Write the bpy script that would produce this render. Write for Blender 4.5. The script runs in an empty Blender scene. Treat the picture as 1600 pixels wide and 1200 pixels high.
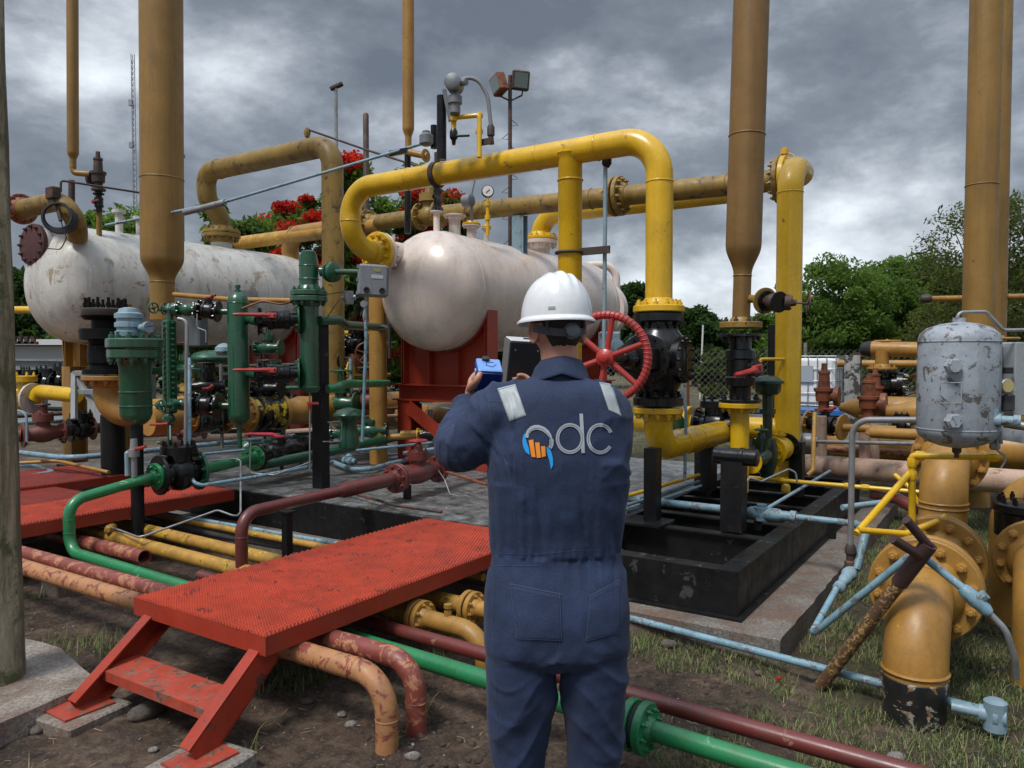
import bpy, math, random
import numpy as np
from mathutils import Vector as Vec, Matrix, Quaternion, noise as mnoise
from mathutils.bvhtree import BVHTree
R = math.radians
rnd = random.Random(7)
scene = bpy.context.scene
COL = scene.collection

# ---------------------------------------------------------------- camera
CAMZ = 1.6; FPX = 1200.0; TH = math.atan(40/1200.0)
cd = bpy.data.cameras.new('camera'); cam = bpy.data.objects.new('camera', cd); COL.objects.link(cam)
cd.sensor_width = 36; cd.lens = 27.0; cd.clip_end = 3000; cd.clip_start = 0.05
cam.location = (0, 0, CAMZ); cam.rotation_euler = (math.pi/2 - TH, 0, 0)
scene.camera = cam
# ---------------------------------------------------------------- world: overcast sky with broken cloud
world = bpy.data.worlds.new('World'); scene.world = world; world.use_nodes = True
SUN_EL, SUN_AZ = R(58), R(220)
def build_world():
    nt = world.node_tree; N = nt.nodes; L = nt.links; N.clear()
    out = N.new('ShaderNodeOutputWorld'); bg = N.new('ShaderNodeBackground'); L.new(bg.outputs[0], out.inputs[0])
    tc = N.new('ShaderNodeTexCoord'); sep = N.new('ShaderNodeSeparateXYZ'); L.new(tc.outputs['Generated'], sep.inputs[0])
    def M(op, a, b=None, c=None):
        n = N.new('ShaderNodeMath'); n.operation = op
        for i, x in enumerate((a, b, c)):
            if x is None: continue
            if isinstance(x, (int, float)): n.inputs[i].default_value = x
            else: L.new(x, n.inputs[i])
        return n.outputs[0]
    zc = M('MAXIMUM', sep.outputs[2], 0.0)
    def noise(scale, det, rough, dist, off):
        mp = N.new('ShaderNodeMapping'); L.new(tc.outputs['Generated'], mp.inputs[0]); mp.inputs['Location'].default_value = off
        mp.inputs['Scale'].default_value = (1.0, 1.0, 1.9)
        n = N.new('ShaderNodeTexNoise'); n.inputs['Scale'].default_value = scale; n.inputs['Detail'].default_value = det
        n.inputs['Roughness'].default_value = rough; n.inputs['Distortion'].default_value = dist
        L.new(mp.outputs[0], n.inputs['Vector']); return n.outputs['Fac']
    n1 = noise(3.3, 10, .56, .12, (5.3, 2.9, 1.4)); n2 = noise(7.0, 9, .60, .1, (7.7, 2.2, 0)); n3 = noise(1.5, 3, .5, 0, (1.3, 8.4, 0))
    s = M('ADD', M('MULTIPLY', n1, .55), M('ADD', M('MULTIPLY', n2, .25), M('MULTIPLY', n3, .30)))
    hz = M('MULTIPLY', M('MAXIMUM', M('SUBTRACT', .22, zc), 0.0), .42)          # paler towards the horizon
    s = M('ADD', s, hz)
    rp = N.new('ShaderNodeValToRGB'); L.new(s, rp.inputs[0]); e = rp.color_ramp.elements
    e[0].position = .485; e[0].color = (.115, .135, .165, 1); e[1].position = .72; e[1].color = (.72, .77, .82, 1)
    a = e.new(.55); a.color = (.175, .20, .235, 1); a = e.new(.595); a.color = (.27, .30, .34, 1); a = e.new(.65); a.color = (.46, .50, .545, 1)
    sky = N.new('ShaderNodeTexSky'); sky.sky_type = 'NISHITA'; sky.sun_disc = False; sky.sun_elevation = SUN_EL; sky.sun_rotation = SUN_AZ
    sk = N.new('ShaderNodeVectorMath'); sk.operation = 'SCALE'; L.new(sky.outputs[0], sk.inputs[0]); sk.inputs[3].default_value = .10
    mx = N.new('ShaderNodeMixRGB'); mx.inputs[0].default_value = .93; L.new(sk.outputs[0], mx.inputs[1]); L.new(rp.outputs[0], mx.inputs[2])
    up = N.new('ShaderNodeMapRange'); L.new(sep.outputs[2], up.inputs[0]); up.inputs[1].default_value = .42; up.inputs[2].default_value = .95
    up.inputs[3].default_value = 1.0; up.inputs[4].default_value = 4.0                  # an overcast zenith is brighter than its horizon
    sc = N.new('ShaderNodeVectorMath'); sc.operation = 'SCALE'; L.new(mx.outputs[0], sc.inputs[0]); L.new(up.outputs[0], sc.inputs[3])
    L.new(sc.outputs[0], bg.inputs[0]); bg.inputs[1].default_value = 1.0
build_world()
sd = bpy.data.lights.new('sun', 'SUN'); sd.energy = 2.1; sd.angle = R(14); sd.color = (1, .965, .91)
sun = bpy.data.objects.new('sun', sd); COL.objects.link(sun)
sun.rotation_euler = Vec((math.sin(R(-40))*math.cos(SUN_EL), -math.cos(R(-40))*math.cos(SUN_EL), math.sin(SUN_EL))).to_track_quat('Z', 'Y').to_euler()
vs = scene.view_settings; vs.view_transform = 'Standard'; vs.look = 'None'; vs.exposure = 0.42; vs.gamma = 1; vs.use_curve_mapping = False

# ---------------------------------------------------------------- where things stand (metres; x right, y away, z up)
def ray(px, py):
    rx = (px-800)/FPX; ry = (600-py)/FPX
    return Vec((rx, math.cos(TH)+ry*math.sin(TH), -math.sin(TH)+ry*math.cos(TH)))
def D(px, py, d):                       # point at distance d ahead
    r = ray(px, py); return Vec((0, 0, CAMZ)) + r*(d/r.y)
def G(px, py, z=0.0):                   # point at height z
    r = ray(px, py); return Vec((0, 0, CAMZ)) + r*((z-CAMZ)/r.z)
UU = Vec((.55, .835, 0)).normalized(); VV = Vec((UU.y, -UU.x, 0)); ZZ = Vec((0, 0, 1))
def AB(a, b, z=0.0): return VV*a + UU*b + ZZ*z      # plant grid: a along the pipes on the ground, b along the vessels
def toAB(p): return p.dot(VV), p.dot(UU), p.z
def run(p, d, px):                      # walk from p along horizontal d until column px
    k = (px-800)/FPX                    # approx (pitch is small): x = k*y'
    c, s = math.cos(TH), math.sin(TH)
    # depth along view = y*c - (z-CAMZ)*s
    z0 = p.z-CAMZ
    # p.x + t d.x = k*((p.y+t d.y)*c - (z0 + t d.z)*s)
    t = (k*(p.y*c - z0*s) - p.x)/(d.x - k*(d.y*c - d.z*s))
    return p + d*t
def rise(p, py):                        # same place, height that shows at row py
    q = D(0, py, p.y); return Vec((p.x, p.y, q.z))

# ---------------------------------------------------------------- mesh helpers
def frame(d):
    d = Vec(d).normalized(); h = Vec((0, 0, 1)) if abs(d.z) < .95 else Vec((1, 0, 0))
    x = h.cross(d).normalized(); y = d.cross(x).normalized(); return x, y, d
class MB:
    def __init__(s): s.v = []; s.f = []
    def add(s, v, f):
        o = len(s.v); s.v += [tuple(p) for p in v]; s.f += [tuple(i+o for i in q) for q in f]; return s
    def rings(s, rings, cap0=True, cap1=True):
        n = len(rings[0]); v = [p for r in rings for p in r]; f = []
        for k in range(len(rings)-1):
            for i in range(n):
                j = (i+1) % n; f.append((k*n+i, k*n+j, (k+1)*n+j, (k+1)*n+i))
        if cap0: f.append(tuple(range(n-1, -1, -1)))
        if cap1: f.append(tuple((len(rings)-1)*n+i for i in range(n)))
        return s.add(v, f)
    def lathe(s, p, d, prof, n=24, caps=True):
        x, y, z = frame(d); p = Vec(p); rs = []
        for (h, r) in prof:
            r = max(r, 1e-4); rs.append([p + z*h + x*(r*math.cos(2*math.pi*i/n)) + y*(r*math.sin(2*math.pi*i/n)) for i in range(n)])
        return s.rings(rs, caps, caps)
    def cyl(s, a, b, r, n=20): a = Vec(a); b = Vec(b); return s.lathe(a, b-a, [(0, r), ((b-a).length, r)], n)
    def tube(s, pts, r, fil=0.0, n=20, caps=True, seg=8):
        pts = [Vec(p) for p in pts]; c = [pts[0]]
        for i in range(1, len(pts)-1):
            a, b, d = pts[i-1], pts[i], pts[i+1]; u = (a-b); w = (d-b); lu, lw = u.length, w.length; u.normalize(); w.normalize()
            ang = u.angle(w, math.pi)
            if fil <= 0 or ang > math.pi-.02: c.append(b); continue
            t = min(fil/math.tan(ang/2), lu*.49 if i > 1 else lu*.98, lw*.49 if i < len(pts)-2 else lw*.98); rr = t*math.tan(ang/2)
            bis = (u+w).normalized(); o = b + bis*(rr/math.sin(ang/2)); s0 = (b+u*t)-o; e0 = (b+w*t)-o
            tot = s0.angle(e0); ax = s0.cross(e0)
            if ax.length < 1e-9: c.append(b); continue
            ax.normalize()
            for k in range(seg+1): c.append(o + Quaternion(ax, tot*k/seg) @ s0)
        c.append(pts[-1]); rs = []; X = None
        R0 = r if callable(r) else (lambda q: r); m = len(c)
        cum = [0.0]
        for i in range(1, m): cum.append(cum[-1]+(c[i]-c[i-1]).length)
        for i in range(m):
            t = (c[min(i+1, m-1)]-c[max(i-1, 0)])
            if t.length < 1e-9: t = Vec((0, 0, 1))
            t.normalize()
            if X is None: X, Y, _ = frame(t)
            X = (X - t*X.dot(t)).normalized(); Y = t.cross(X)
            q = R0(cum[i]/max(cum[-1], 1e-9)); rs.append([c[i] + X*(q*math.cos(2*math.pi*k/n)) + Y*(q*math.sin(2*math.pi*k/n)) for k in range(n)])
        return s.rings(rs, caps, caps)
    def box(s, c, sx, sy, sz, X=(1, 0, 0), Y=(0, 1, 0), Z=(0, 0, 1), bev=0.0):
        c = Vec(c); X = Vec(X).normalized()*(sx/2); Y = Vec(Y).normalized()*(sy/2); Z = Vec(Z).normalized()*(sz/2)
        if bev <= 0:
            v = [c + X*i + Y*j + Z*k for k in (-1, 1) for j in (-1, 1) for i in (-1, 1)]
            return s.add(v, [(0, 2, 3, 1), (4, 5, 7, 6), (0, 1, 5, 4), (2, 6, 7, 3), (0, 4, 6, 2), (1, 3, 7, 5)])
        bx, by, bz = [1-min(.49, bev/m)*2 for m in (sx, sy, sz)]
        def ring(kx, ky, z):                # octagonal ring in XY
            o = []
            for (i, j) in ((1, 1), (-1, 1), (-1, -1), (1, -1)):
                pr = [(i*kx, j*ky*(1-(1-by))), (i*kx*(1-(1-bx)), j*ky)]
                if i*j < 0: pr.reverse()
                o += [c + X*q[0] + Y*q[1] + Z*z for q in pr]
            return o
        return s.rings([ring(bx, by, -1), ring(1, 1, -bz), ring(1, 1, bz), ring(bx, by, 1)])
    def beam(s, a, b, w, h, up=(0, 0, 1)):
        a = Vec(a); b = Vec(b); d = (b-a); L = d.length; d.normalize(); side = Vec(up).cross(d).normalized(); u = d.cross(side)
        return s.box((a+b)/2, L, w, h, d, side, u)
    def ibeam(s, a, b, w, h, t=.012, up=(0, 0, 1)):
        a = Vec(a); b = Vec(b); d = (b-a).normalized(); side = Vec(up).cross(d).normalized(); u = d.cross(side)
        for o in (h/2-t/2, -h/2+t/2): s.beam(a+u*o, b+u*o, w, t, up)
        return s.beam(a, b, t, h-2*t, up)
    def prism(s, poly, z0, z1): # poly: xy list
        n = len(poly); v = [(p[0], p[1], z0) for p in poly]+[(p[0], p[1], z1) for p in poly]
        return s.add(v, [tuple(range(n-1, -1, -1)), tuple(range(n, 2*n))]+[(i, (i+1) % n, n+(i+1) % n, n+i) for i in range(n)])
    def torus(s, p, d, Rr, r, n=32, m=10, a0=0, a1=2*math.pi, sx=1):
        x, y, z = frame(d); p = Vec(p); full = abs(a1-a0-2*math.pi) < 1e-6; rs = []
        for i in range(n + (0 if full else 1)):
            a = a0+(a1-a0)*i/n; rd = x*math.cos(a)*sx+y*math.sin(a)
            rs.append([p + rd*Rr + rd*(r*math.cos(2*math.pi*k/m)) + z*(r*math.sin(2*math.pi*k/m)) for k in range(m)])
        if not full: return s.rings(rs)
        nn = len(rs); v = [q for w in rs for q in w]
        return s.add(v, [(i*m+k, ((i+1) % nn)*m+k, ((i+1) % nn)*m+(k+1) % m, i*m+(k+1) % m) for i in range(nn) for k in range(m)])
def mkmesh(name, v, f, mat, off=(0, 0, 0), smooth=35):
    me = bpy.data.meshes.new(name); o = Vec(off)
    me.from_pydata([(p[0]-o.x, p[1]-o.y, p[2]-o.z) for p in v], [], f)
    if mat is not None: me.materials.append(mat)
    if smooth: me.shade_smooth(); me.set_sharp_from_angle(angle=R(smooth))
    me.update(); return me
LOC = {}
def rootloc(o):
    while o.parent is not None: o = o.parent
    return LOC.get(o.name, Vec((0, 0, 0)))
def tagit(o, label=None, cat=None, group=None, kind=None):
    if label: o['label'] = label
    if cat: o['category'] = cat
    if group: o['group'] = group
    if kind: o['kind'] = kind
    return o
def T(name, label, cat, loc, group=None):
    o = bpy.data.objects.new(name, None); COL.objects.link(o); o.location = loc; o.empty_display_size = .1; LOC[o.name] = Vec(loc)
    return tagit(o, label, cat, group)
def P(name, mb, mat, parent, smooth=35, label=None):
    me = mkmesh(name, mb.v, mb.f, mat, rootloc(parent), smooth); o = bpy.data.objects.new(name, me); COL.objects.link(o); o.parent = parent
    if label: o['label'] = label
    return o
def S(name, mb, mat, label, cat, group=None, kind=None, smooth=35):
    a = np.array(mb.v); c = (a.min(0)+a.max(0))/2; loc = Vec((c[0], c[1], a[:, 2].min()))
    me = mkmesh(name, mb.v, mb.f, mat, loc, smooth); o = bpy.data.objects.new(name, me); COL.objects.link(o); o.location = loc; LOC[o.name] = loc
    return tagit(o, label, cat, group, kind)

# ---------------------------------------------------------------- materials
MATS = {}
def nodes(name):
    m = bpy.data.materials.new(name); m.use_nodes = True; nt = m.node_tree; nt.nodes.clear()
    out = nt.nodes.new('ShaderNodeOutputMaterial'); b = nt.nodes.new('ShaderNodeBsdfPrincipled'); nt.links.new(b.outputs[0], out.inputs[0])
    MATS[name] = m; return m, nt, b
def nz(nt, scale, det=5, rough=.6, vec=None, dist=0, stretch=None):
    tc = nt.nodes.new('ShaderNodeTexCoord'); v = tc.outputs['Object']
    if stretch:
        mp = nt.nodes.new('ShaderNodeMapping'); mp.inputs['Scale'].default_value = stretch; nt.links.new(v, mp.inputs[0]); v = mp.outputs[0]
    n = nt.nodes.new('ShaderNodeTexNoise'); n.inputs['Scale'].default_value = scale; n.inputs['Detail'].default_value = det
    n.inputs['Roughness'].default_value = rough; n.inputs['Distortion'].default_value = dist; nt.links.new(v, n.inputs['Vector']); return n.outputs['Fac']
def ramp(nt, fac, stops):
    r = nt.nodes.new('ShaderNodeValToRGB'); nt.links.new(fac, r.inputs[0]); e = r.color_ramp.elements
    e[0].position, c = stops[0][0], stops[0][1]; e[0].color = (*c, 1) if len(c) == 3 else c
    e[1].position, c = stops[-1][0], stops[-1][1]; e[1].color = (*c, 1)
    for p, c in stops[1:-1]: x = e.new(p); x.color = (*c, 1)
    return r.outputs[0]
def mix(nt, fac, a, b, mode='MIX'):
    m = nt.nodes.new('ShaderNodeMixRGB'); m.blend_type = mode
    for i, x in enumerate((fac, a, b)):
        if isinstance(x, (int, float)): m.inputs[i].default_value = x
        elif isinstance(x, tuple): m.inputs[i].default_value = (*x, 1)
        else: nt.links.new(x, m.inputs[i])
    return m.outputs[0]
def bump(nt, b, h, st=.3, dist=.01):
    n = nt.nodes.new('ShaderNodeBump'); n.inputs['Strength'].default_value = st; n.inputs['Distance'].default_value = dist
    nt.links.new(h, n.inputs['Height']); nt.links.new(n.outputs[0], b.inputs['Normal'])
W3 = (1, 1, 1)
def paint(name, col, rough=.35, chip=None, chipamt=.0, chip2=None, grime=.35, metal=0.0, scale=1.0, grimecol=(.10, .07, .045), coat=0.0, spec=.5, streak=.35):
    """Painted steel: tone drift, dust and streaks, chips through to an older coat."""
    m, nt, b = nodes(name)
    base = mix(nt, ramp(nt, nz(nt, 2.2*scale, 4), [(.35, (0, 0, 0)), (.65, W3)]), tuple(c*.86 for c in col), tuple(min(1, c*1.1) for c in col))
    if chip is not None and chipamt > 0:
        t = .665-.30*chipamt
        f = ramp(nt, nz(nt, 7*scale, 9, .68, dist=.6), [(t, (0, 0, 0)), (t+.025, W3)])
        cc = chip if chip2 is None else mix(nt, ramp(nt, nz(nt, 19*scale, 4), [(.52, (0, 0, 0)), (.58, W3)]), chip, chip2)
        base = mix(nt, f, base, cc)
    g = ramp(nt, nz(nt, 5*scale, 10, .72, dist=.4), [(.46, (0, 0, 0)), (.74, (grime, grime, grime))])
    base = mix(nt, g, base, grimecol)
    if streak > 0:
        sk = ramp(nt, nz(nt, 9, 6, .7, stretch=(1, 1, .07)), [(.5, (0, 0, 0)), (.72, (streak,)*3)]); base = mix(nt, sk, base, tuple(.5*q for q in grimecol))
    fine = ramp(nt, nz(nt, 60, 6, .7), [(.3, (.82, .82, .82)), (.7, W3)])
    base = mix(nt, 1.0, base, fine, 'MULTIPLY')
    nt.links.new(base, b.inputs['Base Color'])
    r = ramp(nt, nz(nt, 9*scale, 6, .6), [(.3, (max(.08, rough-.1),)*3), (.7, (min(1, rough+.18),)*3)]); nt.links.new(r, b.inputs['Roughness'])
    b.inputs['Metallic'].default_value = metal; b.inputs['Specular IOR Level'].default_value = spec; b.inputs['Coat Weight'].default_value = coat; b.inputs['Coat Roughness'].default_value = .18
    bump(nt, b, nz(nt, 26, 8, .65), .22, .004)
    return m
RUST = (.14, .045, .02); DRUST = (.055, .022, .014)
YEL = paint('safety_yellow_paint', (.74, .44, .006), .28, (.30, .16, .03), .08, grime=.12, coat=.35, grimecol=(.22, .12, .02), streak=.2)
MUS = paint('mustard_paint', (.40, .205, .038), .42, (.22, .10, .04), .10, grime=.42)
MUSD = paint('weathered_mustard_paint', (.29, .18, .035), .5, (.20, .12, .03), .35, DRUST, grime=.55, grimecol=(.07, .055, .02))
OCH = paint('ochre_stack_paint', (.30, .168, .038), .45, grime=.22, chip=(.16, .08, .03), chipamt=.03)
CHY = paint('chipped_yellow_pipe_paint', (.47, .25, .045), .45, (.60, .40, .03), .36, RUST, grime=.6, scale=1.7, streak=0)
SAL = paint('salmon_orange_pipe_paint', (.46, .215, .09), .5, (.22, .05, .035), .44, (.30, .09, .06), grime=.45, scale=2.0, streak=0)
SALR = paint('peeling_red_pipe_paint', (.25, .055, .042), .45, (.46, .20, .10), .46, (.30, .12, .08), grime=.4, scale=2.2, streak=0)
MAR = paint('maroon_pipe_paint', (.15, .028, .024), .34, (.30, .16, .10), .08, grime=.35, coat=.2)
RUSTP = paint('rusty_brown_valve_paint', (.26, .075, .03), .5, (.12, .04, .02), .4, grime=.4)
GRN = paint('dark_green_paint', (.010, .085, .040), .26, (.03, .12, .08), .05, grime=.18, coat=.4)
GRN2 = paint('bright_green_pipe_paint', (.015, .21, .072), .32, (.25, .42, .28), .12, grime=.22, coat=.3)
DGRN = paint('deep_green_paint', (.006, .04, .022), .3, grime=.2, coat=.2)  # deeper green coat for the dome actuator and the small valve beside it
BLK = paint('gloss_black_paint', (.006, .007, .008), .24, (.04, .035, .03), .10, grime=.3, grimecol=(.02, .016, .012), coat=.12, spec=.35)
BLK2 = paint('dull_black_casting', (.004, .0045, .005), .5, (.03, .025, .02), .1, grime=.3, grimecol=(.012, .01, .008), spec=.18)
BLKM = paint('skid_black_paint', (.0065, .007, .008), .42, (.06, .06, .06), .16, grime=.35, grimecol=(.035, .03, .026), spec=.3)
REDD = paint('dull_dark_red_paint', (.27, .035, .022), .5, (.10, .025, .02), .2, grime=.6, grimecol=(.07, .03, .025), scale=1.6, streak=0)
REDS = paint('red_oxide_steel_paint', (.36, .034, .013), .42, (.10, .04, .03), .06, grime=.22)
REDP = paint('red_platform_paint', (.47, .058, .024), .42, (.16, .03, .022), .20, (.09, .03, .025), grime=.55, grimecol=(.09, .03, .025), scale=1.6, streak=0)
REDW = paint('worn_red_step_paint', (.45, .062, .035), .45, (.26, .12, .08), .44, (.13, .06, .045), grime=.5, scale=2.2)
REDH = paint('red_handwheel_paint', (.42, .030, .025), .38, (.08, .03, .03), .10, grime=.2, coat=.2)
LBL = paint('light_blue_line_paint', (.20, .35, .43), .45, (.14, .15, .155), .42, (.36, .42, .45), grime=.5, scale=2.2, grimecol=(.07, .07, .065))
PALB = paint('pale_blue_grey_paint', (.25, .37, .44), .45, (.10, .12, .13), .3, grime=.3)
GRY = paint('grey_tank_paint', (.34, .38, .43), .5, (.11, .10, .10), .40, (.20, .19, .18), grime=.25, scale=2.2)
GRYB = paint('grey_cast_housing', (.22, .24, .26), .42, grime=.25, metal=.3)
GALV = paint('galvanised_steel', (.36, .37, .38), .42, (.2, .2, .2), .2, grime=.3, metal=.55)
WHV = paint('stained_white_vessel_paint', (.66, .645, .60), .36, (.36, .29, .20), .30, (.50, .46, .40), grime=.75, grimecol=(.42, .39, .33), scale=.6, streak=.6)
PNK = paint('off_white_vessel_paint', (.73, .62, .55), .26, grime=.16, grimecol=(.45, .38, .32), scale=.6, coat=.3)
PNKP = paint('faded_pink_pipe_paint', (.50, .34, .25), .5, (.32, .14, .09), .3, grime=.35)
DMET = paint('dark_rusted_steel', (.05, .035, .03), .6, RUST, .4, grime=.3)
RST = paint('flaking_rust', (.11, .048, .022), .8, (.40, .25, .08), .52, (.03, .018, .014), grime=.5, scale=4.5)
CONC_ = None
def plain(name, col, rough=.5, metal=0, **k):
    m, nt, b = nodes(name); f = nz(nt, 40, 4)
    nt.links.new(mix(nt, f, tuple(c*.85 for c in col), tuple(min(1, c*1.12) for c in col)), b.inputs['Base Color'])
    b.inputs['Roughness'].default_value = rough; b.inputs['Metallic'].default_value = metal; return m
GASK = plain('black_gasket', (.02, .02, .02), .8)
RUBB = plain('black_rubber', (.018, .018, .02), .6)
def concrete(name, col=(.27, .235, .20), sc=1.0):
    m, nt, b = nodes(name)
    c = ramp(nt, nz(nt, 3*sc, 10, .7), [(.3, tuple(x*.45 for x in col)), (.5, col), (.72, tuple(x*1.4 for x in col))])
    sp = ramp(nt, nz(nt, 60*sc, 8, .85), [(.38, (.35, .33, .3)), (.52, W3), (.64, (1.5, 1.5, 1.5))]); c = mix(nt, 1.0, c, sp, 'MULTIPLY')
    red = ramp(nt, nz(nt, 2.2, 8, .7), [(.47, (0, 0, 0)), (.58, (.65, .65, .65))]); c = mix(nt, red, c, (.13, .07, .045))
    nt.links.new(c, b.inputs['Base Color']); b.inputs['Roughness'].default_value = .9; bump(nt, b, nz(nt, 45, 10, .75), .8, .01); return m
CONC = concrete('old_concrete'); CONC2 = concrete('stained_concrete', (.17, .15, .13))
def checker_plate():
    m, nt, b = nodes('worn_checker_plate')
    c = ramp(nt, nz(nt, 7.0, 12, .8), [(.38, (.045, .04, .036)), (.5, (.16, .16, .155)), (.66, (.36, .36, .36))])
    nt.links.new(c, b.inputs['Base Color']); b.inputs['Metallic'].default_value = .35
    tc = nt.nodes.new('ShaderNodeTexCoord'); v = nt.nodes.new('ShaderNodeTexVoronoi'); v.inputs['Scale'].default_value = 34; v.feature = 'F1'
    nt.links.new(tc.outputs['Object'], v.inputs['Vector']); bump(nt, b, ramp(nt, v.outputs['Distance'], [(.2, W3), (.5, (0, 0, 0))]), .55, .006)
    nt.links.new(ramp(nt, nz(nt, 6, 6), [(.3, (.32,)*3), (.7, (.6,)*3)]), b.inputs['Roughness']); return m
CHK = checker_plate()

# ---------------------------------------------------------------- piping vocabulary
def arc(x, n=9): return [math.pi/2*i/(n-1) for i in range(n)]
BOLT = {}
def bolt_mesh(r, mat):
    k = (round(r, 4), mat.name)
    if k not in BOLT:
        m = MB(); m.lathe((0, 0, 0), (0, 0, 1), [(0, r*1.25), (r*.12, r*1.3), (r*.16, r), (r*1.1, r), (r*1.25, r*.85)], 6); m.lathe((0, 0, r*1.2), (0, 0, 1), [(0, r*.5), (r*.9, r*.5), (r*1.0, r*.4)], 8)
        BOLT[k] = mkmesh('bolt', m.v, m.f, mat, smooth=25)
    return BOLT[k]
def flange(parent, p, d, pr, fr=None, th=None, mat=YEL, nb=8, bolts=True, bmat=None, name='flange', hub=True, blind=False, a0=.2, bs=None):
    """A flange disc with its face at p, its hub and nuts towards +d. bolts: True own objects, 'm' in the mesh."""
    p = Vec(p); d = Vec(d).normalized(); fr = fr or pr*1.85; th = th or max(.012, pr*.28); m = MB(); n = 36 if fr > .06 else 24
    c = th*.12
    prof = [(0, fr-c), (c, fr), (th-c, fr), (th, fr-c)]
    if hub and not blind: prof += [(th+.001, pr*1.32), (th+pr*.25, pr*1.25), (th+pr*.55, pr*1.03), (th+pr*.56, pr*.9)]
    m.lathe(p, d, prof, n); br = bs or fr*.105; x, y, z = frame(d); rad = (fr+pr*1.2)/2 if not blind else fr*.8
    if bolts == 'm':
        for i in range(nb):
            a = a0+2*math.pi*i/nb; m.lathe(p+d*th+(x*math.cos(a)+y*math.sin(a))*rad, d, [(0, br), (br*1.1, br), (br*1.2, br*.55), (br*2.0, br*.5)], 6)
    o = P(name, m, mat, parent)
    if bolts is True:
        me = bolt_mesh(br, bmat or mat); off = rootloc(parent); q = d.to_track_quat('Z', 'Y')
        for i in range(nb):
            a = a0+2*math.pi*i/nb; b = bpy.data.objects.new('bolt', me); COL.objects.link(b); b.parent = o
            b.location = p+d*th+(x*math.cos(a)+y*math.sin(a))*rad-off; b.rotation_mode = 'QUATERNION'; b.rotation_quaternion = q
    return o
def pipe(name, pts, r, mat, label, cat='pipe', fil=None, group=None, n=20, fl=(), welds=(), ends=True):
    """A run of pipe; fl: (point, direction, dict) flanges on it; welds: points+dirs of weld beads."""
    t = T(name, label, cat, min(pts, key=lambda q: q.z).copy() if not isinstance(pts[0], tuple) else pts[0], group)
    m = MB().tube(pts, r, r*3 if fil is None else fil, n)
    for (p, d) in welds: m.torus(p, d, r*1.0, r*.06, 24, 6)
    P('tube', m, mat, t)
    for (p, d, k) in fl:
        k = dict(k); k.setdefault('mat', mat); flange(t, p, d, r, **k)
    return t
def rod(name, pts, r, mat, label, cat='pipe', fil=None, group=None, n=12):
    return S(name, MB().tube(pts, r, r*3 if fil is None else fil, n), mat, label, cat, group)
def handwheel(parent, p, d, Rr, r, mat, spokes=4, lumps=False, name='handwheel', a0=.3):
    m = MB(); x, y, z = frame(d); m.torus(p, d, Rr, r, 40, 10)
    if lumps:
        for i in range(60):
            a = 2*math.pi*i/60; rd = x*math.cos(a)+y*math.sin(a); m.torus(Vec(p)+rd*Rr, z.cross(rd)+rd*.25, r*1.0, r*.16, 12, 5)
    for i in range(spokes):
        a = a0+2*math.pi*i/spokes; rd = x*math.cos(a)+y*math.sin(a); m.cyl(Vec(p)+rd*Rr*.1-z*r*.5, Vec(p)+rd*(Rr-r*.3), r*.75, 10)
    m.lathe(Vec(p)-z*r*1.6, z, [(0, r*1.6), (r*.3, r*2.2), (r*2.6, r*2.2), (r*3, r*1.4), (r*3.6, r*.9)], 18)
    return P(name, m, mat, parent)
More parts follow.
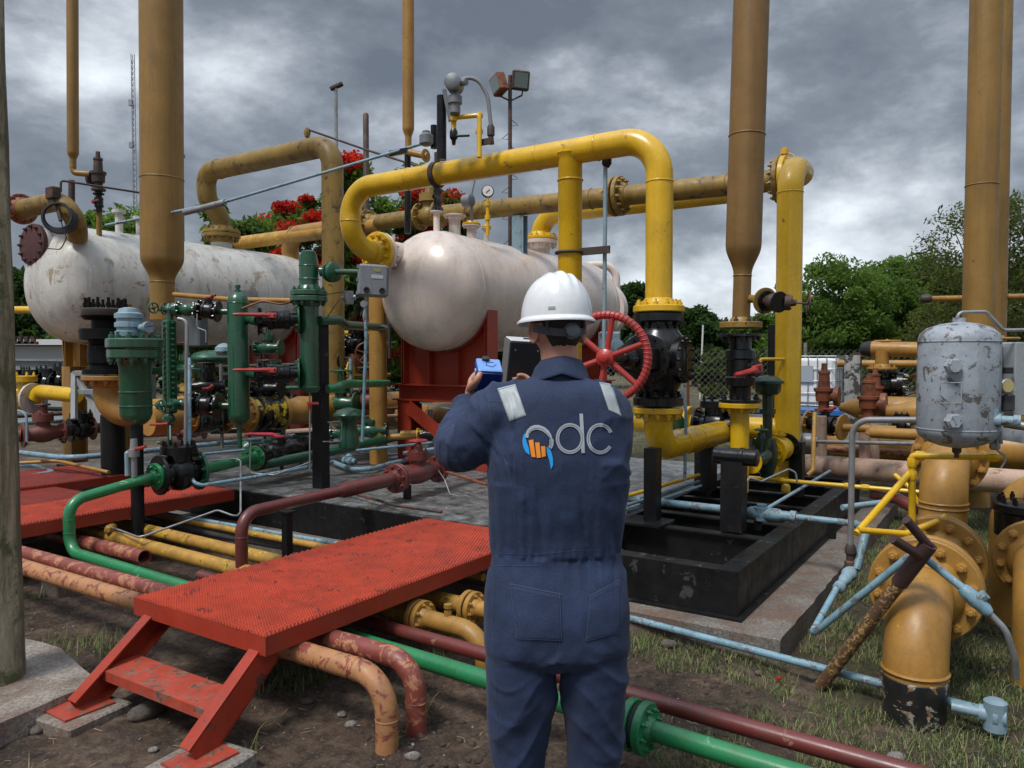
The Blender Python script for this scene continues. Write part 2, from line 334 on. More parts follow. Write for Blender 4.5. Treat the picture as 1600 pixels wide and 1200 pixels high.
def valve(name, p0, p1, r, mat, label, kind='gate', fmat=None, wmat=REDH, up=ZZ, hl=None, lever=None, nb=8, bolts='m', group=None, fr=None, wr=None, flmat2=None, stem=1.0):
    """Flanged valve between p0 and p1. gate: bonnet, yoke and handwheel along up. ball: short stem and a lever pointing along lever."""
    p0 = Vec(p0); p1 = Vec(p1); d = (p1-p0).normalized(); L = (p1-p0).length; c = (p0+p1)/2; up = Vec(up).normalized()
    t = T(name, label, 'valve', c-ZZ*0, group); fr = fr or r*1.75; th = max(.01, r*.26); fm = fmat or mat
    m = MB()
    if kind == 'ball': prof = [(th, r*.95), (L*.22, r*1.0), (L*.24, r*1.35), (L*.36, r*1.42), (L*.38, r*1.3), (L*.62, r*1.3), (L*.64, r*1.42), (L*.76, r*1.35), (L*.78, r), (L-th, r*.95)]
    elif kind == 'check': prof = [(th, r), (L*.25, r*1.05), (L*.33, r*1.45), (L*.5, r*1.6), (L*.67, r*1.45), (L*.75, r*1.05), (L-th, r)]
    else: prof = [(th, r*.95), (L*.25, r*1.0), (L*.35, r*1.25), (L*.5, r*1.35), (L*.65, r*1.25), (L*.75, r*1.0), (L-th, r*.95)]
    m.lathe(p0, d, prof, 24); P('body', m, mat, t)
    flange(t, p0, d, r, fr, th, fm, nb, bolts, hub=False); flange(t, p1, -d, r, fr, th, flmat2 or fm, nb, bolts, hub=False)
    if kind == 'gate':
        b = MB(); h0 = r*1.0; h1 = r*2.3; b.lathe(c, up, [(h0*.5, r*.95), (h1*.75, r*.9), (h1*.75+.001, r*1.35), (h1, r*1.35), (h1+.001, r*1.35), (h1*1.2, r*1.35), (h1*1.2+.001, r*.7), (h1*1.6, r*.5)], 20)
        x, y, _ = frame(up)
        for i in range(6):
            a = i*math.pi/3+.2; b.lathe(c+up*h1*1.2+(x*math.cos(a)+y*math.sin(a))*r*1.15, up, [(0, r*.14), (r*.25, r*.14)], 6)
        P('bonnet', b, mat, t); y0 = h1*1.5; y1 = h1*(1.6+1.1*stem); k = MB()
        for s in (-1, 1): k.tube([c+up*y0+d*s*r*.35, c+up*(y0+(y1-y0)*.3)+d*s*r*.5, c+up*(y1-(y1-y0)*.2)+d*s*r*.45, c+up*y1+d*s*r*.2], r*.14, r*.3, 8)
        k.cyl(c+up*y0, c+up*(y1+r*.9), r*.14, 8); P('yoke', k, mat, t)
        handwheel(t, c+up*(y1+r*.15), up, wr or r*1.5, r*.14, wmat, 5)
    elif kind == 'ball':
        b = MB(); b.lathe(c, up, [(r*.5, r*.6), (r*1.65, r*.55), (r*1.66, r*.75), (r*1.85, r*.75), (r*1.86, r*.3), (r*2.3, r*.28)], 16); P('stem', b, mat, t)
        if lever is not None:
            lv = Vec(lever); e = hl or r*4; q = c+up*r*2.15; k = MB(); k.box(q+lv*r*.3, r*1.3, r*.75, r*.3, lv, up.cross(lv), up, bev=r*.06)
            k.tube([q+lv*r*.7, q+lv*r*1.2+up*r*.25, q+lv*e*.85+up*r*.35, q+lv*e+up*r*.25], lambda w: r*(.30-.10*w), r*.5, 8); P('lever', k, wmat, t)
    elif kind == 'check':
        b = MB(); b.lathe(c, up, [(r*.8, r*1.15), (r*1.75, r*1.1), (r*1.751, r*1.6), (r*2.05, r*1.6), (r*2.051, r*1.55), (r*2.4, r*1.55), (r*2.45, r*1.4)], 24)
        x, y, _ = frame(up)
        for i in range(8):
            a = i*math.pi/4+.2; b.lathe(c+up*r*2.4+(x*math.cos(a)+y*math.sin(a))*r*1.3, up, [(0, r*.13), (r*.3, r*.13), (r*.32, r*.08), (r*.5, r*.08)], 6)
        P('bonnet', b, mat, t)
    return t
# ================================================================ ground
def ground_mat():
    m, nt, b = nodes('dirt_ground')
    c = ramp(nt, nz(nt, .9, 12, .72, dist=.4), [(.34, (.046, .029, .019)), (.46, (.125, .079, .051)), (.56, (.235, .158, .108)), (.68, (.38, .285, .20))])
    c2 = ramp(nt, nz(nt, 14, 10, .8), [(.38, (.32, .29, .27)), (.5, (.8, .8, .8)), (.62, (1.45, 1.4, 1.35))]); c = mix(nt, 1.0, c, c2, 'MULTIPLY')
    c = mix(nt, ramp(nt, nz(nt, 1.7, 4), [(.56, (0, 0, 0)), (.66, (.55,)*3)]), c, (.115, .055, .037))
    sp = ramp(nt, nz(nt, 70, 3, .6), [(.60, (0, 0, 0)), (.66, W3)]); c = mix(nt, mix(nt, .7, (0, 0, 0), sp), c, (.30, .26, .21))
    # moss and sward where it grows
    tc = nt.nodes.new('ShaderNodeTexCoord'); sx = nt.nodes.new('ShaderNodeSeparateXYZ'); nt.links.new(tc.outputs['Object'], sx.inputs[0])
    far = nt.nodes.new('ShaderNodeMapRange'); nt.links.new(sx.outputs[1], far.inputs[0]); far.inputs[1].default_value = 11; far.inputs[2].default_value = 17
    rt = nt.nodes.new('ShaderNodeMapRange'); nt.links.new(sx.outputs[0], rt.inputs[0]); rt.inputs[1].default_value = .8; rt.inputs[2].default_value = 2.0; rt.inputs[4].default_value = .95
    mxm = nt.nodes.new('ShaderNodeMath'); mxm.operation = 'MAXIMUM'; nt.links.new(far.outputs[0], mxm.inputs[0]); nt.links.new(rt.outputs[0], mxm.inputs[1])
    gm = nt.nodes.new('ShaderNodeMath'); gm.operation = 'MULTIPLY'; nt.links.new(mxm.outputs[0], gm.inputs[0]); nt.links.new(ramp(nt, nz(nt, 2.6, 10, .75), [(.42, (0, 0, 0)), (.58, W3)]), gm.inputs[1])
    g = ramp(nt, nz(nt, 9, 8, .7), [(.3, (.02, .035, .01)), (.7, (.085, .115, .03))])
    c = mix(nt, gm.outputs[0], c, g); nt.links.new(c, b.inputs['Base Color']); b.inputs['Roughness'].default_value = .93
    bump(nt, b, nz(nt, 22, 12, .85), 1.0, .07); return m
def hgt(x, y):
    q = Vec((x, y, 0)); h = .035*mnoise.noise(q*.9)+.022*mnoise.noise(q*3.1)+.016*mnoise.noise(q*9)+.012*mnoise.noise(q*19)
    return h*max(0.0, min(1, (16-y)/6))-.012
xs = np.concatenate([-np.geomspace(900, 6.1, 22), np.linspace(-6, 6, 330), np.geomspace(6.1, 900, 22)])
ys = np.concatenate([-np.geomspace(300, .6, 10), np.linspace(.5, 9, 270), np.geomspace(9.05, 2200, 34)])
gv = [(x, y, hgt(x, y) if abs(x) < 30 and -1 < y < 30 else 0.0) for y in ys for x in xs]; nx = len(xs)
gf = [(j*nx+i, j*nx+i+1, (j+1)*nx+i+1, (j+1)*nx+i) for j in range(len(ys)-1) for i in range(nx-1)]
me = mkmesh('ground', gv, gf, ground_mat(), smooth=180); o = bpy.data.objects.new('ground', me); COL.objects.link(o); tagit(o, 'bare brown dirt with patches of grass and moss', 'ground', kind='structure')

# concrete pads
def slab(name, poly, z0, z1, mat, label, rough=.012, cat='slab'):
    m = MB(); pts = []
    n = len(poly)
    for i in range(n):
        a = Vec(poly[i]); b = Vec(poly[(i+1) % n]); k = max(1, int((b-a).length/.06))
        for j in range(k):
            q = a+(b-a)*j/k; q += Vec((mnoise.noise(Vec((q.x*7, q.y*7, 1))), mnoise.noise(Vec((q.x*7, q.y*7, 9))), 0)).xy.to_3d().xy*rough*1.6 if False else Vec((mnoise.noise(Vec((q.x*7, q.y*7, 1)))*rough, mnoise.noise(Vec((q.x*7, q.y*7, 9)))*rough)); pts.append(q)
    c = sum(pts, Vec((0, 0)))/len(pts)
    r0 = [(q.x, q.y, z0) for q in pts]; r1 = [(q.x, q.y, z1-.008) for q in pts]; r2 = [(q.x+(c.x-q.x)*.01, q.y+(c.y-q.y)*.01, z1+.002*mnoise.noise(Vec((q.x*20, q.y*20, 0)))) for q in pts]
    m.rings([r0, r1, r2], True, True); o = S(name, m, mat, None, None); tagit(o, label, None, kind='structure'); return o
def q2(a, b): v = AB(a, b); return (v.x, v.y)
slab('concrete_pad', [q2(-9.4, 4.12), q2(-1.02, 4.12), q2(-1.02, 8.9), q2(-9.4, 8.9)], -.05, .12, CONC2, 'long stained concrete pad under the black skid')
slab('concrete_footing', [(-4.4, 2.2), (-2.28, 2.75), G(152, 1062, .10).xy[:], G(95, 1010, .10).xy[:], G(0, 985, .10).xy[:], (-4.4, 4.6)], -.05, .10, CONC, 'grey concrete footing round the old pole')

# ================================================================ steel skid with deck plate
DZ = .39
t = T('deck_skid', 'black steel skid topped with worn grey checker plate deck', 'skid', AB(-5.6, 4.5, .12))
m = MB()
for b in (4.47, 5.7, 7.0, 8.6): m.box(AB(-5.85, b, .245), 6.5, .10, .25, VV, UU)
for a in (-9.05, -7.0, -5.0, -2.68): m.box(AB(a, 6.5, .2452), .10, 3.95, .2496, VV, UU)
P('frame', m, BLKM, t)
m = MB(); m.box(AB(-5.85, 4.42, .265), 6.52, .012, .27, VV, UU); P('edge_beam', m, BLKM, t)
m = MB(); m.box(AB(-4.2, 6.55, .387), 3.2, 4.1, .008, VV, UU); m.box(AB(-7.45, 6.55, .387), 3.28, 4.1, .008, VV, UU); P('deck_plate', m, CHK, t)
t = T('open_skid', 'open black steel frame skid with empty bays at the edge of the pad', 'skid', AB(-1.9, 6.2, .12))
def cbeam(m, a0, b0, a1, b1, w=.11, z0=.12, z1=DZ): m.beam(AB(a0, b0, (z0+z1)/2), AB(a1, b1, (z0+z1)/2), w, z1-z0)
def chan(m, a0, b0, a1, b1, w=.11, side=1, z0=.12, z1=DZ):   # channel: web outside, flanges inward
    d = (AB(a1, b1)-AB(a0, b0)).normalized(); s = ZZ.cross(d)*side
    o = s*(w/2-.005)
    m.beam(AB(a0, b0, (z0+z1)/2)+o, AB(a1, b1, (z0+z1)/2)+o, .010, z1-z0-.024)
    for z in (z0+.006, z1-.006): m.beam(AB(a0, b0, z), AB(a1, b1, z), w, .012)
SB = [(4.34, -1)]
m = MB(); chan(m, -1.36, 4.293, -1.36, 8.3, .12, -1, .121, DZ+.002); P('side_beam', m, BLKM, t)
m = MB(); chan(m, -2.52, 4.293, -2.52, 8.3, .12, 1, .121, DZ+.002); P('side_beam', m, BLKM, t)
m = MB(); chan(m, -2.58, 4.35, -1.303, 4.35, .12, -1); P('end_beam', m, BLKM, t)
m = MB(); chan(m, -2.459, 8.24, -1.421, 8.24, .12, 1); P('end_beam', m, BLKM, t)
for b, w in ((5.25, .10), (5.75, .10), (6.5, .07), (7.1, .07), (7.7, .07)):
    m = MB(); m.beam(AB(-2.459, b, .25), AB(-1.421, b, .25), w*.2, .23); m.beam(AB(-2.459, b, .378), AB(-1.421, b, .378), w, .012); P('cross_beam', m, BLKM, t)
m = MB(); m.box(AB(-2.28, 5.27, .394), .34, .30, .016, VV, UU); P('base_plate', m, BLKM, t)
m = MB(); m.beam(AB(-2.6, 4.278, .128), AB(-1.265, 4.278, .128), .05, .014); m.beam(AB(-1.285, 4.304, .1285), AB(-1.285, 8.3, .1285), .04, .014); P('base_flange', m, BLKM, t)
# trodden oily floor inside the bays
m = MB(); m.box(AB(-1.94, 6.3, .126), 1.02, 3.8, .006, VV, UU); P('drip_tray', m, paint('oily_tray', (.16, .10, .06), .45, (.03, .02, .014), .5, grime=.6), t)

# ================================================================ red stepping platforms
def tread(m, a0, a1, b0, b1, z, da=.021, db=.021):
    na = int((a1-a0)/da); nb = int((b1-b0)/db)
    for i in range(na):
        for j in range(nb):
            a = a0+(i+.5)*da+(j % 2)*da*.5; b = b0+(j+.5)*db
            if a+da*.45 > a1: continue
            v = [AB(a-da*.42, b-db*.30, z), AB(a+da*.42, b-db*.30, z), AB(a+da*.42, b+db*.20, z), AB(a-da*.42, b+db*.20, z), AB(a-da*.20, b-db*.08, z+.010), AB(a+da*.20, b-db*.08, z+.010)]
            m.add(v, [(0, 1, 5, 4), (2, 3, 4, 5), (1, 2, 5), (3, 0, 4)])
def edge_teeth(m, p0, p1, z, n):
    p0 = Vec(p0); p1 = Vec(p1); d = (p1-p0)/n; s = ZZ.cross(d).normalized()*.004
    for i in range(n):
        a = p0+d*i; m.add([a+d*.1-s, a+d*.9-s, a+d*.9+s, a+d*.1+s, a+d*.35+ZZ*.014, a+d*.65+ZZ*.014], [(0, 1, 5, 4), (2, 3, 4, 5), (1, 2, 5), (3, 0, 4)])
def platform(a0, a1, b0, b1, z, label, h=.082, mat=None):
    t = T('step_platform', label, 'platform', AB((a0+a1)/2, (b0+b1)/2, 0))
    m = MB(); m.box(AB((a0+a1)/2, (b0+b1)/2, z-.004), a1-a0-.012, b1-b0-.012, .008, VV, UU); tread(m, a0+.004, a1-.004, b0+.004, b1-.004, z)
    edge_teeth(m, AB(a0+.005, b0+.003, z), AB(a1-.005, b0+.003, z), z, int((a1-a0)/.021)); edge_teeth(m, AB(a1-.003, b0, z), AB(a1-.003, b1, z), z, int((b1-b0)/.021))
    P('grating', m, mat or REDP, t, smooth=0)
    m = MB()
    for (p, q) in (((a0, b0), (a1, b0)), ((a1, b0), (a1, b1)), ((a1, b1), (a0, b1)), ((a0, b1), (a0, b0))):
        P0 = AB(*p); P1 = AB(*q); d = (P1-P0).normalized(); s = ZZ.cross(d)
        m.box((P0+P1)/2+s*.003+ZZ*(z-h/2-.002), (P1-P0).length-(.0 if p[1] == q[1] else .014), .006, h, d, s)
        m.box((P0+P1)/2+s*.028+ZZ*(z-h), (P1-P0).length-.07, .045, .006, d, s)
    P('rim', m, REDS, t); return t
t = platform(-3.63, -2.64, 2.11, 4.36, .42, 'bright red stepping platform with raised-tread top and two sloping legs, left of the worker')
FA, FB = -3.52, -2.73
def leg(fx, top, foot):
    m = MB(); d = (top-foot).normalized(); s = VV; u = d.cross(s)
    m.box((top+foot)/2, (top-foot).length, .010, .115, d, s, u)
    for k in (-1, 1): m.box((top+foot)/2+u*k*.057+s*.027*fx, (top-foot).length, .064, .008, d, s, u)
    P('leg', m, REDS, t); m = MB(); m.box(foot+Vec((0, 0, .0))+UU*.02, .18, .22, .009, VV, UU); P('foot_plate', m, REDW, t)
fl_, fr_ = G(118, 1107, .055), G(306, 1188, .055)
tl_, tr_ = AB(-3.55, 2.20, .335), AB(-2.70, 2.20, .335)
leg(1, tl_, fl_); leg(-1, tr_, fr_)
c0 = fl_.lerp(tl_, .46); c1 = fr_.lerp(tr_, .46); m = MB(); dd = (c1-c0).normalized(); m.box((c0+c1)/2+ZZ*.0, (c1-c0).length-.02, .19, .007, dd, ZZ.cross(dd)); 
m.box((c0+c1)/2-ZZ*.02-ZZ.cross(dd)*.095*1, (c1-c0).length-.02, .005, .045, dd, ZZ.cross(dd)); P('step', m, REDW, t)
for p_, n_ in ((fl_, 'concrete block under the left foot of the red platform'), (fr_, 'concrete block under the right foot of the red platform')):
    m = MB(); m.box(Vec((p_.x, p_.y, .0))+UU*.02, .30, .30, .10, (VV+UU*.12), (UU-VV*.12), bev=.008); S('concrete_block', m, CONC, n_, 'block', group='small footing blocks')
m = MB(); m.box(G(95, 925, .0)+ZZ*.03, .22, .16, .16, VV, UU, bev=.01); S('concrete_block', m, CONC2, 'low concrete block standing under the salmon pipes at far left', 'block')
t = platform(-6.62, -5.86, .9, 4.36, .42, 'long red walkway of raised-tread plate at far left behind the green riser', h=.09)
t = platform(-8.6, -7.46, 2.6, 4.36, .43, 'far red walkway of raised-tread plate beside the blue line, at the left edge', h=.07, mat=REDD)
t = platform(-7.45, -6.63, .9, 3.6, .405, 'lower red walkway panel between the two long left walkways', h=.06, mat=REDD)

# ================================================================ old pole at the left edge
t = T('utility_pole', 'weathered mossy concrete pole rising out of the picture at the left edge', 'pole', G(-20, 1060, .1))
def pole_mat():
    m, nt, b = nodes('mossy_weathered_pole')
    c = ramp(nt, nz(nt, 5, 10, .75, stretch=(1, 1, .12), dist=.4), [(.36, (.03, .027, .02)), (.45, (.15, .135, .085)), (.54, (.36, .32, .21)), (.66, (.52, .48, .37))])
    c = mix(nt, ramp(nt, nz(nt, 9, 8, .7), [(.5, (0, 0, 0)), (.62, W3)]), c, (.10, .11, .045))
    nt.links.new(c, b.inputs['Base Color']); b.inputs['Roughness'].default_value = .92; bump(nt, b, nz(nt, 12, 10, .8, stretch=(1, 1, .15)), 1, .02); return m
p_ = G(-17, 1060, .1); m = MB(); m.lathe(p_, (-.0075, 0, 1), [(0, .15), (.03, .149)]+[(.1+i*.2, .147-.0007*i+.002*math.sin(i*1.7)) for i in range(30)]+[(7, .12)], 28); P('shaft', m, pole_mat(), t)
# ================================================================ pressure vessels
def vessel(name, a, b0, b1, z, r, hd, mat, label, seams=()):
    t = T(name, label, 'pressure vessel', AB(a, (b0+b1)/2, z)); m = MB(); n = 14
    prof = [(-hd*math.cos(x)+0, r*math.sin(x)) for x in [math.pi/2*i/n for i in range(n+1)]]
    L = b1-b0; prof = prof+[(L+hd*math.sin(x), r*math.cos(x)) for x in [math.pi/2*i/n for i in range(n+1)]]
    m.lathe(AB(a, b0, z), UU, prof, 64, caps=False)
    for s in seams: m.torus(AB(a, s, z), UU, r*1.0, .006, 64, 6)
    P('shell', m, mat, t, smooth=60); return t
def nozzle(t, p, d, r, L, mat, fmat=None, nb=8, fr=None, bolts='m'):
    p = Vec(p); d = Vec(d).normalized(); P('nozzle', MB().lathe(p-d*.12, d, [(0, r), (L+.12, r)], 24), mat, t); return flange(t, p+d*L, -d, r, fr, None, fmat or mat, nb, bolts)
RA, RZ, RR = -5.3, 2.33, .645
vr = vessel('pressure_vessel', RA, 6.50, 9.75, RZ, RR, .42, PNK, 'glossy off-white vessel on red saddles, under the arched yellow pipe', (6.55, 8.2, 9.72))
m = MB(); m.lathe(AB(RA, 9.4, 3.02), ZZ, [(-.2, .045), (.25, .045)], 12)
def topz(a0, rr, zz): return zz+rr
R0 = D(1031, 214, 5.9); pL = run(R0, -VV, 547); nz0 = Vec((pL.x, pL.y, D(600, 386, 7.62).z))+UU*.42; nzd = -UU
m = MB(); m.lathe(nz0, UU, [(0, .145), (.40, .145), (.46, .150), (.48, .19), (.62, .20)], 32); P('nozzle', m, PNK, vr); flange(vr, nz0+UU*.0, UU, .150, .21, .045, PNK, 12, 'm', hub=False)
for (px, py, r, fm, nb) in ((683, 330, .035, PNK, 6), (711, 336, .065, PNK, 8), (737, 352, .055, YEL, 8), (760, 356, .032, YEL, 6)):
    k = (px-800)/1200.0; b = (k*(-.55*RA)-.835*RA)/(.55-k*.835); b = ((k*(-VV.x*0-.55*RA*1)) - .835*RA)/(.55-.835*k)
    q = AB(RA, b, 0); z = D(px, py, q.y).z; f = Vec((q.x, q.y, RZ+RR-.03)); L = z-f.z
    P('nozzle', MB().lathe(f, ZZ, [(0, r*1.3), (.04, r), (L, r)], 18), PNK, vr); flange(vr, f+ZZ*L, -ZZ, r, r*1.95, None, PNK, nb, 'm'); 
    if fm is YEL: flange(vr, f+ZZ*(L+.004), ZZ, r, r*1.95, None, YEL, nb, 'm')
qn = AB(RA, 8.72, RZ+RR-.05); zf = D(843, 376, qn.y).z; P('nozzle', MB().lathe(qn, ZZ, [(0, .17), (.06, .13), (zf-qn.z, .13)], 28), PNK, vr); flange(vr, Vec((qn.x, qn.y, zf)), -ZZ, .13, .235, .05, PNK, 14, 'm')
# small pink loop at the far end
q = D(925, 415, 11.9); w = D(962, 415, 11.9); m = MB(); m.tube([D(905, 470, 11.9), D(905, 414, 11.9), D(963, 414, 11.9), D(963, 545, 11.9)], .062, .22, 16); m.lathe(D(963, 472, 11.9), ZZ, [(0, .085), (.03, .085)], 16); P('drain_loop', m, PNK, vr)
m = MB(); m.lathe(AB(RA, 10.1, RZ), UU, [(0, .30), (.32, .30), (.321, .42), (.39, .42), (.395, .42), (.46, .42)], 40); P('manway', m, PNK, vr)
m = MB(); m.box(AB(RA-.18, 6.95, RZ+RR-.026), .10, .34, .012, VV, UU, bev=.004); P('lifting_pad', m, PNK, vr)
def saddle(t, a, b, z, r, w, z0, mat, h2=.40):
    # web with a curved seat
    pts = []; n = 14; lim = math.radians(62)
    for i in range(n+1):
        x = -lim+2*lim*i/n; pts.append((r*math.sin(x)*1.0, z-r*math.cos(x)))
    V = []; F = []; k = len(pts)
    for s in (-.008, .008):
        for (x, zz) in pts: V.append(AB(a+x, b+s, zz))
        for (x, zz) in pts: V.append(AB(a+max(-w, min(w, x*1.02)), b+s, z0))
    for s in (0, 1):
        o = s*2*k
        for i in range(k-1): F.append((o+i, o+i+1, o+k+i+1, o+k+i) if s == 0 else (o+i+1, o+i, o+k+i, o+k+i+1))
    for i in range(k-1): F.append((i, 2*k+i, 2*k+i+1, i+1))
    m = MB(); m.add(V, F)
    for i in range(n): # seat strap
        p, q = pts[i], pts[i+1]; A = AB(a+p[0], b, p[1]); B = AB(a+q[0], b, q[1]); nn = (Vec(AB(a, b, z))-(A+B)/2).normalized(); m.box((A+B)/2-nn*.006, (B-A).length*1.05, .20, .012, (B-A), UU, nn)
    for x in (-.95, -.33, .33, .95):
        zt = z-math.sqrt(max(0, r*r-(x*w)**2)) if abs(x*w) < r else z; m.box(AB(a+x*w, b, (z0+zt)/2-.01), .012, .19, zt-z0-.03, VV, UU)
    for s in (-1, 1):   # arm up the flank
        e = pts[-1] if s > 0 else pts[0]; A = AB(a+s*w*1.0, b, z0); B = AB(a+e[0]+s*.02, b, e[1]+.10); m.beam(A, B, .012, .19, up=VV) if False else m.box((A+B)/2, (B-A).length, .19, .014, (B-A), UU, (B-A).cross(UU))
    P('saddle', m, mat, t)
ts = T('vessel_support', 'red steel saddle frame with diagonal brace under the near end of the off-white vessel', 'support frame', AB(RA, 6.75, DZ))
saddle(ts, RA, 6.75, RZ, RR+.012, .60, 1.31, REDS)
m = MB(); m.ibeam(AB(RA-.72, 6.75, 1.215), AB(RA+.72, 6.75, 1.215), .24, .19, .016); P('beam', m, REDS, ts)
for s in (-1, 1):
    m = MB(); m.ibeam(AB(RA+s*.56, 6.75, DZ+.004), AB(RA+s*.56, 6.75, 1.12), .2, .2, .014, up=UU); P('leg', m, REDS, ts)
m = MB(); m.beam(AB(RA-.46, 6.60, 1.06), AB(RA+.42, 6.60, DZ+.12), .012, .15, up=ZZ); m.beam(AB(RA-.46, 6.66, 1.06), AB(RA+.42, 6.66, DZ+.12), .10, .012, up=ZZ); P('brace', m, REDS, ts)
m = MB(); m.beam(AB(RA-.30, 6.64, 1.105), AB(RA+.72, 6.60, .98), .05, .008); P('angle', m, PALB, ts)
ts = T('vessel_support', 'red steel saddle frame under the far end of the off-white vessel', 'support frame', AB(RA, 9.4, DZ)); saddle(ts, RA, 9.4, RZ, RR+.012, .60, 1.31, REDS)
m = MB(); m.ibeam(AB(RA-.72, 9.4, 1.215), AB(RA+.72, 9.4, 1.215), .24, .19, .016); P('beam', m, REDS, ts)
for s in (-1, 1):
    m = MB(); m.ibeam(AB(RA+s*.56, 9.4, .12), AB(RA+s*.56, 9.4, 1.12), .2, .2, .014, up=UU); P('leg', m, REDS, ts)

LA, LZ, LR = -9.24, 2.46, .675
vl = vessel('pressure_vessel', LA, 4.72, 7.9, LZ, LR, .46, WHV, 'stained dull white vessel with peeling paint, at the left behind the big stack', (5.45, 7.0, 7.88))
mw = D(56, 383, 8.75); md = Vec((-.47, -.88, .05)).normalized()
P('manway_neck', MB().lathe(mw-md*.42, md, [(0, .19), (.10, .155), (.42, .155)], 32), WHV, vl); flange(vl, mw, -md, .155, .235, .05, WHV, 12, 'm')
fb = P('manway_cover', MB().lathe(mw+md*.005, md, [(0, .235), (.045, .235), (.05, .225)], 36), paint('maroon_cover', (.075, .02, .02), .55, grime=.3), vl)
x_, y_, z_ = frame(md); bm_ = bolt_mesh(.02, MATS['maroon_cover'])
for i in range(12):
    a = i*math.pi/6; b = bpy.data.objects.new('bolt', bm_); COL.objects.link(b); b.parent = fb; b.location = mw+md*.05+(x_*math.cos(a)+y_*math.sin(a))*.2-rootloc(fb); b.rotation_mode = 'QUATERNION'; b.rotation_quaternion = md.to_track_quat('Z', 'Y')
nl = AB(LA, 6.72, LZ+LR-.05); zf = D(348, 366, nl.y).z; P('nozzle', MB().lathe(nl, ZZ, [(0, .19), (.05, .14), (zf-nl.z, .14)], 28), WHV, vl); flange(vl, Vec((nl.x, nl.y, zf)), -ZZ, .135, .25, .05, MUSD, 14, 'm')
for px, top in ((190, 333), (222, 343)):
    k = (px-800)/1200.0; b = (-.55*LA*k-.835*LA)/(.55-.835*k); q = AB(LA, b, LZ+LR-.04); P('nozzle', MB().lathe(q, ZZ, [(0, .045), (D(0, top, q.y).z-q.z, .045), (D(0, top, q.y).z-q.z+.001, .08), (D(0, top, q.y).z-q.z+.035, .08)], 16), WHV, vl)
m = MB(); m.box(AB(LA+LR*.985, 6.65, LZ-.06)+VV*.012, .012, .26, .20, VV, UU); P('nameplate', m, GALV, vl)
ts = T('vessel_support', 'orange-brown steel post and saddle under the near end of the stained white vessel', 'support frame', AB(LA, 4.95, .12)); saddle(ts, LA, 4.95, LZ, LR+.012, .55, 1.5, MUS)
for s in (-1, 1): m = MB(); m.ibeam(AB(LA+s*.5, 4.95, .12), AB(LA+s*.5, 4.95, 1.5), .2, .2, .014, up=UU); P('leg', m, MUS, ts)
ts = T('vessel_support', 'red steel post and saddle under the far end of the stained white vessel', 'support frame', AB(LA, 7.6, DZ)); saddle(ts, LA, 7.6, LZ, LR+.012, .60, 1.4, REDS)
for s in (-1, 1): m = MB(); m.ibeam(AB(LA+s*.55, 7.6, DZ), AB(LA+s*.55, 7.6, 1.4), .2, .2, .014, up=UU); P('leg', m, REDS, ts)

# ================================================================ the great stacks
def stack(name, px0, px1, pyr0, pyr1, pyb, d, r, r2, mat, label, top=-60, bands=()):
    """Tall stack: wide above row pyr0, a swept reducer to pyr1, narrow to pyb."""
    b = D(px1, pyb, d); tp = D(px0, top, d); t = T(name, label, 'stack', b); ax = (tp-b).normalized(); L = (tp-b).length
    h = lambda py: (D(0, py, d).z-b.z)/(tp.z-b.z)*L
    h1, h0 = h(pyr1), h(pyr0); prof = [(0, r2), (h1, r2)]
    for i in range(1, 9): s = i/9; prof.append((h1+(h0-h1)*s, r2+(r-r2)*(math.sin((s-.5)*math.pi)*.5+.5)))
    prof += [(h0, r), (L, r), (L+1.5, r)]
    m = MB(); m.lathe(b, ax, prof, 40)
    for py in bands:
        rr = r if py < pyr0+2 else r2; m.torus(b+ax*h(py), ax, rr, .006, 40, 6)
    P('tube', m, mat, t, smooth=50); return t
sl = stack('vent_stack', 251.5, 254, 402, 440, 500, 7.9, .208, .118, OCH, 'thickest ochre vent stack, in front of the stained white vessel', bands=(404, 441, 280))
sr = stack('vent_stack', 1176, 1157.5, 383, 430, 512, 6.1, .137, .069, paint('brown_stack_paint', (.235, .128, .034), .45, grime=.2), 'brown vent stack standing over the slim valve right of the arch', bands=(385, 431, 212))
st = stack('vent_stack', 113, 114, 238, 250, 262, 8.9, .062, .036, OCH, 'slender ochre vent pipe at the far left over the brown relief valve', bands=(240,))
stc = stack('vent_stack', 638, 638, 200, 216, 232, 8.2, .062, .034, MUS, 'slender ochre vent pipe left of the instrument post above the arch', bands=(202,))
s1 = stack('vent_stack', 1543, 1522, 760, 770, 790, 7.2, .138, .13, OCH, 'ochre vent stack behind the grey vertical tank, nearer of the right pair', bands=(290,))
s2 = stack('vent_stack', 1562, 1545, 760, 770, 790, 8.8, .14, .13, OCH, 'ochre vent stack at far right half hidden by its nearer twin')

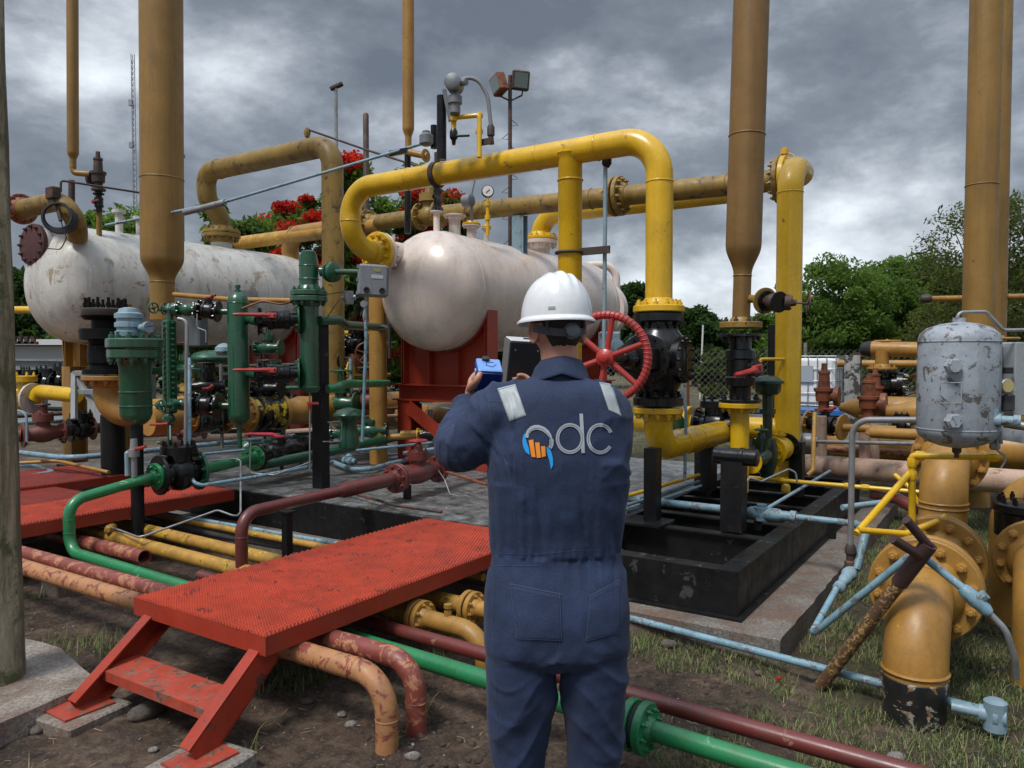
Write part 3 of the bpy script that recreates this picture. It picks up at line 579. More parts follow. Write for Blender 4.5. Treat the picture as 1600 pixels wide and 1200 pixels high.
# ================================================================ arched yellow pipe
rA = .103; RD = -VV; nfl = nz0-UU*.006; pLd = Vec((pL.x, pL.y, nfl.z)); 
off = (nfl-pLd); nf2 = pLd+UU*.34   # nozzle face
t = T('arched_yellow_pipe', 'glossy yellow pipe arching from the off-white vessel to the black gear valve', 'pipe', Vec((R0.x, R0.y, 1.9)))
zb = rise(R0, 482).z; m = MB(); m.tube([nfl, Vec((pL.x, pL.y, nfl.z))+(nfl-Vec((pL.x, pL.y, nfl.z))).project(UU)*0, pL, R0, Vec((R0.x, R0.y, zb))], rA, .29, 32, seg=14)
tq = run(R0, -VV, 891); m.lathe(Vec((tq.x, tq.y, .9)), ZZ, [(0, rA*.96), (tq.z-.9-rA*.6, rA*.96), (tq.z-.9-rA*.2, rA*1.2)], 28)
for (q, d) in ((Vec((tq.x, tq.y, tq.z-.23)), ZZ), (Vec((R0.x, R0.y, R0.z-.34)), ZZ), (tq+VV*.25, VV), (tq-VV*.30, VV), (Vec((pL.x, pL.y, pL.z-.32)), ZZ), (run(R0, -VV, 640), VV)): m.torus(q, d, rA, .006, 32, 6)
P('tube', m, YEL, t, smooth=60)
flange(t, nfl, (pLd-nfl), .105, .215, .055, YEL, 12, True, name='flange')
flange(t, Vec((R0.x, R0.y, zb-.03)), ZZ, rA, .195, .05, YEL, 12, True)
cl = MB(); q = run(R0, -VV, 683); cl.lathe(q-VV*.025, VV, [(0, rA+.002), (0.001, rA+.014), (.05, rA+.014), (.051, rA+.002)], 32, caps=False); cl.box(q+ZZ*(rA+.05), .05, .02, .10, VV, UU); cl.box(q-ZZ*(rA+.05), .05, .02, .10, VV, UU); P('clamp', cl, DMET, t)
q = Vec((tq.x, tq.y, rise(tq, 395).z)); m = MB(); m.torus(q, ZZ, rA+.012, .012, 32, 8); m.beam(q+VV*.11, q+VV*.36, .02, .06); P('support_ring', m, DMET, t)
# long level run behind, from the tall riser to the relief valve
rT = .112; Q0 = D(1235, 258, 6.9); qz = D(1252, 268, 7.2).z; Qb = Vec((Q0.x, Q0.y, D(0, 742, 6.9).z)); Q1 = Vec((Q0.x, Q0.y, qz)); Q2 = Q1+UU*.60; Q3 = run(Q2, -VV, 688); Q3.z += .10
t = T('tall_yellow_riser', 'tall bright yellow riser with a double bend at the top, standing on the open skid', 'pipe', Qb)
qf = run(Q2, -VV, 1222)
m = MB(); m.tube([Qb, Q1, Q2, qf], rT, .27, 32, seg=14); m.lathe(Qb, -ZZ, [(0, rT), (.02, rT*.98), (.06, rT*.8), (.08, rT*.4)], 28)
for z in (Q1.z-.26, Qb.z+.10): m.torus(Vec((Q0.x, Q0.y, z)), ZZ, rT, .006, 32, 6)
P('tube', m, YEL, t, smooth=60); flange(t, qf, VV, rT, .225, .05, YEL, 12, True)
m = MB(); e = qf+VV*.02+ZZ*.20; m.lathe(e, ZZ, [(0, .025), (.04, .025), (.041, .04), (.09, .04), (.10, .02)], 10); m.tube([e+ZZ*.06, e+ZZ*.06+VV*.07-ZZ*.03, e+VV*.13-ZZ*.06], .010, 0, 6); P('vent_valve', m, YEL, t)
t = T('level_yellow_run', 'long weathered yellow run passing behind the arch to the rusty relief valve', 'pipe', Q3.copy())
m = MB(); q2_ = Vec((qf.x, qf.y, qf.z)); m.tube([qf-VV*.012, Q3], rT*.97, 0, 28)
for px in (1137, 925, 760): m.torus(qf.lerp(Q3, (qf-run(Q2, -VV, px)).length/(qf-Q3).length), VV, rT, .006, 28, 6)
P('tube', m, MUSD, t); flange(t, qf-VV*.006, -VV, rT, .225, .05, MUSD, 12, 'm')
qg = qf.lerp(Q3, (qf-run(Q2, -VV, 966)).length/(qf-Q3).length); flange(t, qg, VV, rT, .215, .05, MUSD, 12, 'm'); flange(t, qg-VV*.02, -VV, rT, .215, .05, MUSD, 12, 'm')
m = MB(); qp = qf.lerp(Q3, (qf-run(Q2, -VV, 812)).length/(qf-Q3).length); m.ibeam(Vec((qp.x, qp.y, 2.6)), Vec((qp.x, qp.y, qp.z-rT)), .16, .10, .012, up=UU); S('pipe_support', m, PALB, 'short grey H-section post under the long yellow run', 'support')
vv0 = Q3-VV*.34; t = valve('relief_valve', Q3-VV*.01, vv0, .10, MUSD, 'rusty mustard flanged valve at the left end of the long yellow run', 'gate', wmat=DRUST and RUSTP, up=ZZ, stem=.3, wr=.08)
L0 = run(vv0, -VV, 575); pipe('level_stub', [vv0-VV*.01, L0], .105, MUSD, 'weathered yellow stub between the relief valve and the mustard bend', fl=[(L0, VV, {})])
L1 = run(L0, -VV, 438); L1.z -= .02
pipe('mustard_bend', [L0-VV*.01, L1, Vec((L1.x+.32, L1.y, L1.z-.62))], .125, MUS, 'mustard bend ending the long run, in front of the flame trees', fil=.28, n=28, welds=((L1+VV*.3, VV),))
pq = D(590, 352, 10.4); pipe('rear_pipe', [pq, run(pq, -VV, 372)], .10, CHY, 'yellow rear pipe crossing behind the mustard column', n=20)
# elbow off the second nozzle
e0 = Vec((qn.x, qn.y, zf)) if False else None
zf2 = D(843, 376, qn.y).z; n0 = Vec((qn.x, qn.y, zf2+.006)); n1 = Vec((qn.x, qn.y, D(0, 336, qn.y).z)); n2 = run(n1, VV, 1160); 
t = pipe('yellow_offtake', [n0, n1, n2], .125, YEL, 'yellow offtake elbow rising from the off-white vessel and running behind the long run', fil=.30, n=28, fl=[(n0, ZZ, dict(fr=.235, nb=14, bolts='m', mat=YEL))])
# tall mustard hoop from the stained vessel
zf3 = D(348, 366, nl.y).z; h0 = Vec((nl.x, nl.y, zf3+.006)); h1 = Vec((nl.x, nl.y, D(347, 268, nl.y).z)); h1.z = D(0, 274, nl.y).z
h2 = run(h1, VV, 519); h3 = Vec((h2.x, h2.y, D(0, 640, h2.y).z))
t = pipe('mustard_hoop', [h0, h0+ZZ*.22, h0+ZZ*.42-UU*.22, h1-UU*.24, run(h1-UU*.24, VV, 519), Vec((run(h1-UU*.24, VV, 519).x, run(h1-UU*.24, VV, 519).y, .95))], .128, MUSD, 'thick mustard pipe rising from the stained vessel and dropping behind the green columns', fil=.26, n=28, fl=[(h0, ZZ, dict(fr=.25, nb=14, bolts='m', mat=MUSD))], welds=((h1-UU*.24+VV*.3, VV),))
hq = run(h1-UU*.24, VV, 519); H3 = Vec((hq.x, hq.y, .98))+UU*.98
H3 = D(500, 641, 10.5); g1 = run(H3, VV, 790); pipe('mustard_header', [H3, g1], .165, MUS, 'thick level mustard header low behind the red vessel support', n=28, welds=((H3+VV*.5, VV), (H3+VV*1.2, VV), (H3+VV*2.0, VV)))
c_ = D(591, 620, 8.6); pipe('mustard_column', [c_+ZZ*-.75, Vec((c_.x, c_.y, D(0, 455, 8.6).z))], .10, MUS, 'short mustard column between the grey box and the red support')

# slender vents and their relief valves
def relief(name, base, h, r, mat, label, out=None, outd=None):
    t = T(name, label, 'relief valve', base); m = MB(); m.lathe(base, ZZ, [(0, r*.9), (h*.03, r*.9), (h*.031, r*1.7), (h*.08, r*1.7), (h*.081, r), (h*.22, r), (h*.24, r*1.5), (h*.42, r*1.6), (h*.44, r*1.9), (h*.50, r*1.9), (h*.51, r*1.15), (h*.78, r*1.0), (h*.79, r*1.15), (h*.84, r*1.1), (h*.85, r*.6), (h, r*.5)], 18); P('body', m, mat, t)
    if out is not None:
        m = MB(); d = Vec(outd).normalized(); c = base+ZZ*h*.34; m.lathe(c, d, [(0, r*1.0), (r*1.9, r*1.0), (r*1.9+.001, r*1.9), (r*2.3, r*1.9), (r*2.301, r*1.9), (r*2.8, r*1.9)], 18); P('outlet', m, mat, t)
    return t
b0_ = D(155, 322, 8.9); rv = relief('relief_valve', D(154, 300, 8.9), D(0, 237, 8.9).z-D(0, 300, 8.9).z, .045, DMET, 'dark maroon relief valve beside the slender vent pipe at far left', 1, -VV+ZZ*0)
e = D(114, 262, 8.9); pipe('vent_elbow', [e, Vec((e.x, e.y, D(0, 270, 8.9).z)), D(141, 272, 8.9)], .034, OCH, 'small ochre elbow joining the slender vent to the maroon relief valve', fil=.05, n=14)
valve('isolation_valve', D(154, 302, 8.9), D(155, 331, 8.9), .035, BLK, 'small black isolation valve stacked under the maroon relief valve', 'ball', lever=VV, up=-UU, hl=.15)
S('nozzle_stub', MB().cyl(D(155, 331, 8.9), D(155, 372, 8.9), .03), MUSD, 'rusty stub joining the black isolation valve to the stained vessel', 'pipe')
rod('lead_line', [D(112, 282, 8.95), D(112, 360, 8.95)], .035, DMET, 'dark bare pipe standing under the slender ochre vent at far left')
rod('air_line', [D(95, 300, 8.5), D(95, 282, 8.5), D(225, 302, 8.9)], .012, DMET, 'thin rusty tube running level at far left above the coiled hose', fil=.03)
t = T('coiled_hose', 'coil of black hose hanging on the end of the stained vessel', 'hose', D(90, 360, 8.3)); m = MB()
for i in range(4): m.torus(D(90+i*1.2, 338+i*1.0, 8.3), Vec((.25+.1*i, -1, .1)), .135+.009*i, .014, 36, 6)
P('coil', m, RUBB, t); m = MB(); m.tube([D(95, 345, 8.3), D(104, 372, 8.3), D(95, 390, 8.3), D(72, 388, 8.4)], .006, .06, 6); P('tail', m, RUBB, t)
m = MB(); m.box(D(83, 302, 8.35), .15, .1, .13, VV, UU, bev=.01); m.cyl(D(86, 310, 8.35), D(95, 345, 8.3), .02); S('junction_box', m, DMET, 'small dark box fixed above the coiled hose', 'junction box')
mp = D(33, 327, 8.9); t = pipe('mustard_stub', [mp, run(mp, VV, 118), D(121, 372, 8.6)], .105, MUSD, 'flanged mustard pipe stub pointing left above the stained vessel', fil=.2, n=24, fl=[(mp, VV, dict(fr=.175, nb=12, bolts='m', mat=RUSTP))])
rod('yellow_branch', [D(-30, 484, 10), D(62, 484, 9.6)], .045, YEL, 'small yellow pipe at the far left edge beside the stained vessel')
# conduit and stays
rod('conduit', [D(165, 352, 8.0), D(350, 316, 7.6), D(668, 222, 6.9)], .014, PALB, 'long thin grey conduit sloping up to the arch clamp')
rod('conduit', [D(288, 332, 7.75), D(352, 316, 7.6)], .032, GALV, 'thick grey sleeve on the sloping conduit')
rod('stay_rod', [D(480, 202, 9.6), D(566, 232, 9.3), D(660, 262, 8.8)], .013, DMET, 'dark stay rod sloping down right from the mustard hoop')
m = MB(); m.tube([D(480, 238, 9.6), D(480, 200, 9.6)], .018, 0, 8); m.lathe(D(480, 214, 9.6), ZZ, [(0, .03), (.05, .045), (.1, .03)], 8); S('vent_cock', m, MUSD, 'small vent cock on top of the mustard hoop', 'valve')
m = MB(); m.tube([D(600, 400, 7.3), D(712, 228, 6.6)], .0, 0, 6) if False else None
# ---- instrument post above the arch
t = T('transmitter', 'grey field transmitter clamped on a black post above the arched pipe', 'instrument', D(690, 230, 6.65))
P('post', MB().cyl(D(690, 250, 6.65), D(690, 150, 6.65), .042), BLK, t)
P('post', MB().cyl(D(678, 232, 6.9), D(678, 196, 6.9), .03), BLK, t)
m = MB(); q = D(711, 132, 6.55); m.lathe(q-Vec((.02, .09, 0)), Vec((.15, 1, 0)), [(0, .055), (.01, .07), (.16, .07), (.17, .055)], 24); m.lathe(q-ZZ*.05, -ZZ, [(0, .03), (.04, .035), (.05, .06), (.11, .06), (.12, .045), (.19, .045), (.20, .03)], 18); m.lathe(q+VV*.05, VV, [(0, .03), (.07, .03)], 10); P('housing', m, GRYB, t)
m = MB(); m.box(D(699, 165, 6.6), .035, .06, .26, Vec((1, 0, .2)), (0, 1, 0), Vec((-.2, 0, 1))); P('bracket', m, GRYB, t)
rod('flexible_conduit', [D(722, 124, 6.55), D(745, 119, 6.55), D(762, 150, 6.55), D(767, 195, 6.55)], .017, plain('grey_flex', (.20, .21, .22), .5), 'grey flexible conduit curling down from the field transmitter', cat='hose', fil=.22)
m = MB(); m.lathe(D(767, 195, 6.55), -ZZ, [(0, .022), (.02, .032), (.09, .032), (.10, .022), (.16, .03)], 12); m.box(D(756, 222, 6.55), .14, .03, .05, VV); S('cable_gland', m, DMET, 'cable gland at the lower end of the grey flexible conduit', 'fitting')
rod('impulse_line', [D(709, 160, 6.6), D(709, 186, 6.6), D(709, 212, 6.6)], .022, YEL, 'short yellow drop leg under the field transmitter')
rod('impulse_line', [D(709, 184, 6.6), D(749, 180, 6.55), D(749, 246, 6.5)], .021, YEL, 'small yellow line bending down to the arched pipe', fil=.03)
[S('pipe_union', MB().lathe(D(x, y, 6.58)-ZZ*.02, ZZ, [(0, .026), (.01, .032), (.035, .032), (.045, .026)], 8), YEL, 'yellow union on the instrument piping, '+w, 'fitting') for x, y, w in ((709, 186, 'at the tee'), (749, 181, 'at the corner'), (749, 206, 'on the right drop'), (709, 168, 'just under the transmitter'))]
m = MB(); m.lathe(D(709, 210, 6.6)+ZZ*.05, -ZZ, [(0, .02), (.03, .035), (.08, .035), (.10, .02), (.14, .015)], 10); m.tube([D(709, 213, 6.6), D(733, 212, 6.5)], .010, 0, 6); S('drain_cock', m, BLK, 'black drain cock with a lever under the yellow drop leg', 'valve')
m = MB(); m.box(D(666, 218, 6.85), .11, .1, .11, VV, UU, bev=.02); m.lathe(D(666, 214, 6.85), ZZ, [(0, .035), (.05, .035)], 10); S('conduit_box', m, GRYB, 'small grey conduit box at the top of the sloping conduit', 'junction box')
vq = D(684, 327, 8.66); 
t = valve('nozzle_valve', D(684, 328, 8.6), D(684, 288, 8.2), .035, BLK, 'black valve joining the vessel nozzle to the arched pipe', 'ball', up=-UU)
e = D(638, 232, 8.2); pipe('vent_elbow', [e, Vec((e.x, e.y, D(0, 238, 8.2).z)), D(668, 244, 8.1)], .036, MUS, 'small ochre elbow at the foot of the central slender vent', fil=.06, n=14, fl=[(D(666, 243, 8.1), -VV, dict(fr=.07, bolts='m', nb=6))])
rod('lead_line', [D(637, 240, 8.3), D(637, 365, 8.3)], .035, BLK, 'black bare pipe standing under the central slender vent')
m = MB(); m.box(D(622, 238, 7.0), .22, .03, .05, VV); S('clamp_bar', m, BLK, 'black clamp bar on the sloping conduit', 'bracket')
# gauge
t = T('pressure_gauge', 'round white-faced pressure gauge on a yellow stem above the off-white vessel', 'gauge', D(761, 340, 8.55)); q = D(762, 299, 8.5); fd = Vec((.1, -1, 0)).normalized()
P('case', MB().lathe(q-fd*.03, fd, [(0, .06), (.005, .068), (.045, .068), (.05, .062)], 28), DMET, t); P('dial', MB().lathe(q+fd*.0195, fd, [(0, .058), (.003, .058)], 28), plain('dial_white', (.75, .75, .72), .4), t)
m = MB(); m.box(q+fd*.026, .055, .003, .006, Vec((.7, .07, .6)), fd, Vec((-.6, 0, .7))); P('needle', m, RUBB, t)
P('stem', MB().lathe(q-ZZ*.06, -ZZ, [(0, .015), (.05, .015), (.051, .03), (.10, .03), (.101, .02), (.2, .02), (.201, .035), (.25, .035), (.26, .02), (.42, .02)], 10), YEL, t)
t = T('vent_tube', 'grey curved tube and cap rising left of the pressure gauge', 'pipe', D(737, 345, 8.6)); P('tube', MB().tube([D(737, 345, 8.6), D(737, 300, 8.6), D(742, 278, 8.6), D(748, 272, 8.6)], .016, .05, 8), GALV, t); m = MB(); m.lathe(D(730, 314, 8.55), VV, [(-.05, .05), (-.04, .07), (.06, .07), (.07, .05)], 16); P('cap', m, GRYB, t)

# ================================================================ black gear valve and the yellow elbow under it
zt_ = zb-.036; zbv = D(0, 634, 5.9).z
c = Vec((R0.x, R0.y, (zt_+zbv)/2)); t = T('gear_valve', 'big black gear-operated valve below the arched pipe with a red spoked handwheel', 'valve', Vec((R0.x, R0.y, zbv)))
H = zt_-zbv; m = MB(); m.lathe(Vec((R0.x, R0.y, zbv)), ZZ, [(.05, .14), (H*.13, .135), (H*.2, .16), (H*.28, .20), (H*.4, .225), (H*.62, .225), (H*.73, .2), (H*.8, .155), (H*.88, .14), (H-.05, .15)], 40)
m.lathe(c-UU*.16-VV*.0, -UU, [(0, .17), (.08, .17), (.081, .19), (.115, .19), (.12, .17)], 36); m.lathe(c+VV*.14, VV, [(0, .18), (.075, .18), (.08, .16)], 36); m.lathe(c-VV*.14, -VV, [(0, .18), (.075, .18), (.08, .16)], 36)
for k_ in range(12):
    a_ = k_*math.pi/6; m.lathe(c-UU*.275+(VV*math.cos(a_)+ZZ*math.sin(a_))*.165, -UU, [(0, .013), (.02, .013)], 6); m.lathe(c+VV*.215+(UU*math.cos(a_)+ZZ*math.sin(a_))*.155, VV, [(0, .013), (.02, .013)], 6); m.lathe(c-VV*.215+(UU*math.cos(a_)+ZZ*math.sin(a_))*.155, -VV, [(0, .013), (.02, .013)], 6)
P('body', m, BLK, t)
flange(t, Vec((R0.x, R0.y, zt_)), -ZZ, rA, .19, .07, BLK, 12, True, hub=False); flange(t, Vec((R0.x, R0.y, zbv)), ZZ, rA, .19, .07, BLK, 12, True, hub=False)
hwp = D(946, 559, 5.12); gx = c+(hwp-c)*.42+ZZ*.0; hd_ = (hwp-c).normalized(); m = MB(); m.box(gx, .26, .24, .20, hd_, hd_.cross(ZZ), ZZ, bev=.03); m.cyl(c, hwp, .035); m.lathe(gx+hd_*.1, hd_, [(0, .08), (.12, .06), (.13, .04)], 16); P('gearbox', m, BLK, t)
hwn = Vec((-.50, -.86, .02)).normalized(); handwheel(t, hwp, Vec((-.36, -.93, .0)), .285, .027, REDH, 6, True, a0=.35)
P('shaft_cap', MB().lathe(hwp, Vec((-.36, -.93, 0)), [(0, .03), (.05, .03), (.055, .02)], 12), REDH, t)
z0_ = zbv-.012; lowz = D(0, 700, 5.9).z; l0 = Vec((R0.x, R0.y, z0_)); l1 = Vec((R0.x, R0.y, lowz)); l2 = l1+UU*1.9
pipe('yellow_lower_elbow', [l0, l1, l2], .108, YEL, 'yellow elbow under the black gear valve running back along the skid', fil=.2, n=32, fl=[(l0, -ZZ, dict(fr=.19, nb=12, bolts=True, th=.045))], welds=((l1+UU*.45, UU), (l1+UU*.8, UU)))
pb = D(1020, 700, 5.68); m = MB(); m.box(Vec((pb.x, pb.y, (DZ+.01+pb.z)/2)), .10, .10, pb.z-DZ-.01, VV, UU); S('pipe_post', m, BLKM, 'square black post under the yellow elbow, on a base plate', 'post')
q = l1-UU*.10; m = MB(); m.lathe(l1-UU*.32-VV*.22, VV*-1+UU*.0, [(0, .12), (.03, .13), (.03, .16), (.07, .16), (.08, .12), (.3, .12)], 32)
S('black_coupling', m, BLK, 'round black coupling half hidden behind the worker at hip right', 'coupling')
t = T('yellow_branch', 'yellow flanged branch behind the gear valve, right of the worker', 'pipe', D(1085, 665, 7.4)); q = D(1085, 664, 7.4); m = MB(); m.tube([q-VV*.6, q+VV*.85], .10, 0, 24); P('tube', m, YEL, t); flange(t, q-VV*.03, -VV, .1, .18, .04, YEL, 10, 'm'); 
valve('check_valve', q+VV*.02, q+VV*.42, .10, BLK, 'black check valve with a lidded bonnet on the rear yellow branch', 'check', bolts='m')
t = T('green_regulator', 'dark green round regulator behind the yellow branch', 'regulator', D(1048, 668, 7.2)); P('body', MB().lathe(D(1050, 668, 7.15), VV-UU*.3, [(-.06, .02), (-.05, .14), (0, .165), (.05, .14), (.06, .02)], 28), GRN, t)

# ---- slim riser with ball valve
X0 = D(1157.5, 512, 6.1); t = T('slim_riser_flange', 'rust-stained flange at the foot of the brown vent stack', 'flange', X0); flange(t, X0-ZZ*.005, ZZ, .069, .165, .05, MUSD, 8, True, bmat=DMET)
y1_, y2_ = D(0, 522, 6.1).z, D(0, 628, 6.1).z; A0 = Vec((X0.x, X0.y, y1_)); A1 = Vec((X0.x, X0.y, y2_))
valve('ball_valve', A0, A1, .085, BLK, 'tall black ball valve with a red lever under the brown vent stack', 'ball', up=Vec((.55, -.8, 0)), lever=Vec((-.80, -.5, -.15)).normalized(), hl=.30, fr=.165, bolts=True, nb=8)
B0 = Vec((X0.x, X0.y, y2_-.006)); pipe('slim_yellow_riser', [Vec((X0.x, X0.y, D(0, 768, 6.1).z)), B0], .073, YEL, 'slim yellow riser below the tall black ball valve', fl=[(B0, -ZZ, dict(fr=.165, nb=8, th=.04))], n=24)
s0 = D(1168, 466, 6.1); sv = D(1196, 470, 5.85); sdv = (sv-s0).normalized(); 
t = pipe('side_branch', [s0, sv], .032, OCH, 'small ochre side branch on the brown stack above the ball valve', n=16, fl=[(sv, -sdv, dict(fr=.10, nb=4, bolts=True, bmat=DMET, mat=MUSD, bs=.017))])
valve('side_valve', sv+sdv*.008, sv+sdv*.14+VV*.03, .045, DMET, 'dark maroon gate valve with a small wheel crossing the tall yellow riser', 'gate', fmat=BLK, wmat=DMET, up=Vec((1, -.25, -.08)), stem=.7, nb=6, wr=.085)
m = MB(); pz = D(1147, 720, 5.35); m.box(Vec((pz.x, pz.y, (DZ+.006+pz.z)/2)), .15, .13, pz.z-DZ-.006, VV, UU); S('pipe_post', m, BLKM, 'thick black post with a round cradle in front of the slim riser', 'post')
m = MB(); m.lathe(pz+ZZ*.03-VV*.14, VV, [(0, .05), (.005, .06), (.18, .06), (.185, .066), (.21, .066), (.215, .06), (.30, .06), (.305, .05)], 24); S('pipe_cradle', m, BLK, 'short black capped cylinder lying on top of the thick black post', 'pipe')
for (px, py, d, w, lab) in ((1103, 735, 7.0, .16, 'black post behind the two skid posts'), (1246, 730, 6.75, .11, 'slim black post beside the tall yellow riser'), (1158, 640, 7.6, .10, 'black post behind the tall yellow riser top')):
    q = D(px, py-40, d); m = MB(); m.box(Vec((q.x, q.y, (DZ+q.z)/2)), w, w, q.z-DZ, VV, UU); S('pipe_post', m, BLKM, lab, 'post')
rod('vent_duct', [D(1208, 508, 7.6), D(1208, 700, 7.6)], .05, BLK, 'black upright pipe left of the tall yellow riser')
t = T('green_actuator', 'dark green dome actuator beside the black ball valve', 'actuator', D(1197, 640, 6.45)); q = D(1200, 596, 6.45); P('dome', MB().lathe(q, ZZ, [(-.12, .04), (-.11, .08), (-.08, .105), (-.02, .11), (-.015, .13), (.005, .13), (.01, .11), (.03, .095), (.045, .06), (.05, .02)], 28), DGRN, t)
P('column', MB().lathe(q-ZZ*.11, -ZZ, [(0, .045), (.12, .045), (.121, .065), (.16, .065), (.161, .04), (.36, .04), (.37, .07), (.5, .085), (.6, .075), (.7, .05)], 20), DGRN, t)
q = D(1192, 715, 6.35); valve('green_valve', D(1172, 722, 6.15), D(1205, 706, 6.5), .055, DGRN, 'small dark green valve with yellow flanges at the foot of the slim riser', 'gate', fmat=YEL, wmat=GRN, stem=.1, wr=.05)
valve('black_coupling', D(1207, 705, 6.52), D(1229, 698, 6.75), .07, YEL, 'yellow flange and black coupling bolted to the tall riser', 'ball', flmat2=BLK, nb=8)
rod('yellow_trim', [D(1188, 566, 6.8), D(1188, 561, 6.8), D(1225, 561, 6.8)], .014, YEL, 'thin yellow tube between the ball valve and the tall riser', fil=.02)
rod('yellow_trim', [D(1205, 612, 6.6), D(1204, 690, 6.6)], .012, YEL, 'thin upright yellow tube behind the green actuator')
# lines over the open skid
zz = .56; a_ = G(1168, 746, zz); rod('yellow_line', [a_, run(a_, VV, 1330), run(a_, VV, 1440)], .018, YEL, 'thin yellow line crossing the far bays of the open skid')
[S('pipe_union', MB().lathe(run(a_, VV, x)-VV*.03, VV, [(0, .022), (.02, .026), (.05, .026), (.06, .022)], 8), YEL, 'small yellow union over the far skid bays, '+w, 'fitting') for x, w in ((1220, 'near the black upright'), (1325, 'beside the grey conduit'), (1352, 'just right of the grey conduit'))]
rod('drain_line', [D(1228, 745, 6.6), D(1226, 758, 6.6)], .02, YEL, 'short yellow drain under the tall riser'); 
m = MB(); m.lathe(D(1228, 756, 6.6), -ZZ, [(0, .025), (.02, .04), (.07, .04), (.09, .02)], 8); S('drain_cock', m, YEL, 'yellow drain cock hanging under the tall riser', 'valve')
rod('yellow_line', [G(970, 778, zz), G(1092, 742, zz)], .016, YEL, 'thin yellow line right of the worker, running back along the skid')
rod('blue_line', [G(978, 790, .5), G(1092, 752, .5)], .013, LBL, 'thin pale blue line running back beside the thin yellow one')
rod('blue_line', [G(978, 800, .44), G(1100, 758, .44)], .015, LBL, 'lowest pale blue line on the left rail of the open skid')
B_ = G(1190, 802, .49); rod('blue_main', [run(B_, -VV, 960), B_], .029, LBL, 'thick chipped blue line crossing the open skid behind the black posts')
t = T('blue_tee', 'chipped pale blue tee casting on the rail of the open skid', 'fitting', B_); m = MB(); m.lathe(B_-VV*.10, VV, [(0, .03), (.02, .042), (.10, .05), (.22, .045), (.24, .034), (.30, .034), (.30, .042), (.34, .042)], 18); m.lathe(B_, ZZ, [(-.05, .045), (.045, .055), (.046, .035), (.065, .035)], 16); P('body', m, LBL, t)
rod('blue_line', [B_+VV*.24, run(B_, VV, 1342)], .023, LBL, 'blue line from the tee to the grey upright over the pad edge')
rod('grey_line', [B_+ZZ*.01, B_+ZZ*.01+UU*2.4], .014, PALB, 'pale grey-blue line running back diagonally from the tee')
for px in (1185, 1300):
    q = run(B_, VV, px); m = MB(); m.box(Vec((q.x, q.y, q.z-.07))-VV*0, .05, .05, .10, VV, UU); S('pipe_clip', m, BLKM, 'small black clip under the blue line near column %d' % 0 if False else ('small black clip under the blue tee' if px == 1185 else 'small black clip on the skid rail under the blue line'), 'clip')
rod('grey_tube', [D(1168, 762, 5.9), D(1165, 745, 5.9), D(1190, 752, 6.0), D(1232, 733, 6.2), D(1243, 738, 6.2), D(1246, 755, 6.2)], .008, GALV, 'thin bent grey tube at the foot of the slim riser', fil=.04)
rod('impulse_line', [D(1000, 555, 6.6) , D(998, 560, 6.6), D(1065, 600, 6.4), D(1072, 640, 6.2), D(1070, 750, 6.2)], .013, PALB, 'pale blue upright tube behind the yellow elbow', fil=.1)
rod('red_tube', [D(1075, 640, 9.5), D(1075, 553, 9.5), D(1062, 553, 9.5)], .018, RUSTP, 'thin red tube standing behind the gear valve', fil=.04)
m = MB(); m.box(D(952, 538, 7.4), .20, .10, .24, (1, .1, 0), (-.1, 1, 0), bev=.015); m.lathe(D(963, 540, 7.3), Vec((.1, -1, 0)), [(0, .06), (.05, .06), (.055, .04)], 20); S('meter_box', m, PALB, 'light blue meter box seen through the red handwheel', 'meter')
rod('steel_rod', [D(946, 258, 6.2), D(944, 545, 6.2)], .017, PALB, 'long grey upright rod hanging from the arch, right of the tee leg'); m = MB(); m.lathe(D(948, 262, 6.2), ZZ, [(0, .02), (.03, .04), (.07, .04)], 10); S('rod_clamp', m, BLK, 'black clamp at the top of the long grey rod', 'clamp')
# ================================================================ left foreground: flanged black valve, green columns and their valves
def zat(py, d): return D(0, py, d).z
bv = D(167, 585, 7.5); t = T('flanged_valve', 'big black flanged valve with a crown of studs in front of the stained white vessel', 'valve', bv); m = MB()
prof = [(0, .215), (.05, .215), (.051, .15), (.10, .15), (.11, .165), (.20, .17), (.28, .165), (.29, .15), (.33, .16), (.34, .235), (.44, .235), (.445, .13), (.53, .13), (.531, .19), (.56, .22)]
m.lathe(bv, ZZ, prof, 36); P('body', m, BLK2, t); m = MB(); m.lathe(bv+ZZ*.565, ZZ, [(0, .21), (.008, .215), (.065, .215), (.075, .20)], 36); f = P('cover', m, paint('grey_brown_cover', (.045, .037, .033), .5, RUST, .2, grime=.4), t)
sm = MB(); sm.lathe((0, 0, -.04), ZZ, [(0, .014), (.06, .014), (.061, .023), (.10, .023), (.101, .014), (.15, .014)], 8); sme = mkmesh('bolt', sm.v, sm.f, BLK2, smooth=25)
for i in range(12):
    a = i*math.pi/6+.1; b = bpy.data.objects.new('bolt', sme); COL.objects.link(b); b.parent = f; b.location = bv+ZZ*.63+Vec((math.cos(a), math.sin(a), 0))*.175-rootloc(f)
k0 = bv-ZZ*.012; k1 = Vec((bv.x, bv.y, zat(648, 7.5))); k2 = run(k1, (VV*.8+UU*.6).normalized(), 276)
pipe('mustard_elbow', [k0, k1, k2], .125, MUS, 'mustard elbow under the studded black valve', fil=.22, n=32, fl=[(k0, -ZZ, dict(fr=.225, nb=10, bolts=True, bmat=MUS, th=.045))])
m = MB(); q = D(177, 690, 7.7); m.cyl(Vec((q.x, q.y, DZ)), Vec((q.x, q.y, zat(648, 7.7))), .115, 28); S('pipe_post', m, BLKM, 'thick round black post behind the mustard elbow', 'post')
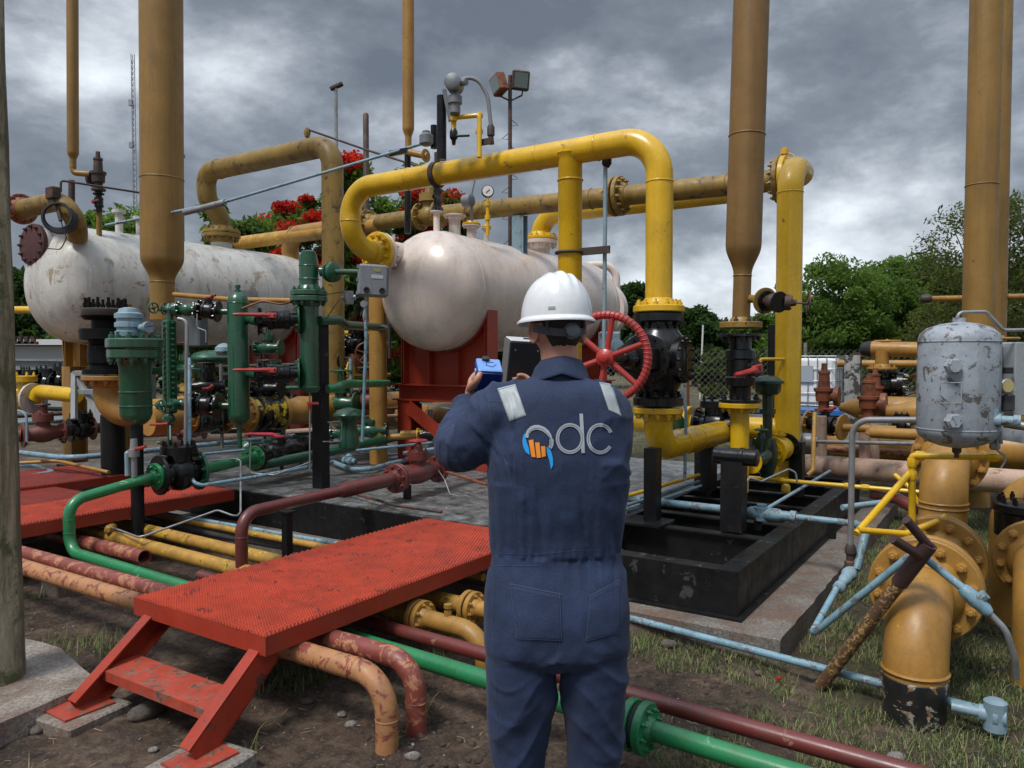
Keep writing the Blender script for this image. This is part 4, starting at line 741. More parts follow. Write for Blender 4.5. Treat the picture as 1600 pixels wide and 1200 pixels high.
# run along the deck at right of the elbow
u0 = D(270, 656, 7.2); seq = lambda s: u0+UU*s
t = T('mustard_reducer', 'mustard pipe with a reducer left of the black and yellow valves', 'pipe', u0); m = MB(); m.lathe(u0-UU*.25, UU, [(0, .13), (.28, .13), (.36, .085), (.42, .085)], 28); P('tube', m, MUS, t); flange(t, seq(.20), -UU, .085, .135, .03, MUS, 8, 'm')
valve('dark_valve', seq(.205), seq(.56), .095, paint('dark_green_black', (.012, .03, .026), .3, grime=.3, coat=.4), 'dark body valve between mustard flanges under the middle green column', 'check', flmat2=MUS)
t = T('mustard_reducer', 'mustard reducer with a flange just left of the chipped black and yellow valve', 'pipe', seq(.7)); m = MB(); m.lathe(seq(.565), UU, [(0, .085), (.08, .085), (.16, .12), (.27, .12)], 28); P('tube', m, CHY, t); flange(t, seq(.565), UU, .085, .135, .03, CHY, 8, 'm'); flange(t, seq(.84), -UU, .12, .19, .035, CHY, 10, 'm')
BY = paint('black_over_yellow_paint', (.014, .014, .014), .3, (.50, .36, .03), .42, grime=.2)
t = T('striped_valve', 'short fat valve with yellow paint showing through black, beside the tall green column', 'valve', seq(1.0)); m = MB(); m.lathe(seq(.845), UU, [(0, .18), (.05, .18), (.051, .15), (.10, .15), (.101, .175), (.15, .175), (.151, .15), (.20, .15), (.201, .175), (.26, .175), (.261, .15), (.32, .15), (.321, .185), (.37, .185), (.38, .17)], 36); P('body', m, BY, t)
t = T('mustard_sphere', 'rounded mustard fitting right of the chipped black and yellow valve', 'fitting', seq(1.5)); m = MB(); m.lathe(seq(1.225), UU, [(0, .19), (.05, .19), (.051, .10), (.14, .10), (.2, .14), (.3, .16), (.4, .155), (.55, .155), (2.4, .155)], 32); P('body', m, MUS, t)

d1 = 6.1; KS = .871
t = T('green_filter', 'stout dark green filter column with a wide bolted lid, nearest of the green columns', 'filter', D(213, 655, d1)); b = D(213, 662, d1); H = zat(517, d1)-b.z; g = lambda py: zat(py, d1)-b.z
m = MB(); m.lathe(b, ZZ, [(-.02, .035), (0, .07), (.035, .105), (.08, .120), (g(575), .120), (g(566), .13), (g(562), .148)], 36)
for py in (612, 634): m.torus(b+ZZ*g(py), ZZ, .121, .007, 36, 6)
P('body', m, GRN, t, smooth=60)
flange(t, b+ZZ*g(545.5), -ZZ, .130, .205, g(545.5)-g(560), GRN, 12, True, hub=False); flange(t, b+ZZ*(g(544)), ZZ, .13, .213, g(529)-g(544), GRN, 12, True, blind=True)
P('post', MB().cyl(Vec((b.x, b.y, .0)), b+ZZ*.0, .050, 20), BLKM, t)
t = T('blue_cap_valve', 'small ribbed pale blue cylinder on the lid of the stout green filter', 'valve', b+ZZ*g(527)); m = MB(); m.lathe(D(202, 528, d1-.02), ZZ, [(0, .05), (.01, .10), (.05, .105), (.055, .09), (.08, .09), (.085, .105), (.12, .105), (.125, .09), (.15, .09), (.155, .105), (.19, .105), (.2, .08), (.23, .07), (.24, .03)], 28); m.lathe(D(215, 512, d1-.02), VV, [(0, .03), (.12, .03), (.121, .045), (.16, .045)], 12); P('body', m, PALB, t)
t = T('green_level_bridle', 'narrow dark green level column studded with nuts down both sides', 'level gauge', D(263, 640, 6.9)); dz_ = 6.9
m = MB(); q0, q1 = D(265, 646, dz_), D(265, 500, dz_); m.box((q0+q1)/2, .105, .09, (q1-q0).length, VV, UU, bev=.012)
m.cyl(q0-ZZ*.12, q0, .03); m.cyl(q1, q1+ZZ*.12, .03); P('body', m, GRN, t); m = MB()
for i in range(17):
    z = q0.z+.03+i*(q1.z-q0.z-.06)/16
    for s in (-1, 1): m.lathe(Vec((q0.x, q0.y, z))+VV*s*.05-UU*.0, VV*s, [(0, .016), (.03, .016), (.031, .010), (.045, .010)], 6)
    m.lathe(Vec((q0.x, q0.y, z))-UU*.045, -UU, [(0, .014), (.012, .014)], 6)
tagit(P('nuts', m, GRN, t), kind='stuff')
P('glass', MB().box((q0+q1)/2-UU*.046, .03, .006, (q1-q0).length*.86, VV, UU), GASK, t)
P('post', MB().cyl(q0-ZZ*.5, q0-ZZ*.12, .02), GRN, t)
def column(px, d, pyt, pyb, r, label, dome=True, flg=None, name='green_column'):
    b = D(px, pyb, d); g = lambda py: zat(py, d)-b.z; h = g(pyt); t = T(name, label, 'column', b); m = MB()
    pr = [(0, r*.25), (.015, r*.7), (.05, r), (.09, r), (h-.10, r), (h-.05, r*.86), (h-.015, r*.5), (h, r*.2)] if dome else [(0, r*.8), (.03, r*1.08), (.05, r*1.08), (.055, r), (h-.04, r), (h-.039, r*.9), (h, r*.86)]
    m.lathe(b, ZZ, pr, 32); m.torus(b+ZZ*(h-.105), ZZ, r, .004, 32, 6)
    P('body', m, GRN, t, smooth=50); return t, b, g
t, b, g = column(374, 6.9, 455, 662, .093, 'domed dark green column with a small top nipple, middle of the green columns')
P('nipple', MB().lathe(b+ZZ*(g(455)-.02), ZZ, [(0, .03), (.03, .03), (.031, .018), (.05, .018), (.051, .026), (.075, .026)], 10), GRN, t); P('drain', MB().cyl(b-ZZ*.22, b+ZZ*.02, .022), GRN, t)
t, b, g = column(484, 6.9, 397, 613, .085, 'tall dark green column with a double flange two thirds up, right of the green columns', False)
m = MB(); m.lathe(b+ZZ*g(437), ZZ, [(0, .088), (.004, .092), (.01, .088)], 28); P('band', m, GRN, t)
flange(t, b+ZZ*g(463.5), -ZZ, .085, .165, .045, GRN, 10, True); flange(t, b+ZZ*g(462), ZZ, .085, .16, .045, GRN, 10, True)
P('cap', MB().lathe(b+ZZ*(g(397)-.01), ZZ, [(0, .065), (.03, .065), (.04, .05)], 20), GRN, t)
q = D(502, 770, 7.15); m = MB(); zt1 = zat(500, 7.15); m.box(Vec((q.x, q.y, (DZ+zt1)/2)), .125, .10, zt1-DZ, VV, UU); S('column_post', m, BLKM, 'tall flat black post standing behind the tall green column', 'post')
# cross connections
def gv(px0, px1, py0, py1, da, db, r, lab, **k): return valve(k.pop('name', 'ball_valve'), D(px0, py0, da), D(px1, py1, db), r, k.pop('mat', BLK), lab, k.pop('kind', 'ball'), **k)
lv = Vec((-.95, -.25, 0)).normalized()
gv(402, 468, 501, 499, 6.75, 6.85, .062, 'upper black ball valve with a red lever between the middle and tall green columns', up=Vec((0, -1, .25)), lever=lv, hl=.33, flmat2=GRN, fr=.13, bolts=True)
gv(402, 468, 585, 583, 6.75, 6.85, .062, 'lower black ball valve with a red lever between the middle and tall green columns', up=Vec((0, -1, .25)), lever=lv, hl=.33, flmat2=GRN, fr=.13, bolts=True)
rod('green_spool', [D(388, 497, 6.9), D(404, 501, 6.78)], .05, GRN, 'short green spool at the upper red-lever valve'); rod('green_spool', [D(388, 582, 6.9), D(404, 585, 6.78)], .05, GRN, 'short green spool at the lower red-lever valve')
gv(277, 308, 484, 484, 6.9, 6.9, .045, 'dark green gate valve with a small wheel above the studded level column', mat=GRN, kind='gate', wmat=GRN, up=Vec((-1, .1, .05)), stem=.4, wr=.05, name='gate_valve')
gv(310, 342, 484, 487, 6.9, 6.9, .055, 'black coupling valve between the level column and the middle green column', name='black_valve', lever=VV, hl=.1)
rod('green_spool', [D(340, 487, 6.9), D(362, 487, 6.9)], .028, GRN, 'thin green spool into the top of the middle green column'); m = MB(); m.lathe(D(265, 492, 6.9), ZZ, [(-.05, .03), (.04, .03), (.041, .05), (.06, .05), (.10, .02)], 12); m.tube([D(262, 484, 6.9), D(280, 484, 6.9)], .03, 0, 10); S('green_cross', m, GRN, 'small green cross fitting on top of the studded level column', 'fitting')
t = T('green_hand_valve', 'small green needle valve with a wheel at upper left of the level column', 'valve', D(240, 482, 6.9)); P('body', MB().lathe(D(262, 483, 6.9), -VV, [(0, .03), (.05, .03), (.06, .02), (.12, .018)], 10), GRN, t); handwheel(t, D(240, 481, 6.85), VV, .045, .007, GRN, 4)
gv(270, 300, 632, 632, 6.9, 6.9, .042, 'green valve low between the level column and the black valve', mat=GRN, kind='gate', wmat=GRN, up=-UU, stem=.3, wr=.05, name='gate_valve')
gv(302, 342, 632, 634, 6.9, 6.9, .07, 'black flanged valve low between the level and middle green columns', name='black_valve', lever=VV, hl=.1, flmat2=BLK)
rod('green_spool', [D(342, 634, 6.9), D(366, 634, 6.9)], .03, GRN, 'thin green spool into the foot of the middle green column')
t = T('green_wheel_valve', 'green handwheel valve at the foot of the stout green filter', 'valve', D(226, 634, 6.8)); P('body', MB().lathe(D(264, 634, 6.9), -VV, [(0, .03), (.08, .035), (.10, .05), (.13, .05), (.14, .02), (.2, .02)], 10), GRN, t); handwheel(t, D(226, 636, 6.75), Vec((-.5, -.86, 0)), .06, .009, GRN, 5)
t = T('green_ball_tap', 'round green tap with an orange-red lever under the studded level column', 'valve', D(264, 662, 6.85)); P('body', MB().lathe(D(264, 655, 6.85)-Vec((0, .05, 0)), Vec((0, 1, 0)), [(0, .03), (.02, .05), (.07, .05), (.09, .03)], 16), GRN, t); m = MB(); m.tube([D(262, 662, 6.78), D(250, 663, 6.76), D(234, 663, 6.75)], .012, 0, 8); P('lever', m, REDH, t)
# regulator and instruments between
t = T('green_regulator', 'dark green dome regulator behind the studded level column', 'regulator', D(322, 560, 7.6)); q = D(328, 560, 7.6); P('dome', MB().lathe(q, ZZ, [(-.06, .06), (-.05, .17), (-.01, .18), (-.009, .20), (.01, .20), (.011, .18), (.05, .15), (.08, .06)], 32), GRN, t); P('stem', MB().lathe(q-ZZ*.05, -ZZ, [(0, .05), (.12, .045), (.2, .09), (.35, .09), (.4, .05), (.6, .05)], 16), BLK, t)
t = T('pale_blue_dome', 'pale blue round cap on the green dome regulator', 'regulator', D(350, 550, 7.4)); P('body', MB().lathe(D(350, 549, 7.4), ZZ, [(-.04, .06), (0, .085), (.04, .08), (.07, .04), (.08, .01)], 20), PALB, t)
t = T('grey_positioner', 'blue-grey box shaped positioner behind the middle green column', 'instrument', D(300, 520, 7.9)); m = MB(); m.box(D(307, 510, 7.9), .24, .12, .42, VV, UU, bev=.015); P('case', m, paint('slate_grey', (.10, .12, .13), .4), t)
gv(292, 352, 605, 603, 7.4, 7.5, .05, 'dark valve cluster behind the level column, upper', name='black_valve', mat=BLK, kind='gate', wmat=DMET, up=ZZ, stem=.3, wr=.07)
gv(300, 350, 660, 655, 7.5, 7.6, .075, 'dark valve cluster behind the level column, lower', name='black_valve', mat=MATS['dark_green_black'], kind='check')
rod('steel_tube', [D(290, 700, 6.75), D(292, 535, 6.75), D(292, 500, 6.75), D(278, 498, 6.75)], .017, GALV, 'bent bright steel tube beside the studded level column', fil=.06)
rod('blue_upright', [D(296, 560, 6.72), D(296, 740, 6.3), D(306, 760, 6.2), D(400, 745, 6.6), D(520, 722, 7.4)], .016, LBL, 'pale blue line dropping beside the level column and bending right along the deck', fil=.12)
rod('steel_bracket_tube', [D(308, 490, 6.8), D(308, 512, 6.8), D(322, 517, 6.8), D(322, 535, 6.8)], .006, GALV, 'thin bent steel tube in front of the blue-grey positioner', fil=.02)
# bars, top connection to the grey box
rod('ochre_line', [D(272, 460, 7.7), D(360, 468, 7.3), D(468, 470, 7.0)], .024, MUS, 'thin yellow line passing behind the tops of the green columns')
rod('green_offtake', [D(500, 424, 6.9), D(517, 424, 6.9)], .045, GRN, 'short green pipe out of the top of the tall green column')
t = T('green_union', 'dark green flanged union between the tall column and the grey box', 'fitting', D(520, 428, 6.9)); m = MB(); c_ = D(510, 426, 6.9); m.lathe(c_, VV, [(0, .05), (.03, .085), (.06, .092), (.062, .075), (.075, .075), (.077, .092), (.11, .088), (.13, .05)], 28); P('body', m, GRN, t)
rod('green_offtake', [c_+VV*.12, D(562, 425, 6.75)], .026, GRN, 'thin green pipe from the union to the grey box')
t = T('grey_junction_box', 'grey cast junction box with two round ports, left of the off-white vessel', 'junction box', D(581, 440, 6.6)); m = MB(); X_ = Vec((.97, .22, -.04)); Y_ = Vec((-.22, .97, 0)); Z_ = Vec((.04, .0, 1)); q = D(583, 439, 6.55)
m.box(q, .26, .13, .27, X_, Y_, Z_, bev=.02); m.box(q-Y_*.067, .22, .006, .24, X_, Y_, Z_, bev=.002)
for k_ in (-.11, 0, .11): m.box(q-X_*.13+Z_*k_, .02, .11, .03, X_, Y_, Z_)
P('case', m, GRYB, t)
for s in (-.055, .075): P('port', MB().lathe(q-Y_*.068+X_*s-Z_*.085, -Y_, [(0, .026), (.012, .026), (.013, .018), (.006, .0175)], 20), GASK, t)
m = MB(); m.box(q-Y_*.072+X_*.03+Z_*.03, .10, .003, .03, X_, Y_, Z_); P('label_plate', m, plain('pale_plate', (.4, .42, .42)), t); m = MB(); m.box(q-Y_*.072+X_*.03+Z_*.085, .05, .003, .025, X_, Y_, Z_); P('yellow_label', m, plain('dull_yellow_label', (.3, .26, .05)), t)
rod('drop_line', [D(570, 470, 6.7), D(572, 530, 6.7), D(566, 690, 6.8)], .014, LBL, 'chipped pale blue line dropping from the grey box', fil=.05); m = MB(); m.lathe(D(569, 475, 6.7)-Vec((0, .02, 0)), Vec((0, 1, 0)), [(0, .03), (.04, .03)], 14); m.lathe(D(570, 486, 6.7), -ZZ, [(0, .012), (.03, .02), (.06, .02), (.09, .012)], 8); S('hanging_tag', m, GALV, 'small steel disc and hook under the grey box', 'fitting')
m = MB(); m.lathe(D(545, 465, 7.0), ZZ, [(-.06, .04), (0, .05), (.06, .04)], 14); m.cyl(D(534, 466, 7.0), D(556, 464, 7.0), .02); S('small_instrument', m, GALV, 'small steel instrument head behind the grey box', 'instrument')
rod('thin_wire', [D(510, 460, 6.95), D(545, 455, 7.0)], .004, DMET, 'thin copper tube between the tall column and the small instrument head'); rod('thin_wire', [D(507, 502, 6.95), D(530, 468, 7.0)], .004, DMET, 'thin copper tube slanting up beside the mustard column')
a0_ = D(500, 501, 6.9); rod('green_rear_line', [a0_, D(530, 500, 7.1), D(540, 508, 7.3), D(600, 512, 8.6)], .043, GRN, 'upper dark green pipe from the tall column towards the vessel', fil=.06)
a0_ = D(512, 608, 7.0); rod('green_rear_line', [a0_, D(530, 604, 7.1), D(540, 600, 7.3), D(606, 599, 8.4)], .040, GRN2, 'lower green pipe from the tall column towards the red support', fil=.06)
rod('green_deck_line', [D(400, 728, 7.3), D(520, 705, 7.9), D(640, 678, 8.9)], .05, GRN, 'green pipe running back along the deck under the red support', fil=.3)
gv(650, 696, 668, 661, 9.3, 9.5, .06, 'green valve cluster under the red support, left of the worker', mat=GRN, kind='check', name='green_valve')
t = T('green_diaphragm', 'mid green diaphragm regulator standing on the deck behind the flat black post', 'regulator', D(545, 700, 7.6)); q = D(545, 648, 7.6); P('dome', MB().lathe(q, ZZ, [(-.03, .09), (-.02, .15), (.0, .155), (.01, .15), (.05, .10), (.07, .03)], 28), GRN, t); P('neck', MB().lathe(q-ZZ*.02, -ZZ, [(0, .09), (.06, .07), (.18, .10), (.3, .10), (.34, .06)], 20), GRN, t)
rod('drain_tube', [D(484, 612, 6.9), D(484, 650, 6.9), D(484, 735, 6.9)], .007, GALV, 'thin steel drain tube under the tall green column')
m = MB(); m.lathe(D(484, 630, 6.9), -ZZ, [(0, .02), (.05, .02)], 8); m.box(D(489, 630, 6.85), .1, .02, .02); S('red_tap', m, REDH, 'small orange-red tap under the tall green column', 'valve')
# things far behind: dark wheel valve near the mustard column
t = T('rear_wheel_valve', 'brown handwheel valve far behind, between the grey box line and the red support', 'valve', D(575, 600, 9.4)); handwheel(t, D(572, 552, 9.3), Vec((.3, -.95, .0)), .125, .012, RUSTP, 5); P('body', MB().lathe(D(575, 575, 9.4), -ZZ, [(0, .12), (.03, .12), (.04, .07), (.2, .08), (.3, .12), (.34, .12)], 20), BLK, t)
t = T('brown_actuator', 'rust-brown cylinder lying behind the drop line', 'actuator', D(545, 570, 9.8)); P('body', MB().lathe(D(532, 566, 9.9), VV, [(0, .10), (.03, .15), (.4, .15), (.43, .10)], 24), RUSTP, t); m = MB(); m.tube([D(536, 520, 9.9), D(580, 522, 9.6)], .03, 0, 8); S('yellow_bar', m, YEL, 'small yellow bar above the rust-brown cylinder', 'bracket')

# ================================================================ pipes on and over the left deck
g0 = D(107, 785, 5.49); g1 = D(246, 743, 6.15); 
gb = G(109, 862, .20); gtop = Vec((gb.x, gb.y, g0.z)); zc = g1.z; 

gs = gb; gdir = (G(1005, 1137, .20)-gs).normalized(); gend = gs+gdir*12.5
fcen = run(gs, gdir, 1000)
t = pipe('green_ground_pipe', [g1, gtop, gs, fcen-gdir*.02], .040, GRN2, 'bright green pipe dropping beside the far walkway and crossing the ground past the worker', fil=.13, n=24, fl=[(fcen-gdir*.02, -gdir, dict(fr=.098, nb=8, th=.032, bolts=True)), (g1, (gtop-g1), dict(fr=.105, nb=8, th=.03, bolts=True))], welds=((Vec((gs.x, gs.y, g0.z-.13)), ZZ), (Vec((gs.x, gs.y, .34)), ZZ)))
pipe('green_ground_pipe', [fcen+gdir*.005, gend], .038, GRN2, 'bright green pipe from the bolted flange out of the bottom right of the picture', n=24, fl=[(fcen+gdir*.005, gdir, dict(fr=.098, nb=8, th=.032, bolts=True))])
P('gasket', MB().lathe(fcen-gdir*.016, gdir, [(0, .085), (.018, .085)], 24), GASK, t)
g2 = G(312, 735, zc); valve('check_valve', g1+(g2-g1).normalized()*.004, g2, .092, BLK, 'squat black check valve in the bright green line over the far walkway', 'check', flmat2=GRN, bolts=True, nb=8)
g3 = G(398, 715, zc); t = pipe('green_line', [g2, (g2+g3)/2, g3], .047, GRN2, 'bright green spool between the squat check valve and the red-lever valve', n=20, fl=[(g3, g2-g3, dict(fr=.115, nb=8, bolts=True))])
g4 = G(478, 700, zc); valve('ball_valve', g3+(g4-g3).normalized()*.004, g4, .075, BLK, 'black ball valve with a bright red lever at the end of the green line', 'ball', up=ZZ, lever=-UU*.6-VV*.8, hl=.36, wmat=plain('pinkish_red_lever', (.55, .03, .05), .4), bolts=True)
[S('valve_support', MB().box((g3+g4)/2-ZZ*.12+(g4-g3)*k_, .03, .03, .14), DMET, 'rusty support under the red-lever ball valve, '+w, 'support') for k_, w in ((0, 'nearer one'), (.4, 'farther one'))]
t = T('green_elbow_valve', 'small green flanged tee beside the red-lever ball valve', 'valve', G(395, 700, .55)); valve_p = G(385, 700, .62); m = MB(); m.lathe(G(378, 702, .60), UU, [(0, .05), (.04, .09), (.07, .09), (.08, .06), (.3, .06), (.32, .09), (.36, .09)], 20); P('body', m, GRN2, t)
t = T('sampling_tap', 'upright tap with a red lever on the bright green pipe over the walkway', 'valve', gtop.lerp(g1, .72)); q = gtop.lerp(g1, .72); P('stem', MB().lathe(q+ZZ*.04, ZZ, [(0, .022), (.16, .022), (.161, .04), (.22, .04), (.221, .03), (.3, .025)], 12), GALV, t); m = MB(); m.tube([q+ZZ*.26, q+ZZ*.27+VV*.07, q+ZZ*.29+VV*.16], .014, .03, 8); P('lever', m, REDH, t); 
m = MB(); m.lathe(q-VV*.06-UU*.02+ZZ*.05, ZZ, [(0, .02), (.18, .02), (.19, .01)], 10); S('blue_bottle', m, PALB, 'small pale blue capped tube beside the upright tap', 'tube')
# maroon line
mb = D(378, 890, 4.95); mt = Vec((mb.x, mb.y, zat(803, 4.95))); mz = mt.z; m1 = G(620, 747, mz); md_ = (m1-mt).normalized(); m0 = mb; m0 = Vec((mb.x, mb.y, .06))
t = T('maroon_riser', 'maroon pipe rising beside the red platform and widening to a bolted flange', 'pipe', m0); m = MB(); q = mt+(m1-mt)*.56; m.tube([Vec((mb.x, mb.y, .10)), mt, q], .040, .13, 24); m.lathe(q-md_*.002, md_, [(0, .040), (.06, .058), ((m1-q).length-.03, .058)], 24); m.torus(Vec((mb.x, mb.y, mt.z-.15)), ZZ, .04, .004, 24, 6); P('tube', m, MAR, t); flange(t, m1, -md_, .058, .125, .035, MAR, 8, True)
m2 = m1+md_*.62; t = valve('gate_valve', m1+md_*.006, m2, .07, MAR, 'maroon gate valve with a small red wheel at the end of the maroon riser', 'gate', up=ZZ, wmat=REDH, bolts=True, nb=8, fr=.125, stem=.1, wr=.075)
rod('dark_spool', [m2, m2+md_*1.2], .05, DMET, 'dark pipe continuing behind the worker from the maroon gate valve'); m = MB(); q = m1+md_*.15; m.box(Vec((q.x, q.y, (DZ+mz-.08)/2)), .05, .05, mz-.08-DZ, VV, UU); S('pipe_post', m, BLKM, 'small black post under the maroon gate valve', 'post')
rod('thin_steel_tube', [m2+md_*.0, D(695, 750, 6.2), D(703, 772, 6.1), D(716, 775, 6.1)], .005, GALV, 'thin bent steel tube hanging off the maroon gate valve', fil=.02); rod('copper_tube', [m2+md_*.05-ZZ*.02, D(770, 760, 6.2)], .012, RUSTP, 'thin rusty tube running right from the maroon gate valve')
# small black posts
for (px, py, d, hpy, w, lab, z) in ((449, 862, 5.0, 800, .05, 'small black post between the ground pipes and the red platform', 0), (165, 736, 8.0, 710, .05, 'small black post at the deck corner by the far walkway', .39)):
    q = D(px, py, d); m = MB(); zt2 = zat(hpy, d); m.box(Vec((q.x, q.y, (z+zt2)/2)), w, w, zt2-z, VV, UU); m.box(Vec((q.x, q.y, zt2+.004)), w*2, w*1.6, .01, VV, UU); S('small_post', m, BLKM, lab, 'post')
# thin steel impulse tubes
rod('impulse_tube', [D(266, 665, 6.6), D(267, 718, 6.5), D(275, 724, 6.5), D(376, 716, 6.9), D(376, 800, 6.0), D(370, 808, 5.9), D(340, 797, 5.9), D(218, 840, 5.5), D(145, 813, 6.1)], .008, GALV, 'long thin bent steel tube from the level column down to the ground pipes', fil=.05)
m = MB(); m.lathe(D(172, 826, 5.9), UU-VV, [(-.08, .02), (-.02, .035), (.05, .035), (.10, .022)], 10); S('brass_tap', m, CHY, 'small yellow tap lying on the end of the thin steel tube', 'valve')
rod('steel_frame_tube', [D(392, 650+40, 6.7), D(390, 739, 6.7), D(428, 742, 6.7), D(485, 722, 6.9)], .005, GALV, 'thin steel tube looping under the red-lever valve', fil=.03)
rod('steel_frame_tube', [D(512, 660, 7.0), D(534, 658, 7.1), D(533, 690, 7.1), D(505, 690, 6.9)], .005, GALV, 'small square loop of thin steel tube right of the flat black post', fil=.03)
rod('blue_deck_line', [D(22, 706, 8.3), D(105, 716, 7.6), D(180, 710, 7.9), D(300, 697, 8.4), D(600, 668, 10.4)], .028, LBL, 'thick pale blue line snaking over the far walkway and along the deck', fil=.4)
rod('blue_deck_line', [D(24, 748, 7.6), D(84, 737, 7.9), D(55, 728, 8.3), D(20, 727, 8.4)], .02, LBL, 'pale blue line with a sharp bend over the far walkway', fil=.05)
rod('yellow_deck_line', [D(22, 724, 7.9), D(90, 720, 8.0), D(170, 738, 7.4)], .018, MUS, 'thin ochre line over the far walkway', fil=.1)
rod('blue_deck_line', [D(290, 712, 7.9), D(395, 702, 8.3), D(560, 690, 9.2)], .014, LBL, 'thin pale blue line on the deck behind the green spool', fil=.2)
for i, (p, lab) in enumerate(((((245, 692), (330, 688), (420, 700)), 'pale blue line lying on the deck under the mustard reducer'), (((520, 722), (560, 738), (620, 722), (690, 707)), 'pale blue line bending along the deck left of the worker'), (((515, 706), (560, 700), (600, 712), (700, 700)), 'thin pale blue line at the foot of the red leg'), (((690, 800), (620, 790), (520, 762)), 'grey tube lying flat on the deck in front of the maroon valve'))):
    rod('blue_deck_line', [G(x, y, DZ+.05) for x, y in p], (.022, .026, .016, .012)[i], (LBL, LBL, PALB, DMET)[i], lab, fil=.15)
for i, (x, y, lab) in enumerate(((545, 720, 'pale blue chipped elbow fitting on the deck right of the flat black post'), (590, 705, 'pale blue pump-like fitting in front of the red leg'), (650, 702, 'pale blue union on the deck behind the maroon valve'))):
    q = G(x, y, DZ+.07); m = MB(); m.lathe(q, UU if i % 2 else VV, [(-.09, .028), (-.07, .045), (-.03, .045), (-.025, .032), (.03, .05), (.06, .05), (.07, .03), (.11, .03)], 14); m.lathe(q, ZZ, [(0, .035), (.06, .04), (.08, .02)], 12); S('blue_fitting', m, LBL, lab, 'fitting')

# ================================================================ pipes lying across the ground
def ground(px0, py0, px1, py1, z, r, mat, label, ext0=0, ext1=0, **k):
    a = G(px0, py0, z); b = G(px1, py1, z); d = (b-a).normalized(); return a-d*ext0, b+d*ext1, d
def downpipe(name, a, corner, r, mat, lab, zb_=-.1): # runs then bends into the ground
    d = (corner-a).normalized(); return pipe(name, [a, corner, Vec((corner.x, corner.y, zb_))], r, mat, lab, fil=r*3.2, n=28, welds=((Vec((corner.x, corner.y, .115)), ZZ), (Vec(corner)-d*r*3.4, d)))
a, b, d = ground(30, 884, 560, 1046, .285, .047, SAL, ''); cpt = run(a, d, 604)
downpipe('bent_ground_pipe', a-d*2.5, cpt, .048, SAL, 'nearer peeling salmon and red pipe bending into the earth beside the platform')
a, b, d = ground(35, 864, 570, 1013, .285, .046, SAL, ''); cpt = run(a, d, 650)
downpipe('bent_ground_pipe', a-d*2.5, cpt, .046, SALR, 'farther peeling red and orange pipe bending into the earth beside the platform')
a, b, d = ground(150, 852, 226, 871, .2, .05, MAR, ''); t = T('open_pipe', 'short maroon pipe ending in an open mouth under the far walkway', 'pipe', b); m = MB(); L_ = (b-a).length+1.2; m.lathe(a-d*1.2, d, [(0, .052), (L_, .052), (L_, .045), (L_-.25, .044), (L_-.26, .001)], 28, caps=False); P('tube', m, SALR, t)
a, b, d = ground(500, 951, 1100, 1118, .20, .05, MAR, ''); pipe('maroon_ground_pipe', [a-d*1.15, b+d*5], .034, MAR, 'long maroon pipe lying beside the bright green one across the picture', n=24)
a, b, d = ground(125, 826, 610, 952, .22, .055, CHY, ''); f1 = run(a, d, 655); e1 = f1+d*.50
t = pipe('yellow_ground_pipe', [a-d*1.2, f1], .048, CHY, 'nearer chipped yellow ground pipe reaching the bolted flange by the worker', n=24, fl=[(f1, -d, dict(mat=MUS, fr=.092, nb=8, th=.03))])
t = pipe('mustard_ground_elbow', [f1+d*.012, e1-d*.06, e1-d*.06-ZZ*.35], .048, MUS, 'mustard elbow with a small plug diving into the ground beside the worker', n=24, fil=.15, fl=[(f1+d*.012, d, dict(fr=.092, nb=8, th=.03))]); P('plug', MB().lathe(f1+d*.2+ZZ*.04, ZZ, [(0, .02), (.03, .02), (.031, .012), (.045, .012), (.046, .022), (.065, .022)], 8), MUS, t)
a, b, d = ground(180, 816, 700, 940, .22, .05, CHY, ''); f1 = run(a, d, 735); pipe('yellow_ground_pipe', [a-d*.4, f1], .046, CHY, 'middle chipped yellow ground pipe whose flange touches the worker', n=24, fl=[(f1, -d, dict(mat=MUS, fr=.090, nb=8, th=.03))])
pipe('yellow_ground_pipe', [f1+d*.012, f1+d*.6], .046, MUS, 'mustard pipe continuing behind the worker from the second flange', n=24, fl=[(f1+d*.012, d, dict(fr=.090, nb=8, th=.03))])
def gpipe(x0, y0, x1, y1, z, r, mat, lab, e0=.6, e1=1.0, name='ground_pipe'):
    a, b, d = ground(x0, y0, x1, y1, z, r, mat, ''); rod(name, [a-d*e0, b+d*e1], r, mat, lab, n=20)
gpipe(225, 812, 480, 857, .16, .045, paint('grey_pipe', (.10, .10, .105), .45, grime=.3), 'dark grey ground pipe behind the yellow ones', .4, 1.75)
gpipe(230, 803, 480, 850, .22, .026, CHY, 'slim yellow ground pipe near the deck edge', .4, 1.6)
gpipe(230, 798, 500, 845, .25, .018, LBL, 'slim pale blue ground pipe nearest the deck edge', .4, 1.6)
gpipe(100, 806, 260, 850, .15, .045, SALR, 'faded red ground pipe emerging under the far walkway', .8, -.25)
gpipe(985, 966, 1560, 1116, .07, .020, LBL, 'long pale blue line on the ground crossing in front of the concrete pad', 3.0, .0, 'blue_ground_line')
q = G(1555, 1118, .09); m = MB(); m.lathe(q-VV*.16, VV, [(0, .022), (.10, .022), (.101, .036), (.15, .036), (.152, .05), (.17, .05), (.175, .036), (.2, .04)], 14); m.lathe(q+VV*.0+ZZ*.07, -ZZ, [(0, .03), (.01, .045), (.13, .045), (.15, .03)], 14); S('hose_valve', m, PALB, 'weathered pale blue valve at the end of the blue ground line', 'valve')

